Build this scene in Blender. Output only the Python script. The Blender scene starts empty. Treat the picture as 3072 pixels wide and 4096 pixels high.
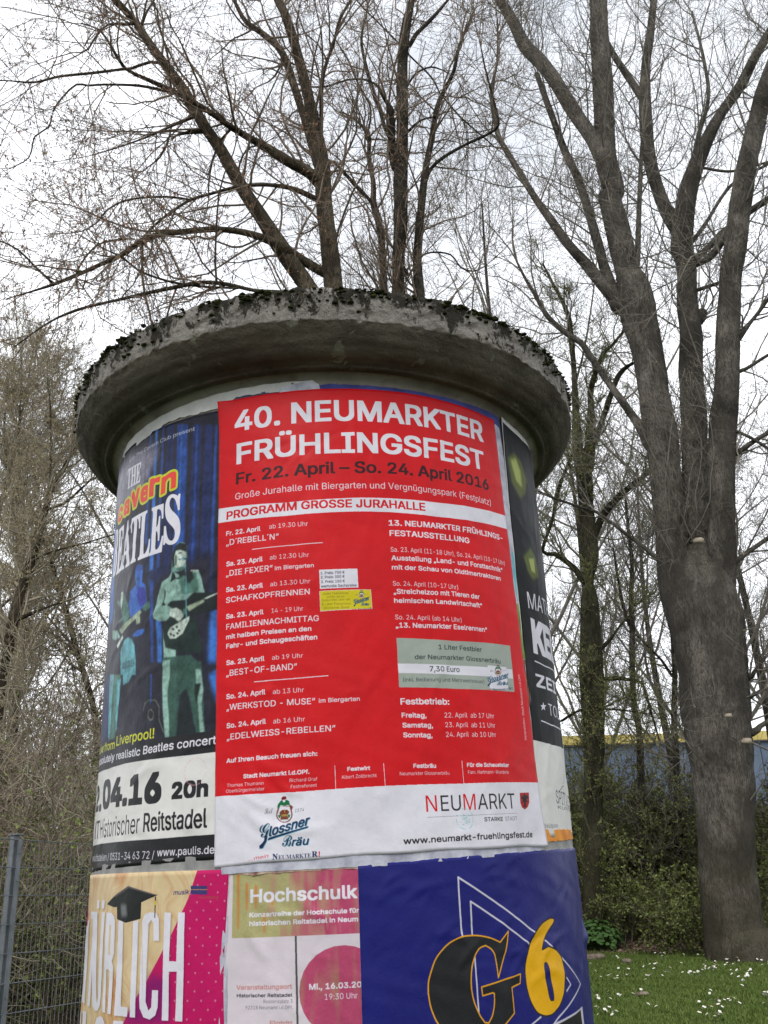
import bpy, bmesh, math, os
import numpy as np
from mathutils import Matrix, Vector

SC = bpy.context.scene
COL = SC.collection
PI = math.pi

# ------------------------------------------------------------------ camera
CAM_Z = 1.55                      # eye height above the ground in front of the column
cam_d = bpy.data.cameras.new('camera')
cam = bpy.data.objects.new('camera', cam_d); COL.objects.link(cam)
RT = Vector((0.99819646, -0.04492072, -0.0398241)); UP = Vector((0.01993793, -0.37765375, 0.92573221)); FW = Vector((0.05662428, 0.92485662, 0.37607701))
m3 = Matrix((RT, UP, -FW)).transposed()
cam.matrix_world = Matrix.Translation((0, 0, CAM_Z)) @ m3.to_4x4()
cam_d.sensor_fit = 'VERTICAL'; cam_d.sensor_height = 24; cam_d.lens = 3895.9 / 4096 * 24
cam_d.clip_start = 0.05; cam_d.clip_end = 2000
SC.camera = cam

# ------------------------------------------------------------------ sky, sun, exposure
SUN_EL, SUN_AZ = math.radians(48), math.radians(200)      # veiled sun high behind the camera (azimuth from north, clockwise)
world = bpy.data.worlds.new('World'); SC.world = world; world.use_nodes = True
nt = world.node_tree; nt.nodes.clear()
N = nt.nodes.new; Lk = nt.links.new
wo = N('ShaderNodeOutputWorld'); bg = N('ShaderNodeBackground'); sky = N('ShaderNodeTexSky')
sky.sky_type = 'NISHITA'; sky.sun_disc = False; sky.sun_elevation = SUN_EL; sky.sun_rotation = SUN_AZ
tc = N('ShaderNodeTexCoord'); mp = N('ShaderNodeMapping'); mp.inputs['Scale'].default_value = (1, 1, 2.2)
nz = N('ShaderNodeTexNoise'); nz.inputs['Scale'].default_value = 1.6; nz.inputs['Detail'].default_value = 5; nz.inputs['Roughness'].default_value = .55
rp = N('ShaderNodeValToRGB'); rp.color_ramp.elements[0].position = .34; rp.color_ramp.elements[1].position = .60
rp.color_ramp.elements[0].color = (5.2, 5.5, 6.05, 1); rp.color_ramp.elements[1].color = (10.2, 10.4, 10.8, 1)   # cloud deck brightness
mx = N('ShaderNodeMix'); mx.data_type = 'RGBA'; mx.inputs[0].default_value = .93                              # almost closed cloud cover
Lk(tc.outputs['Generated'], mp.inputs[0]); Lk(mp.outputs[0], nz.inputs[0]); Lk(nz.outputs[0], rp.inputs[0])
Lk(sky.outputs[0], mx.inputs[6]); Lk(rp.outputs[0], mx.inputs[7]); Lk(mx.outputs[2], bg.inputs[0])
bg.inputs[1].default_value = 0.142
Lk(bg.outputs[0], wo.inputs[0])
sun_d = bpy.data.lights.new('sun', 'SUN'); sun_d.energy = 1.4; sun_d.angle = math.radians(25); sun_d.color = (1, .97, .93)
sun = bpy.data.objects.new('sun', sun_d); COL.objects.link(sun)
sd = Vector((math.sin(SUN_AZ) * math.cos(SUN_EL), math.cos(SUN_AZ) * math.cos(SUN_EL), math.sin(SUN_EL)))
sun.rotation_euler = sd.to_track_quat('Z', 'Y').to_euler()
SC.view_settings.view_transform = 'Standard'; SC.view_settings.look = 'None'; SC.view_settings.gamma = 1
SC.view_settings.exposure = 0.25; SC.view_settings.use_curve_mapping = False

# ------------------------------------------------------------------ helpers
def tag(o, label=None, cat=None, group=None, kind=None):
    if label: o['label'] = label
    if cat: o['category'] = cat
    if group: o['group'] = group
    if kind: o['kind'] = kind
    return o
def empty(name, loc, label, cat, group=None, kind=None):
    o = bpy.data.objects.new(name, None); COL.objects.link(o); o.location = loc; o.empty_display_size = .1
    return tag(o, label, cat, group, kind)
def link(name, me, mats, parent=None):
    if not isinstance(mats, (list, tuple)): mats = [mats]
    for m in mats: me.materials.append(m)
    o = bpy.data.objects.new(name, me); COL.objects.link(o)
    if parent is not None:
        o.parent = parent; o.matrix_parent_inverse = Matrix.Translation(-Vector(parent.location))
    return o
def mesh_np(name, V, F, smooth=False, UV=None, matidx=None):
    """V (n,3), F (m,k) all faces with k corners"""
    V = np.asarray(V, np.float32); F = np.asarray(F, np.int32); k = F.shape[1]
    me = bpy.data.meshes.new(name)
    me.vertices.add(len(V)); me.vertices.foreach_set('co', V.ravel())
    me.loops.add(F.size); me.loops.foreach_set('vertex_index', F.ravel())
    me.polygons.add(len(F)); me.polygons.foreach_set('loop_start', np.arange(0, F.size, k, dtype=np.int32))
    me.polygons.foreach_set('loop_total', np.full(len(F), k, np.int32))
    if smooth: me.polygons.foreach_set('use_smooth', np.ones(len(F), bool))
    if matidx is not None: me.polygons.foreach_set('material_index', np.asarray(matidx, np.int32))
    me.update(calc_edges=True)
    if UV is not None:
        l = me.uv_layers.new(name='UVMap'); l.data.foreach_set('uv', np.asarray(UV, np.float32)[F.ravel()].ravel())
    return me
def s2l(c):
    c = np.asarray(c, float) / 255.; return np.where(c <= .04045, c / 12.92, ((c + .055) / 1.055) ** 2.4)
def l2s(c):
    c = np.clip(c, 0, 1); return np.where(c <= .0031308, c * 12.92, 1.055 * c ** (1 / 2.4) - .055)
def rgba(c): return (*c, 1)

# ---- node material helper
class NM:
    def __init__(s, name, rough=.9, spec=.3):
        s.m = bpy.data.materials.new(name); s.m.use_nodes = True; s.t = s.m.node_tree
        s.b = s.t.nodes['Principled BSDF']; s.b.inputs['Roughness'].default_value = rough
        s.b.inputs['Specular IOR Level'].default_value = spec
    def n(s, t, **kw):
        o = s.t.nodes.new(t)
        for k, v in kw.items():
            if k.startswith('i_'): o.inputs[k[2:].replace('_', ' ')].default_value = v
            else: setattr(o, k, v)
        return o
    def l(s, a, b): s.t.links.new(a, b); return s
    def coord(s, scale=(1, 1, 1), which='Object'):
        c = s.n('ShaderNodeTexCoord'); mpp = s.n('ShaderNodeMapping'); mpp.inputs['Scale'].default_value = scale
        s.l(c.outputs[which], mpp.inputs[0]); return mpp.outputs[0]
    def noise(s, co, scale, detail=6, rough=.6, dist=0):
        o = s.n('ShaderNodeTexNoise'); o.inputs['Scale'].default_value = scale; o.inputs['Detail'].default_value = detail
        o.inputs['Roughness'].default_value = rough; o.inputs['Distortion'].default_value = dist; s.l(co, o.inputs['Vector']); return o.outputs[0]
    def ramp(s, fac, stops):
        o = s.n('ShaderNodeValToRGB'); cr = o.color_ramp
        while len(cr.elements) < len(stops): cr.elements.new(.5)
        for e, (p, c) in zip(cr.elements, stops): e.position = p; e.color = rgba(c) if len(c) == 3 else c
        s.l(fac, o.inputs[0]); return o.outputs[0]
    def mix(s, fac, a, b, mode='MIX'):
        o = s.n('ShaderNodeMix', data_type='RGBA', blend_type=mode)
        for sock, v in ((o.inputs[0], fac), (o.inputs[6], a), (o.inputs[7], b)):
            if isinstance(v, (int, float)): sock.default_value = v
            elif isinstance(v, tuple): sock.default_value = rgba(v)
            else: s.l(v, sock)
        return o.outputs[2]
    def math(s, op, a, b=0):
        o = s.n('ShaderNodeMath', operation=op)
        for sock, v in ((o.inputs[0], a), (o.inputs[1], b)):
            if isinstance(v, (int, float)): sock.default_value = v
            else: s.l(v, sock)
        return o.outputs[0]
    def bump(s, h, strength=.5, dist=.01):
        o = s.n('ShaderNodeBump'); o.inputs['Strength'].default_value = strength; o.inputs['Distance'].default_value = dist
        s.l(h, o.inputs['Height']); s.l(o.outputs[0], s.b.inputs['Normal'])
    def col(s, c): s.l(c, s.b.inputs['Base Color'])
def flat_mat(name, c1, c2, scale=8, rough=.9, bump=0):
    m = NM(name, rough); co = m.coord(); f = m.noise(co, scale)
    m.col(m.ramp(f, [(.35, c1), (.65, c2)]))
    if bump: m.bump(m.noise(co, scale * 4), bump, .01)
    return m.m
def bark_mat(name, lo, hi, moss=(.045, .06, .018), moss_amt=.5, lichen=.0):
    m = NM(name, .95, .1); co = m.coord((9, 9, 1.6)); f = m.noise(co, 2.2, 8, .7, .6)
    c = m.ramp(f, [(.32, tuple(a * .45 for a in lo)), (.47, lo), (.68, hi)])
    c2 = m.coord(); g = m.noise(c2, 2.3, 7, .65); c = m.mix(m.ramp(g, [(.45, (0, 0, 0)), (.7, (.6, .6, .6))]), c, tuple(a * 1.5 for a in hi))
    ge = m.n('ShaderNodeNewGeometry'); sp = m.n('ShaderNodeSeparateXYZ'); m.l(ge.outputs['Normal'], sp.inputs[0])
    k = m.math('ADD', m.math('MULTIPLY', sp.outputs[2], .55), m.noise(c2, 5, 6, .7))
    c = m.mix(m.ramp(k, [(.62, (0, 0, 0)), (.85, (moss_amt,) * 3)]), c, moss)
    if lichen:
        v = m.noise(c2, 14, 4, .6); c = m.mix(m.ramp(v, [(.62, (0, 0, 0)), (.68, (lichen,) * 3)]), c, (.3, .31, .27))
    h2 = m.noise(m.coord((26, 26, 7)), 1.6, 6, .75, .3); c = m.mix(m.ramp(h2, [(.40, (.8, .8, .8)), (.5, (0, 0, 0))]), c, tuple(a * .35 for a in lo))
    c = m.mix(m.ramp(h2, [(.6, (0, 0, 0)), (.66, (.5, .5, .5))]), c, tuple(a * 1.7 for a in hi))
    big = m.noise(m.coord((1, 1, .5)), .9, 5, .6, .8); c = m.mix(m.ramp(big, [(.42, (.75, .75, .75)), (.56, (0, 0, 0))]), c, tuple(a * .5 for a in lo))
    sz = m.n('ShaderNodeSeparateXYZ'); m.l(c2, sz.inputs[0]); low = m.math('ADD', m.math('MULTIPLY', m.math('SUBTRACT', 3.4, sz.outputs[2]), .22), m.noise(c2, 3, 5, .65))
    c = m.mix(m.ramp(low, [(.55, (0, 0, 0)), (.95, (.6, .6, .6))]), c, (.05, .044, .024))      # algae and soil splash at the foot
    m.col(c); m.bump(m.math('ADD', f, m.math('MULTIPLY', h2, .8)), 1.0, .05); return m.m

rng = np.random.default_rng(11)
# ------------------------------------------------------------------ cylinder frame of the column
D = 2.98                # camera to axis
RM = 0.6724744          # shaft radius
def cyl(s, z, off=0.0):
    """arc length s (m, 0 faces the camera), height z relative to the eye -> world"""
    a = np.asarray(s) / RM; r = RM + off
    return np.stack([r * np.sin(a), D - r * np.cos(a), np.asarray(z) + CAM_Z], -1)

# ------------------------------------------------------------------ ground height
def gz(x, y):
    y = np.asarray(y, float); t = np.clip(y - 10, 0, 13)
    return .041 * t + .10 * np.clip(y - 22.5, 0, 4) + .004 * np.clip(y - 23, 0, 400) + 0 * np.asarray(x)

RESIDUE = [[-0.7908,1.305],[-0.7343,1.3277],[-0.6671,1.3376],[-0.5762,1.3305],[-0.5132,1.335],[-0.4327,1.3329],[-0.3523,1.3376],[-0.2271,1.3338],[-0.1585,1.3356],[-0.0926,1.3385],[-0.071,1.3318],[-0.0453,1.3326],[-0.0267,1.3147],[-0.0286,1.2992],[-0.0457,1.2937],[-0.1231,1.2968],[-0.2502,1.3019],[-0.306,1.2807],[-0.3777,1.2831],[-0.4687,1.2926],[-0.572,1.2854],[-0.648,1.2801],[-0.7604,1.2863]]
SCARS = [[9.006,18.249,12.361,0.138],[7.646,18.589,6.778,0.136],[7.636,18.593,3.17,0.087],[7.926,18.634,2.679,0.123]]
TREES = {
'A':[[[-0.086,12.0,7.435,0.165],[-0.142,11.936,8.095,0.141],[-0.24,12.008,8.466,0.127],[-0.54,11.957,8.962,0.128],[-0.923,11.989,9.707,0.108],[-1.242,11.966,10.298,0.102],[-1.552,11.794,10.859,0.089],[-1.803,11.746,11.268,0.086],[-2.136,11.891,12.067,0.082],[-2.409,11.697,12.394,0.073],[-2.708,11.625,12.85,0.066],[-2.981,11.747,13.435,0.056],[-3.248,11.545,13.654,0.052],[-3.649,11.516,14.234,0.038]],[[0.145,11.999,7.432,0.182],[0.157,11.993,7.973,0.159],[0.133,12.033,8.48,0.143],[0.079,11.916,9.177,0.131],[0.023,12.032,9.999,0.127],[-0.0,12.088,10.855,0.118],[-0.132,12.005,11.712,0.096],[-0.273,12.055,12.59,0.085],[-0.419,12.034,13.326,0.08],[-0.564,11.882,13.775,0.073],[-0.688,12.042,14.279,0.067],[-0.883,11.989,14.92,0.051]],[[0.011,12.06,10.427,0.07],[-0.042,12.06,10.422,0.1],[-0.182,11.963,10.517,0.086],[-0.563,11.778,10.621,0.074],[-0.957,11.841,10.994,0.061],[-1.359,11.586,11.071,0.049],[-1.703,11.494,11.299,0.042],[-2.17,11.313,11.48,0.038],[-2.542,11.079,11.487,0.031],[-2.861,10.953,11.578,0.026],[-3.013,10.68,11.711,0.02],[-3.192,10.653,11.995,0.013],[-3.393,10.423,11.868,0.008]],[[0.003,12.081,10.748,0.048],[-0.056,12.081,10.758,0.069],[-0.143,12.257,11.288,0.065],[-0.288,12.367,12.065,0.061],[-0.433,12.292,12.635,0.065],[-0.63,12.421,13.488,0.059],[-0.952,12.518,14.017,0.052],[-1.298,12.754,14.609,0.041],[-1.503,12.692,15.04,0.029],[-1.731,12.792,15.614,0.019]],[[-0.083,12.036,11.391,0.023],[-0.008,12.037,11.459,0.033],[0.013,11.869,11.961,0.033],[0.074,11.814,12.488,0.03],[0.224,11.683,12.894,0.026],[0.345,11.574,13.327,0.026],[0.503,11.555,13.666,0.019],[0.7,11.456,14.018,0.013]],[[0.12,12.003,8.654,0.05],[0.069,12.004,8.664,0.072],[-0.336,11.958,8.92,0.072],[-0.666,11.771,9.049,0.068],[-1.064,11.673,9.16,0.051],[-1.475,11.478,9.09,0.043],[-1.786,11.365,8.983,0.043],[-2.151,11.091,8.709,0.038],[-2.399,10.81,8.395,0.037],[-2.658,10.807,8.151,0.031],[-2.884,10.673,7.906,0.027],[-3.111,10.48,7.605,0.025],[-3.305,10.223,7.283,0.021],[-3.503,10.093,7.092,0.013],[-3.696,9.762,6.75,0.007]],[[0.023,12.032,9.999,0.032],[-0.03,12.032,10.043,0.046],[-0.398,12.006,10.242,0.039],[-0.741,11.84,10.189,0.032],[-1.073,11.658,10.033,0.029],[-1.36,11.496,9.83,0.025],[-1.67,11.566,9.784,0.022],[-1.922,11.487,9.613,0.022],[-2.17,11.118,9.045,0.019],[-2.418,11.148,8.794,0.016],[-2.497,10.982,8.491,0.013],[-2.734,10.756,8.076,0.009]],[[-1.922,11.487,9.626,0.015],[-2.225,11.325,9.54,0.017],[-2.579,11.304,9.503,0.015],[-2.816,11.226,9.377,0.015],[-2.954,10.939,8.98,0.013],[-3.084,11.008,8.842,0.011],[-3.223,10.779,8.507,0.008],[-3.528,10.795,8.483,0.005]],[[-2.411,11.696,12.441,0.026],[-2.632,11.545,12.336,0.025],[-2.908,11.541,12.2,0.022],[-3.067,11.48,12.111,0.021],[-3.387,11.163,11.705,0.021],[-3.809,11.024,11.489,0.019],[-4.03,10.667,11.005,0.015],[-4.255,10.427,10.777,0.01],[-4.492,10.389,10.757,0.008]],[[-2.105,11.339,11.483,0.022],[-2.359,11.219,11.429,0.024],[-2.71,11.238,11.537,0.021],[-3.224,11.24,11.558,0.017],[-3.466,11.258,11.553,0.016],[-3.597,11.132,11.444,0.014],[-3.766,11.094,11.16,0.014],[-3.943,11.284,11.083,0.014],[-3.947,11.184,10.679,0.013],[-4.175,11.309,10.623,0.012],[-4.228,11.328,10.255,0.01],[-4.426,11.176,9.909,0.007]],[[-2.938,11.734,13.37,0.027],[-3.095,11.639,13.234,0.024],[-3.319,11.529,13.107,0.018],[-3.462,11.457,12.803,0.016],[-3.547,11.35,12.37,0.014]],[[-1.772,11.752,11.217,0.03],[-1.835,11.742,11.164,0.043],[-2.064,11.657,11.024,0.025],[-2.161,11.627,10.95,0.012]],[[-1.933,11.825,11.67,0.023],[-2.048,11.993,12.269,0.022],[-2.272,11.934,12.597,0.017],[-2.485,11.97,13.133,0.013],[-2.685,12.092,13.782,0.012],[-2.776,12.042,14.251,0.01]],[[-1.92,11.777,11.483,0.026],[-2.261,11.565,11.071,0.021],[-2.597,11.565,10.868,0.016],[-2.89,11.279,10.426,0.012],[-3.248,11.068,10.062,0.008]],[[-2.26,11.565,11.048,0.013],[-2.266,11.391,10.618,0.014],[-2.372,11.402,10.323,0.012],[-2.631,11.287,9.924,0.007]],[[-2.912,11.716,13.289,0.02],[-2.86,11.73,13.315,0.028],[-2.787,11.676,13.509,0.019],[-2.737,11.887,14.014,0.017],[-2.625,11.987,14.509,0.012]],[[0.142,12.018,8.29,0.033],[0.061,12.019,8.269,0.047],[-0.336,11.77,8.161,0.036],[-0.633,11.79,8.228,0.03],[-0.981,11.601,8.127,0.026],[-1.357,11.473,8.144,0.029],[-1.673,11.225,8.001,0.03],[-1.997,11.128,7.86,0.028],[-2.32,10.93,7.632,0.024],[-2.63,10.513,7.23,0.019],[-3.019,10.21,6.885,0.016],[-3.324,10.097,6.617,0.011],[-3.59,9.871,6.158,0.007]],[[-1.2,11.524,8.113,0.016],[-1.648,11.283,7.974,0.017],[-2.065,11.146,7.955,0.016],[-2.469,10.971,8.012,0.014],[-2.623,10.802,8.073,0.012],[-2.948,10.614,8.154,0.009]],[[-3.329,10.207,7.273,0.016],[-3.508,10.011,7.386,0.014],[-3.677,9.883,7.529,0.011],[-3.875,9.792,7.596,0.008]],[[-1.224,11.968,10.299,0.023],[-1.27,11.861,10.473,0.016],[-1.201,11.824,10.752,0.016],[-1.085,11.888,10.969,0.014],[-0.909,11.684,10.813,0.012]],[[-1.242,11.966,10.298,0.0],[-2.666,11.731,9.049,0.0],[-2.759,11.684,9.095,0.015],[-3.019,11.554,8.955,0.016],[-3.149,11.338,8.71,0.015],[-3.254,11.203,8.414,0.013],[-3.363,11.22,8.161,0.014],[-3.275,11.033,7.803,0.014]]],
'B':[[[1.3,14.944,9.256,0.161],[1.324,14.866,9.9,0.129],[1.356,14.923,10.523,0.117],[1.392,14.983,11.235,0.118],[1.452,14.834,11.805,0.127],[1.489,14.883,12.549,0.136],[1.523,14.882,13.274,0.138],[1.599,14.995,14.128,0.116],[1.625,14.897,14.806,0.12],[1.673,14.992,15.7,0.111],[1.723,14.821,16.337,0.105],[1.819,14.85,16.999,0.094],[1.91,14.914,17.461,0.079],[2.038,14.954,18.035,0.058]],[[1.519,14.882,13.184,0.051],[1.418,14.892,13.209,0.073],[1.356,14.801,13.57,0.073],[1.362,14.662,13.888,0.07],[1.367,14.546,14.266,0.066],[1.3,14.598,14.584,0.044],[1.181,14.476,14.692,0.026],[1.167,14.597,14.969,0.021],[0.903,14.552,15.116,0.021],[0.539,14.329,14.883,0.018],[0.098,14.253,14.629,0.017],[-0.335,14.272,14.665,0.014],[-0.561,14.163,14.703,0.014],[-0.901,14.088,14.888,0.013],[-1.17,13.888,14.674,0.011]],[[1.633,14.911,9.231,0.134],[1.686,14.815,9.863,0.122],[1.716,14.851,10.371,0.103],[1.734,14.97,11.054,0.084],[1.783,14.838,11.635,0.077],[1.926,14.839,12.69,0.072],[2.015,14.844,13.24,0.061],[2.173,14.822,13.966,0.056],[2.301,14.801,14.636,0.051],[2.496,14.893,15.202,0.043],[2.672,14.676,15.457,0.039],[2.832,14.609,16.114,0.031],[3.099,14.785,16.94,0.022],[3.277,14.731,17.307,0.013]],[[1.959,14.837,12.76,0.035],[2.1,14.853,13.175,0.038],[2.341,14.598,13.239,0.032],[2.757,14.537,13.477,0.029],[3.169,14.33,13.542,0.026],[3.325,14.055,13.5,0.021],[3.303,14.094,14.017,0.023],[3.252,14.055,14.352,0.022],[3.152,13.925,14.784,0.017],[3.081,13.796,15.222,0.012]],[[1.723,14.821,16.337,0.035],[1.845,14.806,16.322,0.049],[1.983,14.794,16.6,0.043],[2.328,14.855,17.096,0.041],[2.607,14.865,17.499,0.029],[2.781,14.85,17.745,0.019]],[[1.045,14.964,9.271,0.094],[1.092,15.033,10.014,0.082],[1.095,14.995,10.477,0.069],[1.111,15.173,11.38,0.071],[1.071,15.039,11.97,0.069],[0.991,15.287,12.708,0.065],[1.007,15.265,13.167,0.05],[0.946,15.365,13.895,0.045],[0.968,15.392,14.5,0.04],[0.883,15.411,14.714,0.031],[0.644,15.37,14.951,0.022],[0.399,15.264,15.005,0.015]],[[0.937,15.396,14.503,0.024],[1.035,15.578,15.398,0.022],[0.804,15.582,16.06,0.022],[0.606,15.747,16.911,0.019],[0.333,15.968,17.809,0.013],[0.079,16.06,18.592,0.01]],[[1.58,14.967,13.914,0.031],[1.438,14.981,13.886,0.044],[1.282,15.056,14.338,0.039],[1.201,15.292,15.116,0.043],[1.093,15.296,15.523,0.043],[0.942,15.401,16.542,0.035],[0.904,15.488,17.28,0.029],[1.038,15.733,18.225,0.02],[1.119,15.706,18.651,0.013]],[[1.602,14.983,14.212,0.021],[1.69,14.973,14.184,0.03],[1.97,14.922,14.443,0.021],[2.272,14.694,14.338,0.018],[2.439,14.582,14.344,0.012]],[[1.649,14.945,15.253,0.019],[1.711,14.938,15.282,0.027],[1.954,15.002,15.753,0.022],[2.289,15.1,16.044,0.019],[2.542,14.969,15.804,0.012]],[[2.42,14.859,15.008,0.014],[2.262,15.024,15.698,0.018],[1.88,15.201,16.462,0.019],[1.592,15.276,17.008,0.019],[1.207,15.401,17.711,0.016],[0.92,15.284,17.97,0.016],[0.744,15.486,18.521,0.01]],[[2.462,14.852,14.962,0.014],[2.767,14.805,14.41,0.018],[3.124,14.433,13.528,0.014],[3.326,14.391,13.234,0.01]],[[1.066,15.191,12.448,0.03],[0.868,15.094,12.692,0.035],[0.644,15.114,13.0,0.038],[0.416,15.04,13.267,0.032],[0.217,15.01,13.498,0.023]],[[1.738,14.938,11.166,0.016],[1.993,14.905,11.258,0.018],[2.305,14.58,10.96,0.016],[2.463,14.489,10.612,0.016],[2.661,14.412,10.473,0.013],[2.867,14.31,10.51,0.009],[3.073,14.179,10.622,0.007]],[[1.37,14.945,10.79,0.029],[1.522,14.931,10.792,0.042],[1.39,15.009,11.153,0.042],[1.325,14.951,11.348,0.037]]],
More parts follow.
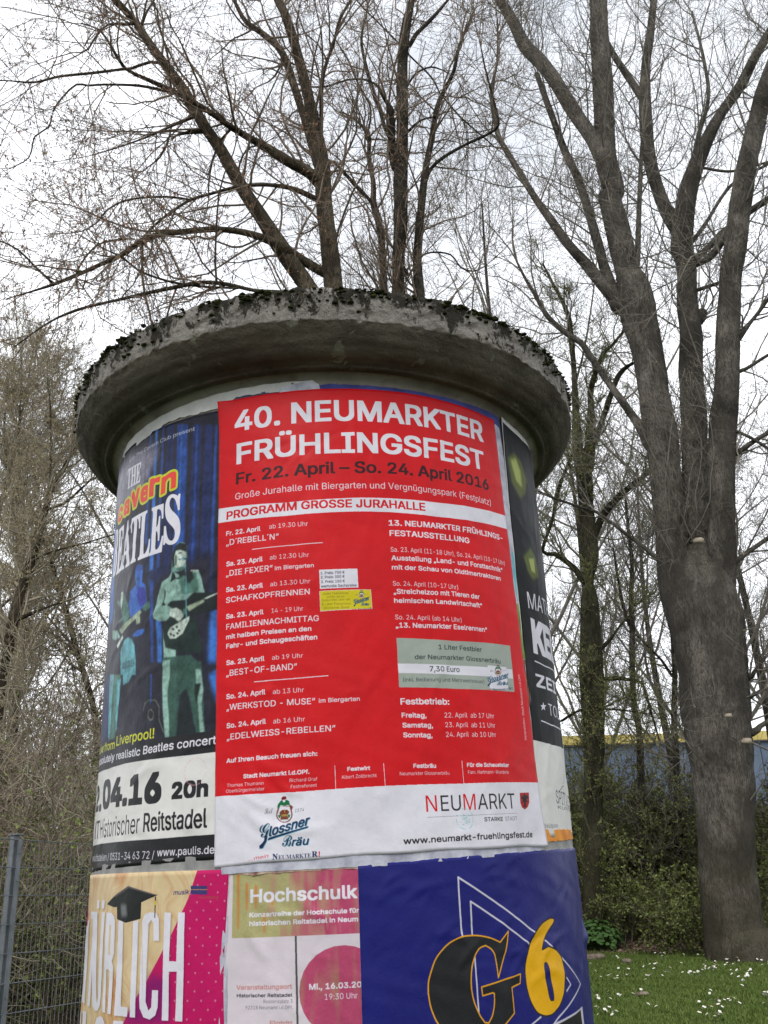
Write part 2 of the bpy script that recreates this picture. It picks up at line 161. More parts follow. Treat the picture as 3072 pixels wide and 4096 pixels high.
'C':[[[7.573,19.587,-1.211,0.929],[7.507,19.506,-1.056,0.742],[7.468,19.628,-0.824,0.633],[7.444,19.589,-0.477,0.554],[7.49,19.571,0.317,0.522],[7.603,19.537,1.225,0.54],[7.72,19.568,2.172,0.591],[7.751,19.54,3.151,0.662],[7.816,19.455,4.414,0.702],[7.834,19.404,5.577,0.749],[7.888,19.418,6.3,0.56],[7.909,19.356,6.959,0.188]],[[7.829,19.417,5.287,0.357],[7.617,19.501,5.333,0.51],[7.409,19.596,6.014,0.369],[7.468,19.614,7.193,0.353],[7.511,19.512,8.551,0.343],[7.54,19.423,9.601,0.357],[7.527,19.453,10.367,0.35],[7.577,19.484,11.351,0.351],[7.575,19.544,12.186,0.374],[7.527,19.609,12.842,0.423],[7.484,19.522,13.622,0.401],[7.455,19.641,14.222,0.307],[7.387,19.621,14.996,0.301],[7.335,19.591,15.646,0.295],[7.27,19.601,16.571,0.271]],[[7.278,19.6,16.455,0.192],[7.404,19.552,16.595,0.26],[7.352,19.642,17.643,0.276],[7.446,19.713,18.476,0.262],[7.552,19.68,19.631,0.272],[7.683,19.78,20.967,0.269],[7.773,19.765,22.231,0.251],[7.895,19.741,23.53,0.236],[8.003,19.837,24.746,0.22]],[[7.831,19.411,5.432,0.205],[7.747,19.445,5.473,0.293],[8.007,19.492,6.461,0.237],[8.065,19.444,7.804,0.258],[8.272,19.569,9.106,0.282],[8.417,19.594,10.048,0.29],[8.561,19.719,10.883,0.284],[8.669,19.755,11.696,0.279],[8.75,19.641,12.438,0.264],[8.864,19.798,13.376,0.248],[8.978,19.787,14.229,0.233],[8.963,19.711,14.879,0.257]],[[8.965,19.721,14.797,0.178],[8.922,19.74,14.876,0.241],[9.025,19.785,15.548,0.246],[8.81,19.927,16.391,0.173],[8.814,20.342,18.272,0.171],[8.97,20.461,19.999,0.176],[9.28,20.608,21.854,0.132],[9.607,20.604,23.19,0.121],[9.911,20.599,24.574,0.096],[10.134,20.623,25.562,0.076]],[[8.965,19.721,14.797,0.178],[8.922,19.74,14.876,0.241],[9.005,19.674,15.389,0.262],[9.101,19.445,15.992,0.245],[9.321,19.411,16.692,0.229],[9.665,18.987,17.501,0.176],[10.113,18.698,18.284,0.132],[10.695,18.452,19.039,0.133],[10.965,18.008,19.506,0.117],[11.301,17.741,20.0,0.111],[11.74,17.361,20.598,0.099]],[[7.829,19.417,5.287,0.237],[7.95,19.368,5.35,0.338],[8.224,19.271,6.053,0.31],[8.326,18.905,7.24,0.273],[8.457,18.668,8.502,0.281],[8.679,18.678,9.567,0.298],[8.736,18.389,10.138,0.265],[8.917,18.425,10.898,0.261],[8.979,18.279,11.566,0.263],[9.105,18.19,12.28,0.248],[9.228,18.088,13.0,0.242],[9.339,17.868,13.521,0.25],[9.612,17.663,14.717,0.245],[9.787,17.247,15.626,0.219],[10.142,17.15,16.623,0.205],[10.315,16.901,17.244,0.192],[10.697,16.618,18.107,0.172],[11.022,16.105,18.922,0.137]],[[7.495,19.544,13.427,0.157],[7.21,19.65,13.39,0.225],[6.811,19.794,13.998,0.148],[6.554,19.877,14.575,0.138],[6.114,19.735,15.098,0.121],[5.759,19.836,15.962,0.106],[5.44,19.923,16.765,0.089],[5.071,20.007,17.816,0.079],[4.693,19.884,18.63,0.067],[4.614,19.845,19.222,0.061],[4.591,19.806,20.147,0.05],[4.841,19.759,21.341,0.032],[4.939,19.686,22.632,0.026]],[[7.505,19.565,13.232,0.137],[7.145,19.7,13.225,0.196],[7.001,19.895,14.377,0.138],[6.947,20.061,15.487,0.124],[6.892,20.241,16.654,0.115],[6.803,20.392,17.693,0.105],[6.616,20.62,18.92,0.101],[6.481,20.701,19.891,0.09],[6.394,20.955,21.066,0.085],[6.303,21.222,22.302,0.074]],[[7.371,19.609,17.25,0.167],[7.389,19.602,17.305,0.238],[7.07,19.613,18.381,0.188],[6.731,19.741,19.447,0.191],[6.316,19.65,20.406,0.187],[6.002,19.822,21.334,0.19],[5.684,19.888,21.914,0.186],[5.437,19.878,22.77,0.155],[5.117,19.864,23.639,0.138],[4.796,19.876,24.559,0.119]],[[9.086,20.516,20.694,0.08],[9.007,20.551,20.759,0.114],[8.793,20.681,21.578,0.105],[8.561,20.844,22.542,0.094],[8.329,20.744,23.061,0.088]],[[8.961,19.774,14.414,0.083],[9.421,19.297,14.676,0.08],[9.885,19.109,15.081,0.08],[10.456,18.671,15.351,0.084],[10.753,18.278,15.369,0.083]],[[8.965,19.721,14.797,0.049],[9.072,19.671,14.963,0.069],[9.539,19.565,15.514,0.047],[10.418,19.439,16.715,0.041],[11.268,19.03,17.021,0.035]],[[8.907,19.794,13.696,0.036],[8.96,19.77,13.692,0.051],[9.653,19.537,13.827,0.04]],[[8.512,18.67,8.768,0.042],[8.657,18.604,8.677,0.06],[9.127,18.364,8.938,0.05],[9.591,18.287,9.172,0.047]],[[8.651,18.676,9.434,0.027],[8.782,18.615,9.353,0.038],[9.058,18.328,8.991,0.038],[9.348,18.027,8.493,0.031]],[[8.263,19.134,6.498,0.043],[8.428,19.062,6.402,0.062],[8.885,18.964,6.684,0.05],[9.405,18.849,6.994,0.047]],[[8.963,18.316,11.399,0.08],[9.103,18.247,11.391,0.114],[9.393,18.09,11.669,0.049],[9.723,18.072,12.039,0.043],[10.053,17.87,12.443,0.033]],[[8.872,18.416,10.708,0.034],[9.006,18.351,10.628,0.049],[9.231,18.309,10.675,0.042],[9.626,17.968,10.818,0.035],[9.84,17.727,10.834,0.029]],[[7.899,19.387,6.629,0.029],[7.235,19.644,6.666,0.041],[6.736,19.607,7.105,0.042],[6.264,19.581,7.517,0.035],[5.947,19.695,7.882,0.036],[5.756,19.686,7.953,0.032],[4.997,19.675,8.246,0.026],[4.665,19.724,8.452,0.02]],[[7.533,19.445,9.338,0.104],[7.332,19.522,9.358,0.149],[7.15,19.497,9.793,0.117],[7.037,19.617,10.196,0.098],[6.728,19.508,10.677,0.085],[6.581,19.728,11.23,0.078],[6.248,19.643,11.82,0.078],[6.064,19.69,12.254,0.07],[5.808,19.703,12.469,0.07],[5.404,19.849,13.064,0.062],[5.118,19.858,13.792,0.045],[4.927,19.803,14.184,0.036],[4.752,19.783,14.693,0.025]],[[7.455,19.641,14.222,0.052],[7.651,19.566,14.27,0.074],[7.938,19.622,15.781,0.064],[8.271,19.654,17.654,0.054],[8.437,19.541,18.628,0.036]],[[8.793,19.7,12.789,0.087],[8.908,19.648,12.729,0.124],[9.068,19.615,12.893,0.124],[9.121,19.638,13.054,0.117]],[[9.266,19.42,16.517,0.053],[9.333,19.387,16.452,0.076],[9.681,19.328,17.967,0.06],[10.138,19.142,19.266,0.049],[10.274,19.175,20.759,0.043],[10.346,19.388,22.702,0.032]],[[9.494,19.2,17.098,0.033],[10.161,18.816,16.611,0.035],[10.897,18.381,16.512,0.028]],[[9.475,17.766,14.119,0.074],[9.346,17.835,14.14,0.106],[8.962,18.203,13.648,0.08],[8.571,18.271,13.444,0.069]],[[7.8,19.476,4.098,0.037],[8.405,19.223,4.004,0.053],[8.546,19.106,4.135,0.037],[8.849,19.036,4.462,0.029]],[[7.775,19.508,3.625,0.028],[8.401,19.247,3.635,0.04],[8.559,19.122,3.737,0.024],[8.777,19.181,3.77,0.019]],[[7.743,19.547,2.907,0.055],[8.345,19.297,2.938,0.079],[8.535,19.308,3.063,0.053],[8.786,19.206,3.194,0.047]]],
'D':[[[5.612,23.335,-1.276,0.275],[5.736,23.244,-0.074,0.235],[5.966,23.337,1.612,0.22],[6.116,23.161,3.071,0.232],[6.178,23.172,3.683,0.258],[6.275,23.222,4.632,0.286],[6.314,23.052,5.562,0.273],[6.439,23.018,6.886,0.203],[6.53,23.178,7.312,0.099]],[[6.519,23.158,7.259,0.079],[6.551,23.149,7.55,0.107],[6.603,23.082,8.116,0.224],[6.671,23.079,9.325,0.19],[6.729,23.118,10.387,0.213],[6.66,23.162,11.053,0.147],[6.672,22.991,11.843,0.114],[6.752,23.05,12.769,0.084],[6.819,23.055,13.693,0.073],[6.845,23.06,14.641,0.082],[6.838,22.993,15.079,0.072],[6.735,23.117,15.8,0.052],[6.549,23.263,16.555,0.042],[6.333,23.182,17.11,0.026]],[[6.729,23.118,10.387,0.122],[6.76,23.109,10.339,0.174],[6.964,23.121,11.027,0.156],[7.059,23.042,11.642,0.138],[7.16,23.107,12.342,0.09],[7.268,23.222,12.995,0.081],[7.621,23.053,13.868,0.061],[8.041,23.153,14.351,0.045],[8.412,23.076,14.778,0.033]],[[6.988,23.101,11.181,0.055],[7.052,23.082,11.18,0.078],[7.206,22.892,11.519,0.074],[7.454,22.981,12.046,0.079],[7.651,22.711,12.567,0.075],[7.91,22.674,13.084,0.072],[8.145,22.553,13.284,0.052],[8.327,22.343,13.292,0.028]],[[6.628,23.081,8.57,0.066],[6.719,23.055,8.502,0.094],[7.031,22.939,9.097,0.094],[7.38,22.77,9.469,0.085],[7.84,22.592,9.835,0.072],[8.156,22.294,9.984,0.045]],[[6.539,23.152,7.441,0.065],[6.398,23.191,7.451,0.091],[6.185,23.227,7.821,0.075],[5.745,23.273,8.205,0.056],[5.435,23.214,8.271,0.045],[5.728,22.93,9.081,0.045],[5.892,22.631,9.768,0.045],[6.162,22.532,10.339,0.049],[6.318,22.372,10.678,0.049]],[[6.289,23.158,4.981,0.039],[6.505,23.099,4.919,0.056],[6.827,22.986,4.891,0.048],[7.147,22.797,4.802,0.041],[7.342,22.649,4.685,0.037],[7.37,22.41,4.062,0.031],[7.453,22.33,3.322,0.018]],[[6.227,23.197,4.158,0.026],[6.426,23.143,4.2,0.038],[6.058,23.194,4.221,0.035],[5.737,23.1,4.119,0.031],[5.471,23.268,3.971,0.031]],[[6.329,23.047,5.728,0.045],[6.535,22.99,5.639,0.064],[6.795,23.015,5.835,0.039],[7.102,22.89,6.191,0.026],[7.534,23.057,6.596,0.02]],[[6.227,23.197,4.158,0.02],[6.456,23.134,4.197,0.028],[6.851,22.768,4.084,0.022],[7.215,22.559,3.972,0.015]]],
'E':[[[7.319,24.948,-0.707,0.11],[7.617,24.915,1.675,0.101],[7.731,24.848,3.093,0.091],[7.802,24.815,3.906,0.081],[7.77,24.849,4.584,0.076],[7.838,24.78,5.599,0.077],[7.96,24.704,6.637,0.073],[8.008,24.654,7.346,0.063],[8.146,24.582,8.244,0.053],[8.231,24.717,9.243,0.047],[8.275,24.712,10.261,0.033]],[[7.996,24.667,7.169,0.02],[8.104,24.631,7.191,0.028],[8.652,24.522,7.508,0.018]],[[7.96,24.704,6.637,0.032],[7.912,24.72,6.643,0.045],[7.815,24.756,7.163,0.039],[7.729,24.609,7.891,0.032],[7.677,24.509,8.795,0.018]]],
'E2':[[[8.72,26.608,-0.792,0.117],[9.023,26.477,1.747,0.1],[9.248,26.523,3.441,0.092],[9.279,26.301,4.461,0.082],[9.481,26.347,5.55,0.073],[9.529,26.264,6.271,0.066],[9.641,26.357,7.05,0.056],[9.76,26.207,8.01,0.045],[9.856,26.165,9.351,0.031]],[[9.487,26.337,5.64,0.028],[9.423,26.36,5.628,0.04],[9.193,26.358,6.079,0.037],[8.933,26.432,6.443,0.03],[8.612,26.535,6.897,0.019]]],
'F':[[[-4.28,13.33,0.478,0.081],[-4.386,13.258,2.063,0.071],[-4.456,13.36,3.084,0.064],[-4.372,13.202,3.853,0.074],[-4.301,13.265,4.43,0.063],[-4.195,13.256,4.906,0.058],[-4.146,13.275,5.306,0.056],[-4.126,13.448,5.749,0.041],[-4.073,13.452,6.026,0.029],[-3.889,13.37,6.336,0.019],[-3.793,13.399,6.634,0.013]],[[-4.139,13.319,5.424,0.027],[-4.108,13.373,6.131,0.019],[-4.245,13.509,7.283,0.017],[-4.354,13.541,7.871,0.01]],[[-4.31,13.257,4.358,0.025],[-4.345,13.246,4.33,0.036],[-4.264,13.259,4.682,0.021],[-3.975,13.235,4.86,0.015],[-3.512,13.156,4.951,0.012],[-3.086,13.225,5.114,0.008]],[[-4.363,13.21,3.925,0.023],[-4.323,13.223,3.888,0.033],[-3.983,13.211,4.029,0.018],[-3.76,13.329,4.153,0.012]],[[-4.125,13.386,5.586,0.02],[-3.888,13.445,5.708,0.019],[-3.641,13.389,5.92,0.016],[-3.503,13.416,6.086,0.011]]],
'G':[[[-3.342,15.135,0.483,0.077],[-3.484,15.173,1.994,0.058],[-3.571,14.967,2.759,0.049],[-3.719,15.122,3.217,0.046],[-3.957,15.083,3.889,0.044],[-4.162,15.043,4.508,0.041],[-4.323,14.856,5.02,0.037],[-4.48,14.852,5.491,0.031],[-4.618,14.817,5.812,0.024],[-4.724,14.796,6.103,0.017]],[[-4.008,15.073,4.044,0.019],[-4.061,15.059,4.023,0.027],[-4.37,14.996,4.36,0.015],[-4.595,14.763,4.645,0.01]],[[-4.002,15.075,4.06,0.019],[-4.257,15.08,3.558,0.017],[-4.473,15.23,3.329,0.013]]],
'H':[[[-4.961,16.26,0.572,0.066],[-5.14,16.2,2.854,0.052],[-5.263,16.19,4.277,0.043],[-5.358,16.191,5.41,0.037],[-5.41,15.99,6.521,0.03],[-5.564,16.132,7.833,0.025],[-5.618,16.086,8.904,0.018],[-5.667,16.026,9.78,0.01]],[[-5.391,16.065,6.105,0.018],[-5.401,16.062,6.149,0.026],[-5.715,16.199,7.441,0.023],[-5.941,16.301,8.578,0.02],[-5.881,16.378,9.297,0.012]],[[-5.346,16.191,5.268,0.018],[-5.34,16.193,5.218,0.026],[-5.603,16.009,4.866,0.022]]]}
POSTERS = {
'red':{'items':[
["P",[[-0.3078,0.9803],[-0.1057,0.9699],[0.0852,0.9786],[0.2977,0.9852],[0.569,1.0047],[0.569,0.9646],[0.2948,0.9441],[0.1042,0.941],[-0.1058,0.9332],[-0.3066,0.9392]],"w",0],
["P",[[-0.2931,0.2544],[-0.0902,0.2522],[0.094,0.2586],[0.3023,0.2648],[0.5819,0.28],[0.6558,0.2853],[0.6262,0.1063],[-0.2945,0.0843]],"w",0],
["T","40. NEUMARKTER",-0.2497,1.1924,0.4764,1.2082,0.0625,"w","B"],
["T","FRÜHLINGSFEST",-0.2433,1.0969,0.4699,1.1172,0.0598,"w","B"],
["T","Fr. 22. April – So. 24. April 2016",-0.2439,1.0387,0.4796,1.0601,0.0333,"dk","B"],
["T","Große Jurahalle mit Biergarten und Vergnügungspark (Festplatz)",-0.2448,0.996,0.4825,1.0154,0.0181,"w","r"],
["T","PROGRAMM GROSSE JURAHALLE",-0.2686,0.9435,0.2555,0.9551,0.0227,"rd","B"],
["T","Fr. 22. April",-0.2685,0.8992,-0.1748,0.9,0.0127,"w","B"],
["T","ab 19.30 Uhr",-0.1516,0.9023,-0.0527,0.9023,0.0121,"w","r"],
["T","„D´REBELL´N“",-0.2679,0.873,-0.1267,0.872,0.0158,"w","b"],
["T","Sa. 23. April",-0.2666,0.8163,-0.1678,0.8167,0.013,"w","B"],
["T","ab 12.30 Uhr",-0.1493,0.8187,-0.0509,0.8191,0.0118,"w","r"],
["T","„DIE FEXER“",-0.266,0.7894,-0.1424,0.789,0.0156,"w","b"],
["T","im Biergarten",-0.1367,0.7898,-0.0396,0.7915,0.0106,"w","b"],
["T","Sa. 23. April",-0.265,0.7475,-0.1667,0.7477,0.0127,"w","B"],
["T","ab 13.30 Uhr",-0.1482,0.7492,-0.0485,0.7497,0.0115,"w","r"],
["T","SCHAFKOPFRENNEN",-0.2643,0.719,-0.0502,0.7219,0.0144,"w","b"],
["T","Sa. 23. April",-0.2631,0.6779,-0.1649,0.679,0.0124,"w","B"],
["T","14 - 19 Uhr",-0.1447,0.6803,-0.067,0.6806,0.0113,"w","r"],
["T","FAMILIENNACHMITTAG",-0.2624,0.6503,-0.029,0.6529,0.0147,"w","b"],
["T","mit halben Preisen an den",-0.2622,0.6261,-0.0473,0.629,0.0117,"w","B"],
["T","Fahr- und Schaugeschäften",-0.2613,0.6026,-0.0335,0.6069,0.0121,"w","B"],
["T","Sa. 23. April",-0.2598,0.5612,-0.162,0.5625,0.012,"w","B"],
["T","ab 19 Uhr",-0.143,0.5632,-0.068,0.5637,0.0109,"w","r"],
["T","„BEST-OF-BAND“",-0.2592,0.5338,-0.0828,0.5362,0.0149,"w","b"],
["T","So. 24. April",-0.2579,0.4779,-0.1584,0.4808,0.0122,"w","B"],
["T","ab 13 Uhr",-0.1407,0.4802,-0.0667,0.4807,0.0111,"w","r"],
["T","„WERKSTOD - MUSE“",-0.2564,0.4512,-0.0407,0.4512,0.0145,"w","b"],
["T","im Biergarten",-0.032,0.4533,0.0638,0.4553,0.01,"w","b"],
["T","So. 24. April",-0.2558,0.4086,-0.1572,0.4116,0.0119,"w","B"],
["T","ab 16 Uhr",-0.1397,0.4108,-0.0649,0.4116,0.0109,"w","r"],
["T","„EDELWEISS-REBELLEN“",-0.2549,0.3812,0.0053,0.3861,0.0142,"w","b"],
["T","Auf Ihren Besuch freuen sich:",-0.255,0.3282,-0.0369,0.3312,0.0101,"w","B"],
["T","Stadt Neumarkt i.d.OPf.",-0.2112,0.2899,-0.0558,0.2915,0.0095,"w","B"],
["T","Thomas Thumann",-0.2519,0.2733,-0.162,0.2726,0.0076,"w","r"],
["T","Oberbürgermeister",-0.2538,0.2604,-0.1594,0.26,0.0076,"w","r"],
["T","Richard Graf",-0.1009,0.2748,-0.0377,0.2757,0.0075,"w","r"],
["T","Festreferent",-0.0985,0.2609,-0.0391,0.2621,0.0075,"w","r"],
["T","Festwirt",0.0306,0.2943,0.0828,0.2955,0.009,"w","B"],
["T","Albert Zollbrecht",0.0168,0.2772,0.0971,0.2793,0.0078,"w","r"],
["T","13. NEUMARKTER FRÜHLINGS-",0.1521,0.9044,0.5214,0.9215,0.0157,"w","B"],
["T","FESTAUSSTELLUNG",0.153,0.8762,0.3887,0.8852,0.0157,"w","B"],
["T","Sa. 23. April (11-18 Uhr), So. 24. April (10-17 Uhr)",0.1537,0.8332,0.5225,0.8501,0.0124,"w","r"],
["T","Ausstellung „Land- und Forsttechnik“",0.1545,0.8101,0.509,0.8264,0.0134,"w","B"],
["T","mit der Schau von Oldtimertraktoren",0.155,0.786,0.4974,0.8009,0.0122,"w","B"],
["T","So. 24. April (10-17 Uhr)",0.1562,0.7439,0.3391,0.7501,0.0122,"w","r"],
["T","„Streichelzoo mit Tieren der",0.157,0.7227,0.4095,0.7342,0.013,"w","B"],
["T","heimischen Landwirtschaft“",0.1575,0.6993,0.4162,0.7115,0.0124,"w","B"],
["T","So. 24. April (ab 14 Uhr)",0.1581,0.657,0.3419,0.6631,0.0119,"w","r"],
["T","„13. Neumarkter Eselrennen“",0.1584,0.6358,0.4266,0.6478,0.0127,"w","B"],
["T","Festbetrieb:",0.1619,0.4469,0.2893,0.4506,0.0153,"w","B"],
["T","Freitag,",0.1631,0.4161,0.2252,0.4166,0.0116,"w","B"],
["T","22. April  ab 17 Uhr",0.2737,0.4191,0.4263,0.4266,0.0119,"w","r"],
["T","Samstag,",0.1638,0.3925,0.241,0.3937,0.0115,"w","B"],
["T","23. April  ab 11 Uhr",0.2741,0.3959,0.4266,0.4033,0.0118,"w","r"],
["T","Sonntag,",0.1642,0.3695,0.2384,0.3702,0.0114,"w","B"],
["T","24. April  ab 10 Uhr",0.2747,0.373,0.4269,0.3805,0.0117,"w","r"],
["T","Festbräu",0.1855,0.299,0.2436,0.3002,0.0097,"w","B"],
["T","Neumarkter Glossnerbräu",0.152,0.2823,0.2778,0.285,0.008,"w","r"],
["T","Für die Schausteller",0.3282,0.3042,0.464,0.31,0.0093,"w","B"],
["T","Fam. Hartmann-Wunderle",0.3302,0.288,0.4619,0.2936,0.0083,"w","r"],
["T","Veranstalter: Stadt Neumarkt i.d.OPf.",0.5481,0.3819,0.5446,0.5537,0.0095,"w","r"],
["L",[[-0.1956,0.8522],[-0.1047,0.852],[-0.0167,0.8557]],0.002,"w",0],
["L",[[-0.1869,0.5132],[-0.0965,0.514],[-0.0089,0.517]],0.002,"w",0],
["L",[[0.0024,0.3071],[0.0033,0.2563]],0.0014,"w",0],
["L",[[0.1145,0.3101],[0.1162,0.2589]],0.0014,"w",0],
["L",[[0.315,0.3179],[0.3155,0.2658]],0.0015,"w",0],
["P",[[-0.0266,0.7837],[0.0678,0.7857],[0.069,0.7363],[-0.0252,0.7336]],"w",0],
["T","1. Preis: 750 €",-0.0228,0.7714,0.0357,0.7729,0.0069,"gy","b"],
["T","2. Preis: 350 €",-0.0227,0.7604,0.0355,0.7619,0.0069,"gy","b"],
["T","3. Preis: 150 €",-0.0224,0.7486,0.0357,0.75,0.0069,"gy","b"],
["T","wertvolle Sachpreise",-0.0226,0.7371,0.0646,0.739,0.0069,"gy","b"],
["P",[[-0.0266,0.7288],[0.0999,0.7318],[0.1016,0.6815],[-0.0253,0.6765]],"w",0],
["P",[[-0.0253,0.7276],[0.0988,0.7307],[0.1003,0.6828],[-0.0243,0.6778]],"ye",0],
["T","Jeder Teilnehmer",-0.019,0.7184,0.0444,0.7193,0.0057,"ol","r"],
["T","erhält einen",-0.0087,0.7099,0.0342,0.7107,0.0057,"ol","r"],
["T","Gutschein über ein",-0.0213,0.7017,0.0478,0.703,0.0057,"ol","r"],
["T","5 Liter Partyfass",-0.0215,0.6914,0.0486,0.6922,0.0057,"ol","b"],
["T","Glossner Gold",-0.017,0.6819,0.0444,0.6825,0.0057,"ol","b"],
["P",[[-0.1299,0.2234],[-0.1276,0.2198],[-0.1312,0.2096],[-0.1322,0.2019],[-0.1294,0.1957],[-0.1239,0.1903],[-0.1156,0.1866],[-0.1065,0.1873],[-0.1001,0.1908],[-0.0955,0.1975],[-0.0944,0.2034],[-0.0964,0.213],[-0.0936,0.2194],[-0.0972,0.2234],[-0.1009,0.2228]],"bn",0],
["P",[[-0.1229,0.2226],[-0.1266,0.2128],[-0.1294,0.206],[-0.1289,0.2008],[-0.1257,0.1946],[-0.1202,0.1901],[-0.1133,0.1884],[-0.1065,0.1896],[-0.1006,0.1943],[-0.0975,0.2001],[-0.0978,0.207],[-0.1014,0.221]],"w",0],
["P",[[-0.1285,0.2268],[-0.122,0.2343],[-0.1183,0.2367],[-0.1073,0.2361],[-0.1027,0.2333],[-0.1,0.2236],[-0.1064,0.2248],[-0.1119,0.2233],[-0.122,0.2251],[-0.1257,0.218],[-0.1289,0.2181]],"gn",0],
["P",[[-0.1206,0.2386],[-0.1183,0.2428],[-0.1137,0.2443],[-0.1091,0.2432],[-0.1086,0.2379],[-0.1137,0.2364],[-0.1183,0.2367]],"mr",0],
["P",[[-0.1174,0.2362],[-0.1105,0.2367],[-0.1114,0.232],[-0.1142,0.2304],[-0.1169,0.2323]],"w",0],
["P",[[-0.1014,0.2237],[-0.0991,0.2248],[-0.0932,0.2198],[-0.0954,0.2164],[-0.1,0.2201]],"bn",0],
["P",[[-0.1248,0.2075],[-0.1229,0.2109],[-0.1183,0.2141],[-0.1064,0.2144],[-0.1019,0.2098],[-0.1037,0.2056],[-0.1064,0.2032],[-0.1042,0.1936],[-0.1229,0.1936],[-0.1211,0.1996]],"bn",0],
["P",[[-0.1179,0.2141],[-0.1156,0.2148],[-0.1151,0.2088],[-0.1174,0.2089]],"mr",0],
["P",[[-0.1137,0.2156],[-0.1117,0.2155],[-0.1117,0.2086],[-0.1138,0.2087]],"go",0],
["P",[[-0.1096,0.2145],[-0.1069,0.214],[-0.1083,0.2084],[-0.1101,0.2085]],"mr",0],
["P",[[-0.1202,0.2047],[-0.1074,0.2049],[-0.1065,0.2006],[-0.1193,0.2003]],"go",0],
["P",[[-0.1275,0.2042],[-0.122,0.2039],[-0.1229,0.1962],[-0.1266,0.199]],"gn",0],
["P",[[-0.1055,0.204],[-0.1001,0.2037],[-0.101,0.1977],[-0.1046,0.1962]],"gn",0],
["T","Seit",-0.159,0.2076,-0.1399,0.2084,0.012,"gy","c"],
["T","1574",-0.0897,0.2077,-0.0687,0.2095,0.0074,"gy","i"],
["T","G",-0.1694,0.1549,-0.1459,0.16,0.0268,"tl","c"],
["T","lossner",-0.1471,0.1574,-0.0544,0.1785,0.0209,"tl","I"],
["P",[[-0.1508,0.1494],[-0.06,0.1719],[-0.0575,0.1759],[-0.1483,0.1545]],"tl",0],
["P",[[-0.1582,0.1584],[-0.1508,0.1603],[-0.1532,0.1468],[-0.1618,0.1337],[-0.1692,0.1323],[-0.17,0.1386],[-0.1631,0.1439],[-0.1587,0.1494]],"tl",0],
["T","B",-0.1171,0.1343,-0.0949,0.1346,0.0236,"tl","c"],
["T","räu",-0.0961,0.1347,-0.0568,0.1361,0.0171,"tl","I"],
["T","G",-0.1707,0.1561,-0.1471,0.1612,0.0268,"nv","c"],
["T","lossner",-0.1483,0.1586,-0.0556,0.1797,0.0209,"nv","I"],
["P",[[-0.152,0.1506],[-0.0611,0.1731],[-0.0587,0.1771],[-0.1496,0.1557]],"nv",0],
["P",[[-0.1595,0.1596],[-0.1521,0.1615],[-0.1545,0.148],[-0.163,0.1349],[-0.1705,0.1335],[-0.1713,0.1398],[-0.1644,0.1451],[-0.1599,0.1506]],"nv",0],
["T","B",-0.1183,0.1355,-0.0961,0.1358,0.0236,"nv","c"],
["T","räu",-0.0973,0.1358,-0.058,0.1373,0.0171,"nv","I"],
["T","...mein",-0.1953,0.1091,-0.1494,0.1141,0.0076,"rd","i"],
["T","N",-0.1401,0.1087,-0.128,0.1086,0.0123,"nv","s"],
["T","EUMARKTE",-0.127,0.109,-0.054,0.1103,0.0085,"nv","s"],
["T","R",-0.0523,0.1107,-0.0394,0.111,0.0116,"nv","s"],
["T","!",-0.0375,0.1109,-0.0342,0.1108,0.0111,"rd","s"],
["P",[[0.0703,0.7217],[0.0711,0.7204],[0.0697,0.7165],[0.0693,0.7136],[0.0702,0.7114],[0.072,0.7095],[0.0747,0.7083],[0.0779,0.7087],[0.0801,0.7102],[0.0817,0.7128],[0.0822,0.715],[0.0816,0.7186],[0.0826,0.721],[0.0814,0.7224],[0.0802,0.7221]],"bn",0],
["P",[[0.0727,0.7215],[0.0713,0.7178],[0.0703,0.7153],[0.0704,0.7133],[0.0714,0.7111],[0.0732,0.7095],[0.0755,0.709],[0.0779,0.7096],[0.08,0.7115],[0.0811,0.7137],[0.0811,0.7163],[0.08,0.7215]],"w",0],
["P",[[0.0708,0.723],[0.0731,0.7259],[0.0744,0.7269],[0.0781,0.7269],[0.0797,0.726],[0.0805,0.7224],[0.0783,0.7227],[0.0764,0.7221],[0.073,0.7225],[0.0717,0.7198],[0.0706,0.7198]],"gn",0],
["P",[[0.0736,0.7275],[0.0745,0.7291],[0.076,0.7298],[0.0776,0.7295],[0.0777,0.7276],[0.076,0.7269],[0.0744,0.7269]],"mr",0],
["P",[[0.0747,0.7267],[0.077,0.7271],[0.0767,0.7253],[0.0757,0.7246],[0.0748,0.7253]],"w",0],
["P",[[0.08,0.7224],[0.0808,0.7229],[0.0828,0.7212],[0.082,0.7199],[0.0804,0.7211]],"bn",0],
["P",[[0.0719,0.7159],[0.0725,0.7172],[0.0741,0.7185],[0.0782,0.7189],[0.0797,0.7173],[0.079,0.7156],[0.0781,0.7147],[0.0787,0.7111],[0.0723,0.7108],[0.073,0.713]],"bn",0],
["P",[[0.0743,0.7185],[0.0751,0.7188],[0.0752,0.7166],[0.0744,0.7166]],"mr",0],
["P",[[0.0757,0.7192],[0.0764,0.7192],[0.0763,0.7166],[0.0756,0.7166]],"go",0],
["P",[[0.0771,0.7188],[0.078,0.7187],[0.0775,0.7166],[0.0769,0.7166]],"mr",0],
["P",[[0.0734,0.715],[0.0778,0.7153],[0.078,0.7137],[0.0737,0.7133]],"go",0],
["P",[[0.0709,0.7146],[0.0728,0.7146],[0.0724,0.7117],[0.0712,0.7127]],"gn",0],
["P",[[0.0784,0.715],[0.0802,0.715],[0.0799,0.7128],[0.0786,0.7121]],"gn",0],
["T","Seit",0.0604,0.7152,0.0668,0.7159,0.0045,"gy","c"],
["T","1574",0.0838,0.7168,0.0911,0.7179,0.0028,"gy","i"],
["T","G",0.0563,0.6953,0.0642,0.6977,0.0101,"tl","c"],
["T","lossner",0.0638,0.6967,0.0958,0.7066,0.0079,"tl","I"],
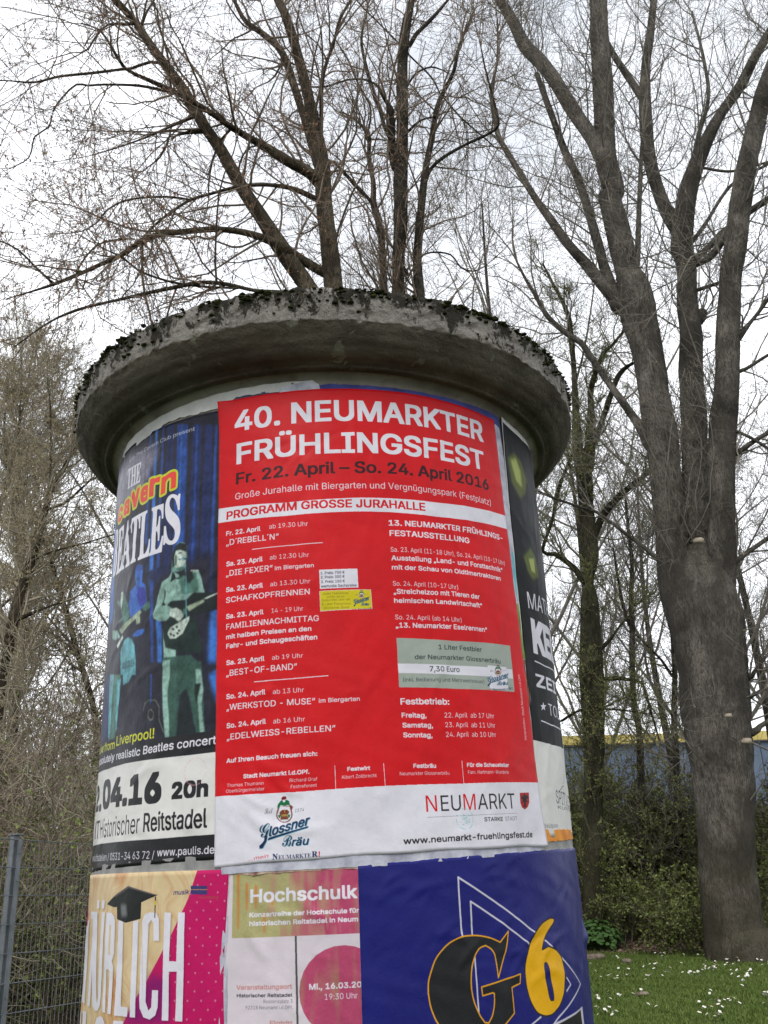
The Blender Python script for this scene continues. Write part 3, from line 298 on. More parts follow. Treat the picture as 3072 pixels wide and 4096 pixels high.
["P",[[0.0624,0.6936],[0.0938,0.704],[0.0947,0.7055],[0.0633,0.6956]],"tl",0],
["P",[[0.0601,0.6968],[0.0626,0.6977],[0.0616,0.6926],[0.0586,0.6875],[0.0561,0.6868],[0.0559,0.6892],[0.0583,0.6913],[0.0598,0.6934]],"tl",0],
["T","B",0.0737,0.6886,0.0813,0.6891,0.0089,"tl","c"],
["T","räu",0.0809,0.6891,0.0946,0.6905,0.0065,"tl","I"],
["T","G",0.0559,0.6957,0.0638,0.6981,0.0101,"nv","c"],
["T","lossner",0.0634,0.6971,0.0954,0.707,0.0079,"nv","I"],
["P",[[0.062,0.694],[0.0934,0.7044],[0.0943,0.7059],[0.0629,0.696]],"nv",0],
["P",[[0.0597,0.6973],[0.0622,0.6981],[0.0612,0.693],[0.0582,0.6879],[0.0557,0.6872],[0.0555,0.6896],[0.0579,0.6917],[0.0594,0.6939]],"nv",0],
["T","B",0.0733,0.689,0.0809,0.6895,0.0089,"nv","c"],
["T","räu",0.0805,0.6895,0.0942,0.6909,0.0065,"nv","I"],
["T","...mein",0.0472,0.6776,0.0625,0.6803,0.0029,"rd","i"],
["T","N",0.0655,0.6784,0.0696,0.6786,0.0047,"nv","s"],
["T","EUMARKTE",0.07,0.6788,0.0954,0.6807,0.0032,"nv","s"],
["T","R",0.0959,0.6809,0.1005,0.6813,0.0044,"nv","s"],
["T","!",0.1012,0.6813,0.1024,0.6813,0.0043,"rd","s"],
["P",[[0.1589,0.6101],[0.3123,0.6121],[0.5127,0.6251],[0.513,0.5024],[0.3085,0.4906],[0.1602,0.4885]],"gg",0],
["P",[[0.1597,0.5464],[0.3131,0.5492],[0.5102,0.5611],[0.5118,0.5371],[0.3113,0.5257],[0.1604,0.5231]],"w",0],
["T","1 Liter Festbier",0.2692,0.5873,0.4018,0.5931,0.0118,"dk2","b"],
["T","der Neumarkter Glossnerbräu",0.2034,0.5584,0.4663,0.5703,0.0117,"dk2","b"],
["T","7,30 Euro",0.2415,0.5298,0.3256,0.5337,0.0132,"dk2","b"],
["T","(inkl. Bedienung und Mehrwertsteuer)",0.1713,0.5025,0.402,0.5119,0.0092,"dk2","r"],
["P",[[0.4174,0.5605],[0.4869,0.5639],[0.4887,0.5046],[0.4202,0.5018]],"w",0],
["P",[[0.444,0.5542],[0.4453,0.5527],[0.4423,0.5473],[0.4412,0.5434],[0.4427,0.5406],[0.446,0.5385],[0.4513,0.5375],[0.4576,0.5388],[0.4622,0.5412],[0.4658,0.545],[0.4669,0.5481],[0.4661,0.5527],[0.4685,0.5561],[0.4661,0.5577],[0.4635,0.557]],"bn",0],
["P",[[0.4485,0.5545],[0.4455,0.5493],[0.4433,0.5457],[0.4433,0.5432],[0.445,0.5405],[0.4484,0.5388],[0.453,0.5387],[0.4577,0.54],[0.4621,0.5429],[0.4646,0.5462],[0.4648,0.5496],[0.4631,0.5561]],"w",0],
["P",[[0.4451,0.556],[0.4498,0.5604],[0.4524,0.562],[0.4599,0.5629],[0.4629,0.562],[0.4642,0.5575],[0.4599,0.5574],[0.456,0.5561],[0.4493,0.5559],[0.4464,0.552],[0.4443,0.5517]],"gn",0],
["P",[[0.451,0.5626],[0.4528,0.565],[0.456,0.5662],[0.4591,0.5662],[0.4591,0.5636],[0.4555,0.5623],[0.4524,0.562]],"mr",0],
["P",[[0.453,0.5618],[0.4578,0.5628],[0.4568,0.5604],[0.4549,0.5593],[0.4531,0.5599]],"w",0],
["P",[[0.4633,0.5574],[0.465,0.5582],[0.4688,0.5564],[0.467,0.5545],[0.464,0.5558]],"bn",0],
["P",[[0.4464,0.5469],[0.4478,0.5488],[0.4511,0.5508],[0.4592,0.5522],[0.4621,0.5505],[0.4606,0.5482],[0.4585,0.5467],[0.4595,0.5422],[0.4468,0.5403],[0.4484,0.5434]],"bn",0],
["P",[[0.4514,0.5509],[0.453,0.5515],[0.4529,0.5485],[0.4514,0.5484]],"mr",0],
["P",[[0.4543,0.5521],[0.4557,0.5522],[0.4552,0.5488],[0.4539,0.5487]],"go",0],
["P",[[0.457,0.552],[0.4589,0.552],[0.4576,0.5491],[0.4564,0.549]],"mr",0],
["P",[[0.4493,0.546],[0.458,0.5475],[0.4584,0.5454],[0.4497,0.544]],"go",0],
["P",[[0.4444,0.545],[0.448,0.5454],[0.447,0.5415],[0.4447,0.5425]],"gn",0],
["P",[[0.4592,0.5472],[0.463,0.5477],[0.462,0.5446],[0.4594,0.5434]],"gn",0],
["T","Seit",0.4244,0.5436,0.4366,0.5458,0.0058,"gy","c"],
["T","1574",0.4705,0.5508,0.4859,0.5541,0.0036,"gy","i"],
["T","G",0.4149,0.5168,0.4299,0.5215,0.013,"tl","c"],
["T","lossner",0.4289,0.52,0.4948,0.5402,0.0103,"tl","I"],
["P",[[0.4261,0.5158],[0.4901,0.5363],[0.4922,0.5385],[0.428,0.5185]],"tl",0],
["P",[[0.422,0.5195],[0.4267,0.5211],[0.4244,0.5143],[0.4183,0.507],[0.4137,0.5057],[0.4136,0.5088],[0.4181,0.512],[0.4212,0.515]],"tl",0],
["T","B",0.4472,0.5114,0.4624,0.5137,0.0117,"tl","c"],
["T","räu",0.4616,0.5136,0.4903,0.5185,0.0085,"tl","I"],
["T","G",0.4142,0.5173,0.4291,0.5219,0.013,"nv","c"],
["T","lossner",0.4282,0.5205,0.4939,0.5407,0.0103,"nv","I"],
["P",[[0.4254,0.5162],[0.4893,0.5367],[0.4914,0.539],[0.4273,0.519]],"nv",0],
["P",[[0.4213,0.52],[0.426,0.5216],[0.4237,0.5147],[0.4176,0.5075],[0.413,0.5062],[0.4129,0.5093],[0.4174,0.5125],[0.4205,0.5155]],"nv",0],
["T","B",0.4465,0.5118,0.4617,0.5142,0.0117,"nv","c"],
["T","räu",0.4608,0.5141,0.4895,0.519,0.0085,"nv","I"],
["T","...mein",0.3968,0.4922,0.4249,0.4984,0.0037,"rd","i"],
["T","N",0.4306,0.4965,0.4385,0.4975,0.0061,"nv","s"],
["T","EUMARKTE",0.4391,0.4978,0.4909,0.5057,0.0042,"nv","s"],
["T","R",0.4921,0.5061,0.5022,0.5077,0.0058,"nv","s"],
["T","!",0.5037,0.5079,0.5063,0.5082,0.0056,"rd","s"],
["T","N",0.2121,0.2006,0.2398,0.2014,0.0364,"rd","m"],
["T","EU",0.2499,0.2021,0.3035,0.2039,0.0351,"k","m"],
["T","M",0.311,0.2047,0.3445,0.2058,0.0365,"rd","m"],
["T","ARKT",0.3515,0.2064,0.4754,0.2118,0.0357,"k","m"],
["L",[[0.2126,0.1882],[0.3316,0.1932],[0.4787,0.2007]],0.0007,"gy",0],
["T","STARKE",0.368,0.1797,0.4271,0.1815,0.0092,"k","b"],
["T","STADT",0.4352,0.1822,0.4776,0.1841,0.0093,"gy","r"],
["P",[[0.4974,0.2497],[0.5367,0.2527],[0.5342,0.2291],[0.5253,0.2173],[0.5121,0.2105],[0.5007,0.2151],[0.4958,0.225]],"sh",0],
["P",[[0.5121,0.2471],[0.5191,0.2487],[0.5205,0.2437],[0.5301,0.2467],[0.5303,0.2391],[0.5224,0.2357],[0.5272,0.2288],[0.5196,0.2297],[0.5169,0.2208],[0.5221,0.2172],[0.5074,0.2166],[0.5123,0.2282],[0.5032,0.2258],[0.508,0.2343],[0.5005,0.2365],[0.5043,0.2442],[0.5111,0.2407]],"k",0],
["S",0.3122,0.1845,0.026,"te"],
["T","www.neumarkt-fruehlingsfest.de",0.153,0.1305,0.5354,0.1459,0.0136,"k","B"]]},
'beatles':{'items':[
["P",[[-0.9023,1.4684],[-0.9023,1.4699],[-0.7048,0.4134],[-0.8076,0.4287]],"b3",0.004],
["P",[[-0.5743,1.3179],[-0.5673,1.3152],[-0.532,0.3895],[-0.5551,0.3925]],"b2",0.004],
["P",[[-0.5446,1.3063],[-0.5344,1.3024],[-0.5057,0.3862],[-0.5304,0.3893]],"b3",0.004],
["P",[[-0.5102,1.2934],[-0.5044,1.2912],[-0.481,0.3831],[-0.5011,0.3856]],"b2",0.004],
["P",[[-0.4874,1.2851],[-0.4605,1.2758],[-0.4442,0.3787],[-0.4815,0.3831]],"b1",0.004],
["P",[[-0.4451,1.2706],[-0.4063,1.2583],[-0.3979,0.3734],[-0.4447,0.3787]],"b2",0.004],
["P",[[-0.4302,1.2658],[-0.4282,1.2652],[-0.4168,0.3755],[-0.4316,0.3772]],"b3",0.004],
["P",[[-0.3879,1.2527],[-0.357,1.2439],[-0.3551,0.3688],[-0.3942,0.373]],"b1",0.004],
["P",[[-0.3745,1.2488],[-0.3701,1.2476],[-0.3665,0.37],[-0.3823,0.3717]],"b2",0.004],
["P",[[-0.3443,1.2405],[-0.3195,1.234],[-0.3221,0.3655],[-0.3555,0.3688]],"b1",0.004],
["P",[[-0.3114,1.232],[-0.3058,1.2307],[-0.3101,0.3643],[-0.3261,0.3658]],"b2",0.004],
["P",[[-0.9023,1.2871],[-0.713,1.2694],[-0.5225,1.2268],[-0.6155,1.0967],[-0.9023,1.1404],[-0.9023,1.1202]],"hz",0.03],
["P",[[-0.5548,0.8398],[-0.5362,0.8616],[-0.4889,0.8619],[-0.4649,0.85],[-0.4667,0.8344],[-0.5015,0.8285]],"b1",0.002],
["P",[[-0.6046,0.954],[-0.5967,0.9559],[-0.5577,0.9465],[-0.5179,0.6095],[-0.5613,0.6178]],"bd",0.01],
["P",[[-0.5338,0.8345],[-0.514,0.8296],[-0.4965,0.6056],[-0.5086,0.6078]],"b2",0.004],
["P",[[-0.4991,0.7169],[-0.4697,0.7108],[-0.4622,0.5994],[-0.4848,0.6034]],"b3",0.004],
["P",[[-0.3083,0.7104],[-0.2895,0.717],[-0.2855,0.5729],[-0.3146,0.5767]],"b3",0.012],
["P",[[-0.7438,0.8218],[-0.5364,0.8307],[-0.3045,0.8697],[-0.276,0.3611],[-0.9023,0.3884],[-0.9023,0.7309]],"bd",0.03],
["P",[[-0.5338,0.8345],[-0.5173,0.8304],[-0.4995,0.6061],[-0.5086,0.6078]],"b2",0.004],
["P",[[-0.4961,0.7163],[-0.4754,0.712],[-0.465,0.5999],[-0.4819,0.6029]],"b3",0.004],
["P",[[-0.3083,0.7104],[-0.2895,0.717],[-0.2855,0.5729],[-0.3146,0.5767]],"b3",0.012],
["P",[[-0.6128,0.8803],[-0.6062,0.8952],[-0.59,0.8948],[-0.5719,0.8856],[-0.5704,0.8707],[-0.5729,0.8404],[-0.5534,0.8252],[-0.5438,0.7764],[-0.5618,0.7646],[-0.5909,0.7596],[-0.6271,0.7522],[-0.6442,0.7954],[-0.6371,0.8287],[-0.604,0.8404],[-0.6121,0.8634]],"b4",0.002],
["P",[[-0.6131,0.8825],[-0.6062,0.8952],[-0.5859,0.8926],[-0.5717,0.8835],[-0.5725,0.8733],[-0.5961,0.8777]],"b2",0.002],
["P",[[-0.5907,0.8287],[-0.5679,0.8268],[-0.5482,0.8056],[-0.5484,0.7715],[-0.5771,0.7723],[-0.5965,0.8097]],"b5",0.004],
["P",[[-0.6002,0.8601],[-0.5919,0.8579],[-0.5935,0.8542],[-0.5997,0.8558]],"b1",0.001],
["P",[[-0.747,0.8619],[-0.6915,0.8501],[-0.647,0.7982],[-0.6325,0.7597],[-0.649,0.7455],[-0.6954,0.7407],[-0.7631,0.7643],[-0.7668,0.8098],[-0.738,0.823]],"g4",0.004],
["P",[[-0.7094,0.8488],[-0.6874,0.8426],[-0.6866,0.8213],[-0.6933,0.7939],[-0.7035,0.8176]],"g1",0.003],
["P",[[-0.7498,0.8735],[-0.6867,0.855],[-0.6852,0.8462],[-0.7028,0.8469],[-0.7043,0.822],[-0.7361,0.8309]],"bd",0.003],
["P",[[-0.7557,0.8322],[-0.7011,0.8043],[-0.6836,0.7706],[-0.7367,0.7532],[-0.7589,0.7485],[-0.7541,0.7935]],"bd",0.004],
["P",[[-0.7728,0.7668],[-0.6985,0.7579],[-0.6663,0.762],[-0.669,0.7463],[-0.7197,0.7385],[-0.7566,0.7396]],"bd",0.003],
["P",[[-0.7004,0.7357],[-0.576,0.762],[-0.5642,0.7532],[-0.6807,0.7207]],"g5",0.002],
["P",[[-0.7595,0.7508],[-0.7133,0.739],[-0.6908,0.715],[-0.7284,0.716],[-0.762,0.7284]],"g2",0.003],
["P",[[-0.7689,0.7218],[-0.7213,0.7142],[-0.6683,0.7096],[-0.6657,0.6928],[-0.7085,0.6826],[-0.7533,0.6645],[-0.7782,0.6909]],"bd",0.003],
["P",[[-0.711,0.6954],[-0.6744,0.7151],[-0.6676,0.7054],[-0.7029,0.6854]],"g1",0.002],
["P",[[-0.5555,0.7732],[-0.5322,0.7777],[-0.5242,0.7599],[-0.5433,0.7523],[-0.5614,0.7605]],"g4",0.003],
["P",[[-0.5976,0.7491],[-0.5749,0.7517],[-0.5687,0.7264],[-0.5873,0.7267]],"g5",0.003],
["P",[[-0.6097,0.698],[-0.5853,0.7083],[-0.5561,0.7067],[-0.5447,0.7013],[-0.5547,0.6917],[-0.5834,0.6911]],"b4",0.001],
["P",[[-0.6728,0.6409],[-0.6785,0.6757],[-0.6563,0.6967],[-0.6335,0.7004],[-0.6108,0.6903],[-0.5923,0.6685],[-0.5826,0.6221]],"cy",0.002],
["P",[[-0.6659,0.6054],[-0.6803,0.6735],[-0.6492,0.6964],[-0.6268,0.6987],[-0.6035,0.6786],[-0.5846,0.6403],[-0.5789,0.5881]],"cy",0.001],
["P",[[-0.6522,0.6026],[-0.5973,0.5917],[-0.6154,0.576],[-0.6481,0.575]],"cy",0.001],
["T","BEATLES",-0.6588,0.6191,-0.5911,0.6138,0.0183,"k","s"],
["T","cavern",-0.6471,0.6412,-0.6141,0.6404,0.0093,"g3","b"],
["P",[[-0.4447,0.8373],[-0.4448,0.8837],[-0.438,0.9065],[-0.4199,0.9154],[-0.4016,0.9091],[-0.3921,0.8938],[-0.391,0.8695],[-0.3953,0.8564],[-0.3957,0.8386],[-0.4181,0.8334]],"g3",0.001],
["P",[[-0.4368,0.8858],[-0.432,0.8948],[-0.4135,0.8926],[-0.3967,0.8848],[-0.3946,0.8682],[-0.3987,0.8491],[-0.4107,0.8378],[-0.429,0.8418],[-0.4353,0.8592]],"g1",0.001],
["P",[[-0.4413,0.8486],[-0.446,0.8819],[-0.438,0.9065],[-0.4198,0.9144],[-0.3989,0.9055],[-0.392,0.8918],[-0.3927,0.8799],[-0.4161,0.8922],[-0.4318,0.8928],[-0.4364,0.8797],[-0.4361,0.8514]],"gk",0.001],
["P",[[-0.4235,0.8858],[-0.408,0.8843],[-0.4078,0.8802],[-0.4207,0.8817]],"gk",0.0015],
["P",[[-0.4213,0.8681],[-0.4135,0.8674],[-0.4133,0.8633],[-0.4185,0.8639]],"gk",0.0015],
["P",[[-0.434,0.8831],[-0.427,0.8775],[-0.4268,0.8493],[-0.4337,0.8549]],"g4",0.003],
["P",[[-0.4111,0.8698],[-0.3997,0.8693],[-0.398,0.861],[-0.4093,0.8604]],"cy",0.001],
["P",[[-0.402,0.8658],[-0.3945,0.8662],[-0.3943,0.8602],[-0.3992,0.8602]],"bd",0.001],
["P",[[-0.4292,0.8458],[-0.406,0.8447],[-0.4029,0.8341],[-0.4155,0.8329],[-0.4289,0.8398]],"g4",0.003],
["P",[[-0.4799,0.8174],[-0.4548,0.8236],[-0.4421,0.8387],[-0.4176,0.8234],[-0.3821,0.8081],[-0.3708,0.8236],[-0.352,0.8209],[-0.3445,0.8048],[-0.3343,0.7719],[-0.3268,0.7476],[-0.3473,0.7588],[-0.3652,0.7466],[-0.3878,0.7238],[-0.3966,0.7063],[-0.4432,0.7229],[-0.4475,0.7064],[-0.484,0.7118],[-0.5073,0.7245],[-0.5068,0.7382],[-0.4968,0.7655],[-0.4874,0.7991]],"g2",0.001],
["P",[[-0.4226,0.8205],[-0.3896,0.8136],[-0.3612,0.8197],[-0.3479,0.7743],[-0.359,0.7648],[-0.402,0.7652],[-0.408,0.7859]],"g4",0.004],
["P",[[-0.3928,0.83],[-0.3708,0.8236],[-0.3653,0.8048],[-0.3789,0.7918],[-0.3965,0.8032]],"gk",0.004],
["P",[[-0.4471,0.81],[-0.4421,0.8387],[-0.4336,0.8308],[-0.4276,0.8176],[-0.4096,0.8157],[-0.4144,0.8108],[-0.4301,0.8142],[-0.443,0.8091]],"gk",0.001],
["P",[[-0.4207,0.834],[-0.4053,0.8307],[-0.4044,0.8127],[-0.4174,0.8194]],"gk",0.001],
["P",[[-0.4696,0.7931],[-0.4636,0.7878],[-0.4636,0.7661],[-0.4673,0.7591],[-0.4584,0.7493],[-0.4751,0.749],[-0.4679,0.7671]],"gk",0.002],
["P",[[-0.4556,0.7488],[-0.44,0.7572],[-0.3891,0.751],[-0.366,0.766],[-0.3429,0.7619],[-0.2904,0.7513],[-0.2892,0.7075],[-0.3749,0.7025],[-0.3964,0.7025],[-0.4049,0.7251],[-0.4388,0.7375]],"gk",0.003],
["P",[[-0.3882,0.7316],[-0.3332,0.741],[-0.3308,0.7349],[-0.378,0.7182]],"g5",0.003],
["P",[[-0.4,0.7261],[-0.388,0.7277],[-0.3897,0.7127],[-0.3993,0.7106]],"g4",0.002],
["P",[[-0.4439,0.7347],[-0.423,0.7344],[-0.4048,0.7232],[-0.3967,0.7083],[-0.4036,0.7],[-0.4158,0.6946],[-0.4267,0.7081],[-0.4455,0.7176]],"g1",0.002],
["P",[[-0.4637,0.7038],[-0.4453,0.7137],[-0.424,0.7057],[-0.4107,0.6937],[-0.3914,0.6997],[-0.3749,0.7025],[-0.3537,0.6894],[-0.3377,0.6216],[-0.337,0.6031],[-0.4318,0.6181],[-0.4624,0.6424],[-0.4677,0.6815]],"g7",0.002],
["P",[[-0.4494,0.6723],[-0.441,0.6859],[-0.4157,0.6927],[-0.3774,0.7048],[-0.377,0.6952],[-0.3969,0.6628],[-0.4186,0.6543],[-0.4392,0.6571]],"g1",0.001],
["P",[[-0.4361,0.6835],[-0.4292,0.6841],[-0.424,0.678],[-0.43,0.6755]],"gk",0.001],
["P",[[-0.4234,0.6869],[-0.4166,0.6875],[-0.4116,0.6814],[-0.4174,0.6789]],"gk",0.001],
["P",[[-0.4153,0.6758],[-0.4086,0.6765],[-0.4036,0.6705],[-0.4094,0.668]],"gk",0.001],
["P",[[-0.4199,0.6691],[-0.4132,0.6698],[-0.4082,0.6638],[-0.414,0.6612]],"gk",0.001],
["P",[[-0.4325,0.6657],[-0.4256,0.6663],[-0.4204,0.6603],[-0.4264,0.6578]],"gk",0.001],
["P",[[-0.4433,0.6715],[-0.4362,0.6721],[-0.431,0.666],[-0.437,0.6635]],"gk",0.001],
["P",[[-0.3938,0.8501],[-0.3957,0.8386],[-0.3903,0.8019],[-0.385,0.6909],[-0.3875,0.6914],[-0.3937,0.8223],[-0.3997,0.8434]],"cy",0.0006],
["P",[[-0.3757,0.8275],[-0.3521,0.8229],[-0.3508,0.8197],[-0.378,0.825]],"g1",0.001],
["P",[[-0.3333,0.7429],[-0.3202,0.7465],[-0.2904,0.7522],[-0.2904,0.7503],[-0.3244,0.7415]],"g1",0.001],
["P",[[-0.4685,0.6932],[-0.4624,0.6424],[-0.4568,0.5985],[-0.4177,0.592],[-0.4169,0.623],[-0.4538,0.6351],[-0.4636,0.6616]],"g2",0.001],
["P",[[-0.9023,0.6568],[-0.7642,0.6261],[-0.7284,0.4476],[-0.8461,0.4566]],"b1",0.006],
["P",[[-0.7642,0.6261],[-0.6648,0.6051],[-0.6697,0.5574],[-0.6822,0.4404],[-0.7362,0.444],[-0.7249,0.5435]],"g4",0.003],
["P",[[-0.7642,0.6261],[-0.7244,0.6176],[-0.7223,0.4945],[-0.7284,0.4476],[-0.7422,0.4497]],"cy",0.002],
["P",[[-0.6896,0.5955],[-0.6632,0.595],[-0.673,0.4625],[-0.6848,0.4549]],"cy",0.002],
["P",[[-0.4615,0.6114],[-0.3667,0.6028],[-0.3348,0.5707],[-0.327,0.5025],[-0.3507,0.4899],[-0.3787,0.5204],[-0.4144,0.4962],[-0.4538,0.52]],"g6",0.003],
["P",[[-0.4646,0.6073],[-0.3929,0.6022],[-0.3987,0.5119],[-0.405,0.4066],[-0.4449,0.4081]],"g6",0.002],
["P",[[-0.4003,0.6011],[-0.3352,0.5799],[-0.317,0.4054],[-0.3432,0.4049],[-0.3676,0.4943],[-0.3933,0.5519]],"g6",0.002],
["P",[[-0.4604,0.5439],[-0.4609,0.602],[-0.436,0.6],[-0.4338,0.5627],[-0.4407,0.5181],[-0.4317,0.4495],[-0.4292,0.4073],[-0.4434,0.409],[-0.4541,0.4749]],"g2",0.002],
["P",[[-0.351,0.5639],[-0.3359,0.5618],[-0.326,0.5112],[-0.3299,0.4741],[-0.3183,0.4055],[-0.3314,0.4069],[-0.3393,0.4753],[-0.3466,0.5228]],"g2",0.003],
["P",[[-0.3523,0.528],[-0.3332,0.5277],[-0.3447,0.4759],[-0.3514,0.5055]],"gk",0.003],
["P",[[-0.3929,0.5134],[-0.3783,0.5114],[-0.3606,0.4624],[-0.3447,0.4083],[-0.4036,0.4086]],"gk",0.003],
["P",[[-0.31,0.5449],[-0.2846,0.5552],[-0.2822,0.4665],[-0.2957,0.4987]],"b3",0.01],
["L",[[-0.505,0.5746],[-0.5013,0.5046]],0.006,"b2",0],
["L",[[-0.532,0.4865],[-0.5277,0.5042],[-0.5091,0.5104],[-0.4835,0.5064],[-0.4684,0.4882],[-0.466,0.4541],[-0.4473,0.4205]],0.0009,"g5",0],
["L",[[-0.5087,0.4829],[-0.4998,0.4861],[-0.4882,0.4753],[-0.4906,0.4598],[-0.5013,0.4591],[-0.5114,0.4697],[-0.5087,0.4829]],0.0011,"g5",0],
["T","with The Cavern Club present",-0.704,1.2456,-0.3811,1.2327,0.0119,"w2","r"],
["T","THE",-0.7137,1.1647,-0.6139,1.151,0.0639,"w","s"],
["T","c",-0.7977,1.0859,-0.742,1.0791,0.0502,"rr","Ky"],
["T","a",-0.7309,1.0836,-0.681,1.0783,0.0509,"rr","Ky"],
["T","v",-0.6712,1.0818,-0.614,1.0813,0.0571,"rr","Ky"],
["T","e",-0.6085,1.0794,-0.559,1.0767,0.0523,"rr","Ky"],
["T","r",-0.5596,1.0837,-0.5077,1.0754,0.0573,"rr","Ky"],
["T","n",-0.5035,1.0722,-0.4428,1.079,0.0552,"rr","Ky"],
["T","EATLE",-0.7724,0.9183,-0.4838,0.9038,0.1403,"w","s"],
["T","S",-0.4832,0.9217,-0.4199,0.9073,0.1474,"w","s"],
["T","B",-0.8281,0.9283,-0.775,0.9192,0.1483,"w","s"],
["P",[[-0.9023,0.391],[-0.8337,0.4009],[-0.8495,0.4251],[-0.6132,0.4003],[-0.4761,0.4066],[-0.2806,0.4081],[-0.2792,0.356],[-0.3534,0.3579],[-0.4728,0.3612],[-0.6089,0.3669],[-0.7182,0.3662],[-0.9023,0.3749],[-0.9023,0.3639]],"bk",0.0],
["P",[[-0.9023,0.3737],[-0.9023,0.3751],[-0.7182,0.3662],[-0.6088,0.3657],[-0.4727,0.3601],[-0.3533,0.3568],[-0.2792,0.3571],[-0.2741,0.1709],[-0.4592,0.1724],[-0.6133,0.177],[-0.7407,0.181],[-0.9023,0.1848]],"w3",0],
["P",[[-0.9023,0.1848],[-0.7407,0.181],[-0.6133,0.177],[-0.4592,0.1724],[-0.2741,0.1709],[-0.2699,0.1008],[-0.9023,0.1109]],"bk",0],
["T","Live from",-0.864,0.4243,-0.6807,0.4133,0.0225,"yy","b"],
["T","Liverpool!",-0.6687,0.4181,-0.4817,0.4117,0.0253,"yy","b"],
["T","an absolutely realistic",-0.9023,0.3934,-0.5349,0.3765,0.0194,"w","b"],
["T","Beatles concert",-0.5222,0.3771,-0.2841,0.3755,0.0205,"w","b"],
["T","2.",-0.8705,0.2712,-0.7645,0.2645,0.0671,"bk","K"],
["T","04.16",-0.753,0.2668,-0.446,0.2546,0.0732,"bk","K"],
["T","20h",-0.4115,0.2587,-0.3032,0.2566,0.0392,"bk","K"],
["T","KT",-0.8419,0.1985,-0.7688,0.1964,0.0453,"bk","b"],
["T","Historischer",-0.7593,0.1961,-0.5222,0.1903,0.046,"bk","r"],
["T","Reitstadel",-0.506,0.1916,-0.3034,0.187,0.0436,"bk","b"],
["T","Vorverkaufsstellen / 0531-34 63 72 /",-0.9023,0.1458,-0.4609,0.1289,0.0171,"w","r"],
["T","www.paulis.de",-0.4518,0.1328,-0.2824,0.1296,0.0174,"w","b"],
["R",-0.3424,0.3167,0.034,"pk"]]},
'kellner':{'items':[
["P",[[0.5787,1.315],[0.6421,1.3101],[0.7266,1.3101],[0.9023,1.3333],[0.9023,1.0791],[0.9023,0.7809],[0.9023,0.4004],[0.7066,0.3883],[0.5789,0.3875],[0.5731,0.5882],[0.5752,0.9462],[0.5636,1.1619]],"dg",0],
["P",[[0.5952,1.1995],[0.6407,1.2332],[0.6854,1.2263],[0.7263,1.173],[0.7023,1.1231],[0.6542,1.0928],[0.6062,1.1231]],"lg",0.012],
["P",[[0.6139,1.1994],[0.6526,1.2205],[0.6762,1.1883],[0.6796,1.1352],[0.6357,1.1398]],"yl",0.01],
["P",[[0.5887,0.7657],[0.9023,0.8461],[0.9023,0.7156],[0.567,0.6442]],"bk3",0.03],
["P",[[0.6349,0.9059],[0.6992,0.95],[0.7423,0.9306],[0.744,0.873],[0.6893,0.8515],[0.6543,0.8672]],"lg",0.01],
["P",[[0.6721,0.91],[0.7193,0.9237],[0.7189,0.8787],[0.6876,0.8763]],"yl",0.006],
["L",[[0.5783,0.3843],[0.5731,0.5882],[0.5752,0.9462],[0.5627,1.1563],[0.5777,1.316]],0.0031,"w",0],
["L",[[0.5775,1.3145],[0.6421,1.3101],[0.7266,1.3101],[0.9023,1.335]],0.0036,"w",0],
["L",[[0.7213,1.3616],[0.7607,1.2426],[0.7443,1.0637],[0.7332,0.967]],0.0027,"bk3",0],
["T","MATHI",0.6357,0.754,0.9023,0.7839,0.0484,"w","l"],
["T","KEL",0.6399,0.6285,0.9023,0.6449,0.0986,"w","K"],
["T","ZEIT",0.6384,0.535,0.9023,0.549,0.0361,"w","k"],
["T","TOUR",0.7095,0.4685,0.9023,0.4794,0.032,"w","l"],
["T","SPITALST",0.6952,0.2366,0.9023,0.2358,0.0336,"gy","l"],
["T","KUNST",0.7042,0.2224,0.9023,0.2274,0.0087,"gy","r"],
["T","@südpolm",0.5929,0.1697,0.6885,0.1744,0.0102,"gy","l"],
["P",[[0.6734,0.4984],[0.6767,0.4905],[0.6939,0.4928],[0.6786,0.4851],[0.6807,0.4769],[0.6685,0.4801],[0.6543,0.4732],[0.6608,0.4825],[0.6503,0.4864],[0.6656,0.4889]],"w",0],
["L",[[0.6427,0.6057],[0.7235,0.6061],[0.9023,0.6212]],0.0036,"w",0],
["L",[[0.6452,0.4446],[0.7254,0.4429],[0.9023,0.4524]],0.0034,"w",0],
["L",[[0.8227,0.323],[0.7976,0.2981],[0.7562,0.2778],[0.7306,0.2691]],0.0022,"gy",0]]},
'magenta':{'items':[
["P",[[-0.3237,0.1009],[-0.3486,0.0365],[-0.3971,-0.0434],[-0.4688,-0.1396],[-0.4984,-0.1676],[-0.5456,-0.2223],[-0.2281,-0.2242],[-0.2346,0.1003]],"mg",0],
["P",[[-0.4521,-0.1192],[-0.4688,-0.1396],[-0.4984,-0.1676],[-0.5456,-0.2223],[-0.39,-0.2179],[-0.3949,-0.1302]],"mg2",0.02],
["P",[[-0.9023,0.1125],[-0.8415,0.0085],[-0.9023,-0.0785],[-0.9023,-0.1846],[-0.9023,-0.2439],[-0.9023,-0.2436],[-0.9023,-0.1633],[-0.9023,-0.0129]],"mg",0.001],
["D",-0.3059,0.0826,-0.2705,0.0809,-0.2875,0.0645],
["T","musik",-0.3926,0.0463,-0.3452,0.0459,0.01,"nv2","I"],
["P",[[-0.3422,0.0635],[-0.298,0.0615],[-0.2969,0.043],[-0.3414,0.0458]],"nv2",0.001],
["L",[[-0.3418,0.0554],[-0.2973,0.0535]],0.0013,"or",0],
["T","nürnberg",-0.3187,0.0353,-0.268,0.0337,0.0061,"ol2","i"],
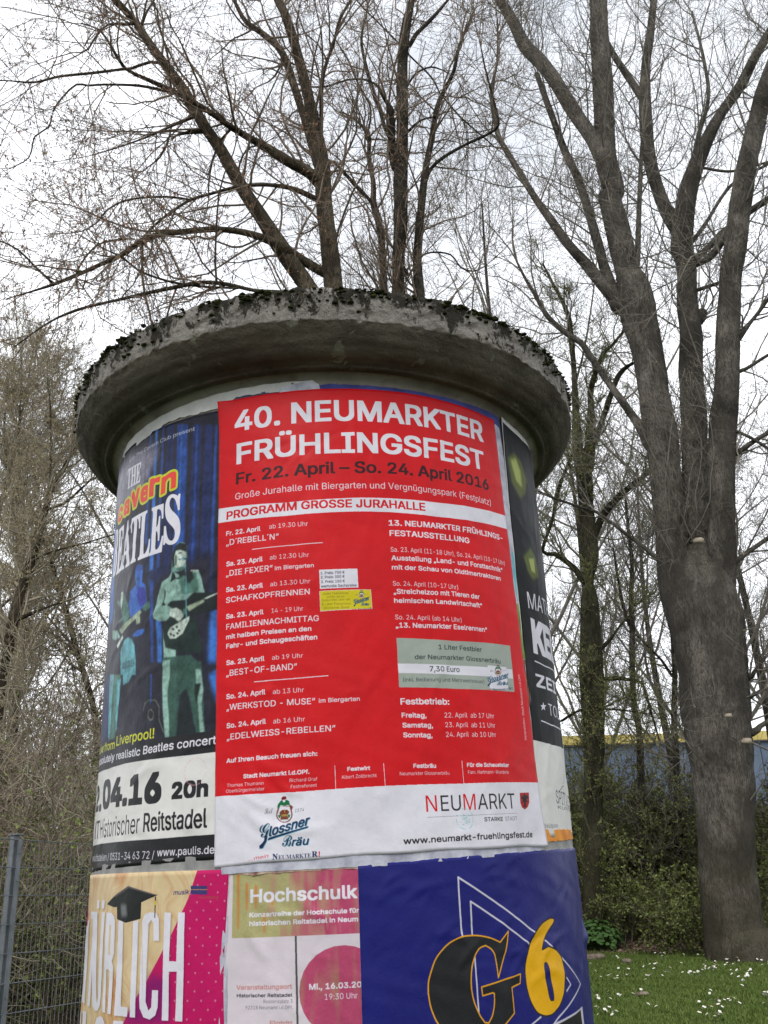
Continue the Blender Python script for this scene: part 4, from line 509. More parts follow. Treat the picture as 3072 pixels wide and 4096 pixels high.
["P",[[-0.7735,0.0177],[-0.7181,0.0158],[-0.7141,-0.0009],[-0.7242,-0.0008],[-0.7261,-0.1955],[-0.7474,-0.1957],[-0.7438,-0.0006],[-0.7675,0.0003]],"sd",0.006],
["P",[[-0.7192,0.0431],[-0.7042,0.0427],[-0.702,0.0232],[-0.7184,0.0235]],"sd",0.006],
["P",[[-0.6837,0.0421],[-0.6668,0.0417],[-0.6676,0.0225],[-0.6844,0.0229]],"sd",0.006],
["P",[[-0.7551,0.0158],[-0.7126,0.0151],[-0.6816,-0.1759],[-0.675,-0.1872],[-0.6707,-0.1754],[-0.6802,0.0145],[-0.6608,0.0141],[-0.6543,-0.1709],[-0.6553,-0.1902],[-0.6691,-0.2023],[-0.6875,-0.2023],[-0.7045,-0.1925],[-0.7104,-0.1732]],"sd",0.006],
["P",[[-0.581,-0.0059],[-0.5603,-0.0063],[-0.5509,-0.1882],[-0.523,-0.1892],[-0.5239,-0.2081],[-0.5779,-0.2077]],"sd",0.006],
["P",[[-0.5195,-0.0091],[-0.4994,-0.0076],[-0.4935,-0.209],[-0.5135,-0.2087]],"sd",0.006],
["P",[[-0.4128,0.0071],[-0.3934,0.0059],[-0.3924,-0.0943],[-0.3722,-0.0949],[-0.3725,0.0058],[-0.3531,0.0051],[-0.3496,-0.2142],[-0.3692,-0.2134],[-0.3698,-0.1156],[-0.392,-0.1154],[-0.3887,-0.2129],[-0.4078,-0.2127]],"sd",0.006],
["P",[[-0.8161,-0.0032],[-0.7935,-0.0033],[-0.7793,-0.1925],[-0.8136,-0.1925]],"sd",0.006],
["P",[[-0.8374,-0.0161],[-0.8194,-0.0161],[-0.8147,-0.1906],[-0.8607,-0.1913]],"sd",0.006],
["P",[[-0.6767,-0.2306],[-0.6703,-0.2177],[-0.6515,-0.2119],[-0.6354,-0.214],[-0.6209,-0.2275]],"sd",0.006],
["P",[[-0.5811,-0.2256],[-0.58,-0.218],[-0.5372,-0.2183],[-0.5385,-0.2238]],"sd",0.006],
["P",[[-0.8704,-0.2146],[-0.8202,-0.2111],[-0.8204,-0.2404],[-0.9023,-0.247]],"sd",0.006],
["P",[[-0.7909,-0.2092],[-0.7526,-0.2088],[-0.7536,-0.2355],[-0.7911,-0.2382]],"sd",0.006],
["P",[[-0.6488,0.0135],[-0.62,0.0119],[-0.6044,0.0025],[-0.5986,-0.0136],[-0.5961,-0.0767],[-0.605,-0.0943],[-0.5967,-0.1058],[-0.5943,-0.2057],[-0.6101,-0.2053],[-0.6137,-0.1158],[-0.6214,-0.112],[-0.6313,-0.1122],[-0.6231,-0.204],[-0.6382,-0.2028]],"sd",0.006],
["P",[[-0.4698,-0.1697],[-0.4851,-0.0079],[-0.4757,0.0054],[-0.4571,0.0091],[-0.4388,0.0063],[-0.4292,-0.0055],[-0.4256,-0.052],[-0.4444,-0.0512],[-0.4456,-0.0165],[-0.4545,-0.0067],[-0.463,-0.0161],[-0.4601,-0.1768],[-0.4499,-0.1938],[-0.4416,-0.1874],[-0.4411,-0.1529],[-0.422,-0.1532],[-0.4217,-0.1871],[-0.4277,-0.2033],[-0.4442,-0.2117],[-0.4653,-0.2077],[-0.4791,-0.1899],[-0.4814,-0.1699],[-0.4852,-0.0387]],"sd",0.006],
["P",[[-0.7917,0.021],[-0.73,0.0189],[-0.7258,0.0022],[-0.7366,0.0023],[-0.7383,-0.1934],[-0.7614,-0.1937],[-0.7579,0.0025],[-0.7847,0.0034]],"w",0],
["P",[[-0.7313,0.0463],[-0.7152,0.0459],[-0.7129,0.0264],[-0.7304,0.0267]],"w",0],
["P",[[-0.6936,0.0453],[-0.6759,0.0448],[-0.6767,0.0256],[-0.6943,0.026]],"w",0],
["P",[[-0.7706,0.0189],[-0.7241,0.0182],[-0.691,-0.1736],[-0.6841,-0.1849],[-0.6796,-0.1731],[-0.6899,0.0176],[-0.6696,0.0172],[-0.6626,-0.1686],[-0.6637,-0.1879],[-0.6779,-0.2001],[-0.6972,-0.2001],[-0.7151,-0.1903],[-0.7215,-0.171]],"w",0],
["P",[[-0.5874,-0.003],[-0.5662,-0.0034],[-0.5566,-0.1857],[-0.5282,-0.1868],[-0.5292,-0.2057],[-0.5841,-0.2053]],"w",0],
["P",[[-0.5248,-0.0062],[-0.5045,-0.0048],[-0.4983,-0.2066],[-0.5185,-0.2063]],"w",0],
["P",[[-0.4169,0.0099],[-0.3973,0.0087],[-0.3963,-0.0917],[-0.3759,-0.0923],[-0.3763,0.0086],[-0.3568,0.0079],[-0.3531,-0.2118],[-0.3729,-0.211],[-0.3736,-0.113],[-0.3959,-0.1129],[-0.3925,-0.2105],[-0.4117,-0.2103]],"w",0],
["P",[[-0.8473,-0.0001],[-0.816,-0.0002],[-0.7978,-0.1908],[-0.8425,-0.1914]],"w",0],
["P",[[-0.9023,-0.0132],[-0.8527,-0.0131],[-0.8441,-0.1895],[-0.9023,-0.191]],"w",0],
["P",[[-0.6858,-0.2285],[-0.6791,-0.2155],[-0.6596,-0.2097],[-0.643,-0.2117],[-0.6281,-0.2253]],"w",0],
["P",[[-0.5873,-0.2233],[-0.5861,-0.2157],[-0.5426,-0.2159],[-0.5439,-0.2215]],"w",0],
["P",[[-0.9023,-0.2139],[-0.8527,-0.2104],[-0.8528,-0.2401],[-0.9023,-0.244]],"w",0],
["P",[[-0.8118,-0.2077],[-0.7672,-0.2069],[-0.7682,-0.2338],[-0.8121,-0.2369]],"w",0],
["P",[[-0.6572,0.0165],[-0.6274,0.0149],[-0.6113,0.0055],[-0.6054,-0.0107],[-0.6028,-0.074],[-0.6119,-0.0916],[-0.6033,-0.1032],[-0.6008,-0.2034],[-0.617,-0.203],[-0.6207,-0.1132],[-0.6287,-0.1094],[-0.6389,-0.1096],[-0.6303,-0.2017],[-0.646,-0.2005]],"w",0],
["P",[[-0.4744,-0.1672],[-0.4899,-0.0051],[-0.4805,0.0083],[-0.4617,0.012],[-0.4431,0.0091],[-0.4335,-0.0027],[-0.4298,-0.0493],[-0.4487,-0.0485],[-0.45,-0.0138],[-0.459,-0.0039],[-0.4676,-0.0133],[-0.4645,-0.1744],[-0.4542,-0.1914],[-0.4458,-0.1849],[-0.4454,-0.1504],[-0.4261,-0.1506],[-0.4258,-0.1846],[-0.4318,-0.2009],[-0.4485,-0.2093],[-0.4698,-0.2053],[-0.4837,-0.1875],[-0.4861,-0.1674],[-0.49,-0.036]],"w",0],
["P",[[-0.6361,-0.0123],[-0.6259,-0.0124],[-0.6226,-0.078],[-0.632,-0.0781]],"wd",0],
["P",[[-0.6575,0.035],[-0.6178,0.0513],[-0.5524,0.0718],[-0.4413,0.0475],[-0.4959,0.0342],[-0.4963,-0.0011],[-0.5133,-0.0036],[-0.5536,-0.0086],[-0.5958,0.0001],[-0.6003,0.0274],[-0.6143,0.0267]],"bk2",0.001],
["P",[[-0.5829,0.0309],[-0.5579,0.0302],[-0.5511,0.0042],[-0.5755,0.0047]],"gr2",0.008],
["P",[[-0.6178,0.0513],[-0.5524,0.0718],[-0.4413,0.0475],[-0.4457,0.0461],[-0.5499,0.0671],[-0.6125,0.0481]],"gr3",0.002],
["L",[[-0.4471,0.0442],[-0.4477,0.0228],[-0.4471,0.0006]],0.0031,"bk2",0],
["L",[[-0.4485,0.0345],[-0.4483,0.0277]],0.0043,"ye2",0]]},
'middle':{'items':[
["P",[[-0.2345,0.1002],[-0.0869,0.0953],[0.0645,0.0914],[0.0599,-0.0491],[-0.0898,-0.0492],[-0.2341,-0.049]],"im",0],
["P",[[-0.2255,0.0845],[-0.2194,0.0842],[-0.2182,-0.0316],[-0.2221,-0.0315]],"oc",0.005],
["P",[[-0.2044,0.0627],[-0.1984,0.0624],[-0.1985,0.0064],[-0.2023,0.0065]],"oc",0.005],
["P",[[-0.1829,0.0561],[-0.177,0.0558],[-0.1774,0.0074],[-0.1811,0.0075]],"oc",0.005],
["P",[[-0.1635,-0.0005],[-0.1577,-0.0007],[-0.1583,-0.0427],[-0.162,-0.0426]],"oc",0.005],
["P",[[-0.1451,0.0228],[-0.1393,0.0225],[-0.1401,0.0115],[-0.1438,0.0116]],"oc",0.005],
["T","Hochschulk",-0.1917,0.0215,0.0462,0.0216,0.0278,"w","B"],
["T","Konzertreihe der Hochschule für",-0.193,-0.0077,0.0483,-0.0076,0.0092,"w","B"],
["T","historischen Reitstadel in Neum",-0.1928,-0.0255,0.0458,-0.0252,0.0095,"w","B"],
["P",[[0.015,-0.0715],[0.0365,-0.0747],[0.057,-0.0824],[0.0752,-0.0943],[0.0902,-0.1095],[0.1012,-0.1274],[0.1077,-0.147],[0.1093,-0.1672],[0.106,-0.187],[0.098,-0.2054],[0.0859,-0.2215],[0.0702,-0.2345],[0.0518,-0.2439],[0.0316,-0.2493],[0.0106,-0.2505],[-0.0103,-0.2474],[-0.03,-0.2402],[-0.0478,-0.2291],[-0.0626,-0.2147],[-0.0738,-0.1976],[-0.0807,-0.1786],[-0.083,-0.1587],[-0.0804,-0.1388],[-0.0731,-0.1199],[-0.0614,-0.103],[-0.0459,-0.0891],[-0.0273,-0.0789],[-0.0067,-0.0729]],"p1",0],
["L",[[-0.0898,-0.0506],[-0.0883,-0.1359],[-0.0865,-0.222]],0.0042,"gk2",0],
["L",[[-0.0902,-0.0506],[-0.0887,-0.1359],[-0.0869,-0.222]],0.0009,"gy",0],
["T","Mi., 16.03.20",-0.0617,-0.1556,0.0496,-0.1551,0.0113,"w","B"],
["T","19:30 Uhr",-0.0288,-0.1757,0.0403,-0.1758,0.0112,"w","r"],
["T","Veranstaltungsort",-0.2219,-0.1512,-0.0982,-0.1521,0.0091,"pb","B"],
["T","Historischer Reitstadel",-0.2207,-0.1656,-0.0977,-0.1672,0.0066,"bk","b"],
["T","Residenzplatz 3",-0.1605,-0.1781,-0.0973,-0.1789,0.0066,"gy","r"],
["T","92318 Neumarkt i.d.OPf.",-0.2006,-0.1888,-0.0964,-0.1907,0.0065,"gy","r"],
["T","Eintritt",-0.1463,-0.2204,-0.0969,-0.2217,0.0088,"pb","B"]]},
'blue':{'items':[
["L",[[0.2843,-0.0674],[0.2835,0.0574],[0.5077,-0.0681],[0.555,-0.09],[0.6342,-0.1358],[0.7218,-0.1846],[0.7388,-0.1957],[0.5775,-0.2545],[0.5543,-0.2656]],0.0043,"w4",0],
["L",[[0.3116,-0.0656],[0.3125,0.0053],[0.4862,-0.0931]],0.0042,"w4",0],
["L",[[0.6374,-0.1741],[0.6593,-0.1906],[0.6296,-0.2031]],0.0043,"w4",0],
["L",[[0.5048,-0.2459],[0.4666,-0.2591]],0.004,"w4",0],
["L",[[0.3145,-0.1106],[0.3141,-0.2263]],0.0038,"w4",0],
["L",[[0.3127,-0.2203],[0.3114,-0.2431]],0.0038,"w4",0],
["P",[[0.5478,-0.265],[0.7339,-0.2452],[0.7322,-0.2842],[0.7167,-0.3191],[0.4672,-0.2909],[0.4699,-0.2731]],"w4",0],
["P",[[0.5569,-0.2696],[0.7145,-0.251],[0.7158,-0.2864],[0.7032,-0.3175],[0.4885,-0.2932]],"bk",0],
["P",[[0.4157,-0.0615],[0.4103,-0.0833],[0.4072,-0.0925],[0.4022,-0.1038],[0.3952,-0.1173],[0.3746,-0.1556],[0.3728,-0.1279],[0.3718,-0.1186],[0.3704,-0.1114],[0.3687,-0.1071],[0.3654,-0.1013],[0.3632,-0.0984],[0.3601,-0.0955],[0.3564,-0.0933],[0.3459,-0.0881],[0.3348,-0.0905],[0.3308,-0.0919],[0.3271,-0.094],[0.3242,-0.0964],[0.3193,-0.1015],[0.3167,-0.1048],[0.3137,-0.1097],[0.3113,-0.1146],[0.3073,-0.1243],[0.3053,-0.1299],[0.3033,-0.137],[0.302,-0.1434],[0.3001,-0.1552],[0.2995,-0.1618],[0.2995,-0.1697],[0.3001,-0.1763],[0.3019,-0.1883],[0.3032,-0.1947],[0.3053,-0.202],[0.3075,-0.2077],[0.312,-0.2176],[0.3146,-0.2226],[0.3176,-0.2278],[0.3207,-0.2319],[0.3288,-0.2416],[0.3389,-0.243],[0.3465,-0.2342],[0.3492,-0.2305],[0.3515,-0.2261],[0.3533,-0.2218],[0.3562,-0.2135],[0.3575,-0.209],[0.3585,-0.2038],[0.359,-0.199],[0.3595,-0.1865],[0.3554,-0.1847],[0.3277,-0.1887],[0.3261,-0.1712],[0.4444,-0.1526],[0.4407,-0.1719],[0.4125,-0.1782],[0.4145,-0.2302],[0.3926,-0.2446],[0.3839,-0.2499],[0.3738,-0.2553],[0.3645,-0.2597],[0.3469,-0.2676],[0.337,-0.271],[0.3245,-0.2734],[0.3138,-0.2739],[0.2941,-0.2732],[0.2838,-0.2722],[0.2722,-0.2699],[0.2632,-0.2669],[0.2478,-0.2605],[0.2401,-0.2568],[0.2323,-0.2521],[0.2268,-0.2479],[0.2184,-0.24],[0.2142,-0.2353],[0.2099,-0.2291],[0.2071,-0.2235],[0.2027,-0.2128],[0.2006,-0.2069],[0.1986,-0.1998],[0.1974,-0.1939],[0.1958,-0.1833],[0.1951,-0.1775],[0.1949,-0.1708],[0.1952,-0.1654],[0.1961,-0.1559],[0.1973,-0.1501],[0.1998,-0.1421],[0.2029,-0.1345],[0.2096,-0.1198],[0.2138,-0.1122],[0.2198,-0.104],[0.2255,-0.098],[0.2367,-0.0882],[0.2432,-0.0833],[0.2512,-0.0784],[0.2581,-0.0751],[0.2709,-0.0702],[0.2782,-0.068],[0.2873,-0.0663],[0.2951,-0.0657],[0.3096,-0.0656],[0.3176,-0.0658],[0.327,-0.0666],[0.3346,-0.0677],[0.3481,-0.0703],[0.3553,-0.0719],[0.3633,-0.074],[0.3704,-0.0765],[0.3885,-0.0834]],"bk",0],
["L",[[0.4157,-0.0615],[0.4103,-0.0833],[0.4072,-0.0925],[0.4022,-0.1038],[0.3952,-0.1173],[0.3746,-0.1556],[0.3728,-0.1279],[0.3718,-0.1186],[0.3704,-0.1114],[0.3687,-0.1071],[0.3654,-0.1013],[0.3632,-0.0984],[0.3601,-0.0955],[0.3564,-0.0933],[0.3459,-0.0881],[0.3348,-0.0905],[0.3308,-0.0919],[0.3271,-0.094],[0.3242,-0.0964],[0.3193,-0.1015],[0.3167,-0.1048],[0.3137,-0.1097],[0.3113,-0.1146],[0.3073,-0.1243],[0.3053,-0.1299],[0.3033,-0.137],[0.302,-0.1434],[0.3001,-0.1552],[0.2995,-0.1618],[0.2995,-0.1697],[0.3001,-0.1763],[0.3019,-0.1883],[0.3032,-0.1947],[0.3053,-0.202],[0.3075,-0.2077],[0.312,-0.2176],[0.3146,-0.2226],[0.3176,-0.2278],[0.3207,-0.2319],[0.3288,-0.2416],[0.3389,-0.243],[0.3465,-0.2342],[0.3492,-0.2305],[0.3515,-0.2261],[0.3533,-0.2218],[0.3562,-0.2135],[0.3575,-0.209],[0.3585,-0.2038],[0.359,-0.199],[0.3595,-0.1865],[0.3554,-0.1847],[0.3277,-0.1887],[0.3261,-0.1712],[0.4444,-0.1526],[0.4407,-0.1719],[0.4125,-0.1782],[0.4145,-0.2302],[0.3926,-0.2446],[0.3839,-0.2499],[0.3738,-0.2553],[0.3645,-0.2597],[0.3469,-0.2676],[0.337,-0.271],[0.3245,-0.2734],[0.3138,-0.2739],[0.2941,-0.2732],[0.2838,-0.2722],[0.2722,-0.2699],[0.2632,-0.2669],[0.2478,-0.2605],[0.2401,-0.2568],[0.2323,-0.2521],[0.2268,-0.2479],[0.2184,-0.24],[0.2142,-0.2353],[0.2099,-0.2291],[0.2071,-0.2235],[0.2027,-0.2128],[0.2006,-0.2069],[0.1986,-0.1998],[0.1974,-0.1939],[0.1958,-0.1833],[0.1951,-0.1775],[0.1949,-0.1708],[0.1952,-0.1654],[0.1961,-0.1559],[0.1973,-0.1501],[0.1998,-0.1421],[0.2029,-0.1345],[0.2096,-0.1198],[0.2138,-0.1122],[0.2198,-0.104],[0.2255,-0.098],[0.2367,-0.0882],[0.2432,-0.0833],[0.2512,-0.0784],[0.2581,-0.0751],[0.2709,-0.0702],[0.2782,-0.068],[0.2873,-0.0663],[0.2951,-0.0657],[0.3096,-0.0656],[0.3176,-0.0658],[0.327,-0.0666],[0.3346,-0.0677],[0.3481,-0.0703],[0.3553,-0.0719],[0.3633,-0.074],[0.3704,-0.0765],[0.3885,-0.0834]],0.0031,"ora",1],
["P",[[0.5986,-0.0398],[0.604,-0.0441],[0.6003,-0.0489],[0.5978,-0.0512],[0.5931,-0.0542],[0.5876,-0.0572],[0.576,-0.0635],[0.5701,-0.067],[0.5636,-0.0713],[0.5586,-0.075],[0.5504,-0.0818],[0.5464,-0.0856],[0.5426,-0.0901],[0.5397,-0.0947],[0.5333,-0.1069],[0.5598,-0.1008],[0.5818,-0.1057],[0.5901,-0.108],[0.5977,-0.1111],[0.6037,-0.1144],[0.6139,-0.1209],[0.6189,-0.1253],[0.6236,-0.132],[0.6263,-0.1387],[0.6298,-0.152],[0.6307,-0.1597],[0.6298,-0.1691],[0.6274,-0.1772],[0.6214,-0.1921],[0.6177,-0.1998],[0.6125,-0.2079],[0.6075,-0.2138],[0.5981,-0.2234],[0.5925,-0.2282],[0.5851,-0.2331],[0.5783,-0.2364],[0.5657,-0.2415],[0.5588,-0.2438],[0.5508,-0.2456],[0.5442,-0.2463],[0.5326,-0.2467],[0.5263,-0.2464],[0.5187,-0.2453],[0.5125,-0.2438],[0.5015,-0.2402],[0.4958,-0.2376],[0.4897,-0.2334],[0.4851,-0.229],[0.4776,-0.22],[0.4739,-0.2147],[0.4701,-0.2075],[0.4675,-0.2009],[0.4636,-0.1883],[0.4619,-0.1811],[0.4609,-0.172],[0.4608,-0.1642],[0.4616,-0.1495],[0.4626,-0.1417],[0.4648,-0.1327],[0.4676,-0.1256],[0.4737,-0.1134],[0.4774,-0.1067],[0.4824,-0.0988],[0.487,-0.0925],[0.496,-0.0813],[0.5014,-0.0754],[0.5085,-0.0691],[0.515,-0.0644],[0.5276,-0.0566],[0.5348,-0.0527],[0.5438,-0.0488],[0.5515,-0.0463],[0.566,-0.0425],[0.5734,-0.0409],[0.5807,-0.0397],[0.5862,-0.0394]],"yo",0],
["L",[[0.5986,-0.0398],[0.604,-0.0441],[0.6003,-0.0489],[0.5978,-0.0512],[0.5931,-0.0542],[0.5876,-0.0572],[0.576,-0.0635],[0.5701,-0.067],[0.5636,-0.0713],[0.5586,-0.075],[0.5504,-0.0818],[0.5464,-0.0856],[0.5426,-0.0901],[0.5397,-0.0947],[0.5333,-0.1069],[0.5598,-0.1008],[0.5818,-0.1057],[0.5901,-0.108],[0.5977,-0.1111],[0.6037,-0.1144],[0.6139,-0.1209],[0.6189,-0.1253],[0.6236,-0.132],[0.6263,-0.1387],[0.6298,-0.152],[0.6307,-0.1597],[0.6298,-0.1691],[0.6274,-0.1772],[0.6214,-0.1921],[0.6177,-0.1998],[0.6125,-0.2079],[0.6075,-0.2138],[0.5981,-0.2234],[0.5925,-0.2282],[0.5851,-0.2331],[0.5783,-0.2364],[0.5657,-0.2415],[0.5588,-0.2438],[0.5508,-0.2456],[0.5442,-0.2463],[0.5326,-0.2467],[0.5263,-0.2464],[0.5187,-0.2453],[0.5125,-0.2438],[0.5015,-0.2402],[0.4958,-0.2376],[0.4897,-0.2334],[0.4851,-0.229],[0.4776,-0.22],[0.4739,-0.2147],[0.4701,-0.2075],[0.4675,-0.2009],[0.4636,-0.1883],[0.4619,-0.1811],[0.4609,-0.172],[0.4608,-0.1642],[0.4616,-0.1495],[0.4626,-0.1417],[0.4648,-0.1327],[0.4676,-0.1256],[0.4737,-0.1134],[0.4774,-0.1067],[0.4824,-0.0988],[0.487,-0.0925],[0.496,-0.0813],[0.5014,-0.0754],[0.5085,-0.0691],[0.515,-0.0644],[0.5276,-0.0566],[0.5348,-0.0527],[0.5438,-0.0488],[0.5515,-0.0463],[0.566,-0.0425],[0.5734,-0.0409],[0.5807,-0.0397],[0.5862,-0.0394]],0.0035,"bk",1],
["P",[[0.5363,-0.1363],[0.5463,-0.1353],[0.5508,-0.1387],[0.5528,-0.1425],[0.5553,-0.1514],[0.5578,-0.1627],[0.5627,-0.1873],[0.5649,-0.1986],[0.5662,-0.2077],[0.5661,-0.212],[0.5642,-0.2169],[0.552,-0.2165],[0.5485,-0.2127],[0.5468,-0.2092],[0.5446,-0.2013],[0.5422,-0.1915],[0.5373,-0.1699],[0.5353,-0.1597],[0.5341,-0.1507],[0.5342,-0.1455]],"bl",0],
["L",[[0.5363,-0.1363],[0.5463,-0.1353],[0.5508,-0.1387],[0.5528,-0.1425],[0.5553,-0.1514],[0.5578,-0.1627],[0.5627,-0.1873],[0.5649,-0.1986],[0.5662,-0.2077],[0.5661,-0.212],[0.5642,-0.2169],[0.552,-0.2165],[0.5485,-0.2127],[0.5468,-0.2092],[0.5446,-0.2013],[0.5422,-0.1915],[0.5373,-0.1699],[0.5353,-0.1597],[0.5341,-0.1507],[0.5342,-0.1455]],0.0025,"bk",1]]},
}
# ------------------------------------------------------------------ the column
root = empty('advertising_column', (0, D, 0), 'round concrete advertising column with a wide mossy cap', 'advertising column')
def lathe(name, prof, mat, parent, n=256, noise=None, smooth=True):
    prof = np.array(prof); a = np.linspace(0, 2 * PI, n, endpoint=False); k = len(prof)
    A, K = np.meshgrid(a, np.arange(k)); Rr = prof[K, 0]; Z = prof[K, 1]
    if noise: Rr, Z = noise(A, Rr, Z, K)
    V = np.stack([Rr * np.sin(A), D - Rr * np.cos(A), Z + CAM_Z], -1).reshape(-1, 3)
    i = np.arange(n * k).reshape(k, n); j = np.roll(i, -1, 1); F = np.stack([i[:-1], j[:-1], j[1:], i[1:]], -1).reshape(-1, 4)
    return link(name, mesh_np(name, V, F, smooth), mat, parent)
def ringnoise(A, Z, f, seed):
    g = np.random.default_rng(seed); o = 0
    for i in range(7):
        ff = f * (1.7 ** i); o = o + np.sin(A * round(ff) + g.uniform(0, 6.28) + 3 * np.sin(Z * 40 * (i + 1) + g.uniform(0, 6))) / (1.5 ** i)
    return o / 2.4
# concrete
m = NM('shaft_concrete', .9, .2); co = m.coord(); f = m.noise(co, 5, 8, .65)
c = m.ramp(f, [(.3, (.12, .107, .088)), (.5, (.2, .182, .152)), (.7, (.28, .258, .22))])
st = m.noise(m.coord((3, 3, .7)), 3, 5, .6); c = m.mix(m.ramp(st, [(.5, (0, 0, 0)), (.72, (.75, .75, .75))]), c, (.09, .06, .045))
sp_ = m.noise(co, 45, 4, .6); c = m.mix(m.ramp(sp_, [(.62, (0, 0, 0)), (.68, (.5, .5, .5))]), c, (.1, .09, .08))
m.col(c); m.bump(m.noise(co, 35, 8, .7), .5, .006); M_SHAFT = m.m
m = NM('cap_concrete', .95, .15); co = m.coord(); f = m.noise(co, 9, 8, .7)
gry = m.ramp(f, [(.32, (.15, .135, .12)), (.5, (.195, .178, .155)), (.68, (.29, .268, .238))])
gr = m.noise(co, 130, 3, .5); gry = m.mix(m.ramp(gr, [(.5, (0, 0, 0)), (.62, (.55, .55, .55))]), gry, (.32, .30, .275))
sz = m.n('ShaderNodeSeparateXYZ'); m.l(co, sz.inputs[0]); hz = m.math('MULTIPLY', m.math('SUBTRACT', sz.outputs[2], 3.03), 1.3)
vn = m.math('ADD', m.noise(m.coord((1, 1, .6)), 19, 9, .78, .5), hz); gry = m.mix(m.ramp(vn, [(.50, (0, 0, 0)), (.53, (.96, .96, .96))]), gry, (.022, .02, .014))
rn = m.noise(co, 7.3, 5, .6, 1.); gry = m.mix(m.ramp(rn, [(.66, (0, 0, 0)), (.71, (.7, .7, .7))]), gry, (.07, .028, .014))
wp = m.noise(m.coord((1.3, 1.3, 1.3)), 6.1, 3, .5); gry = m.mix(m.ramp(wp, [(.715, (0, 0, 0)), (.73, (.8, .8, .8))]), gry, (.36, .37, .35))
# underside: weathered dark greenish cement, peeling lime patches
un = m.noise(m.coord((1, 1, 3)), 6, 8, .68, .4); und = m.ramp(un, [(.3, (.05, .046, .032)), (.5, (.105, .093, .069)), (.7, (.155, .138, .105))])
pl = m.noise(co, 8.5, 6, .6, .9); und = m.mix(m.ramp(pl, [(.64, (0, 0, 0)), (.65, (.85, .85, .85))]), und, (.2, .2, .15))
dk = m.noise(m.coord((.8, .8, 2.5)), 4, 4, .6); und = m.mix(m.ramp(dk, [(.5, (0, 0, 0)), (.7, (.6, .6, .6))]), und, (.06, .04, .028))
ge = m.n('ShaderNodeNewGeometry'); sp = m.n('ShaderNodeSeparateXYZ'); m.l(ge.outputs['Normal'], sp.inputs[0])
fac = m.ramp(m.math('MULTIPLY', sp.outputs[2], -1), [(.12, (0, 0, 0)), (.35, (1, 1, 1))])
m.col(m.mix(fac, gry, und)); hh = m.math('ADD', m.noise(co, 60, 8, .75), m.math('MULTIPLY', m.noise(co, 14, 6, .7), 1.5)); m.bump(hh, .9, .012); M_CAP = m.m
m = NM('moss', 1, .05); co = m.coord(); m.col(m.ramp(m.noise(co, 40, 4), [(.35, (.012, .014, .005)), (.55, (.03, .033, .012)), (.75, (.075, .07, .024))])); M_MOSS = m.m
lathe('shaft', [(RM - .004, -1.75), (RM - .004, -1.5), (RM, -1.45), (RM, 0), (RM, 1.24), (RM, 1.3190), (RM + .005, 1.327), (RM + .020, 1.336), (RM + .036, 1.341)], M_SHAFT, root, 200,
      lambda A, R_, Z, K: (R_ + np.where(Z > 1.2, .0005, 0) * ringnoise(A, Z, 3, 4), Z))
capprof = []
def seg(a, b, n):
    for i in range(n): t = i / n; capprof.append((a[0] + (b[0] - a[0]) * t, a[1] + (b[1] - a[1]) * t))
seg((.700, 1.337), (.716, 1.340), 3); seg((.716, 1.340), (.722, 1.346), 3); seg((.722, 1.346), (.730, 1.3485), 3); capprof.append((.732, 1.3515))
for i in range(14):
    t = (i + 1) / 15; capprof.append((.732 + .079 * t ** .82, 1.3520 + .071 * (t ** 1.5) + (.0018 if i in (5, 6, 10) else 0)))
seg((.8105, 1.4235), (.8125, 1.426), 2); nb = len(capprof)
seg((.813, 1.428), (.8155, 1.518), 14); nt_ = len(capprof); seg((.812, 1.524), (.78, 1.532), 4); seg((.78, 1.532), (.4, 1.60), 8); capprof.append((.02, 1.64))
def capn(A, R_, Z, K):
    rough = (K >= nb - 3) & (K <= nt_ + 2); n1 = ringnoise(A, Z, 5, 1); n2 = ringnoise(A, Z + 5, 40, 2); n3 = ringnoise(A, Z * 3, 90, 3)
    R2 = R_ + np.where(rough, .0022 * n1 + .0022 * n2 + .0016 * n3, .0009 * n1 + .0005 * n2)
    chip = np.clip(ringnoise(A, A * 0, 11, 9) - .75, 0, 1); low = (K >= nb - 2) & (K <= nb + 2); top = (K >= nt_ - 3) & (K <= nt_ + 1)
    Z2 = Z + np.where(low, .003 * n1 + .002 * n2 + .02 * chip, 0) + np.where(top, .004 * n1 + .003 * n2 + .003 * n3, 0)
    return R2, Z2
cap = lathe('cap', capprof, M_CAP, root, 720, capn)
# moss cushions on the rim
def blobs(P, Rr, sub=1, flat=.7, seed=1):
    bm = bmesh.new(); bmesh.ops.create_icosphere(bm, subdivisions=sub, radius=1); bv = np.array([v.co[:] for v in bm.verts]); bf = np.array([[v.index for v in f.verts] for f in bm.faces]); bm.free()
    g = np.random.default_rng(seed); n = len(P); nv = len(bv)
    S = g.uniform(.65, 1.35, (n, nv, 1)); sc = np.stack([np.ones(n), np.ones(n), np.full(n, flat)], -1)[:, None]
    V = P[:, None] + bv[None] * S * sc * Rr[:, None, None]; F = (bf[None] + (np.arange(n) * nv)[:, None, None]).reshape(-1, 3)
    return V.reshape(-1, 3), F
g = np.random.default_rng(21); PP, RR = [], []
for i in range(260):                                   # clusters along the top arris, fewer down the face
    a = g.uniform(0, 2 * PI); k = g.integers(2, 9); dens = ringnoise(np.array([a]), np.array([0.]), 6, 33)[0]
    if dens < -.35 and g.uniform() < .8: continue
    for _ in range(k):
        aa = a + g.normal(0, .013); zz = 1.524 - abs(g.normal(0, .018)) * (1.5 if dens > .4 else 1); r = .816
        if zz < 1.516: r = .8175
        PP.append((r * math.sin(aa), D - r * math.cos(aa), zz + CAM_Z)); RR.append(g.uniform(.0018, .0062) * (1.15 if zz > 1.516 else .8))
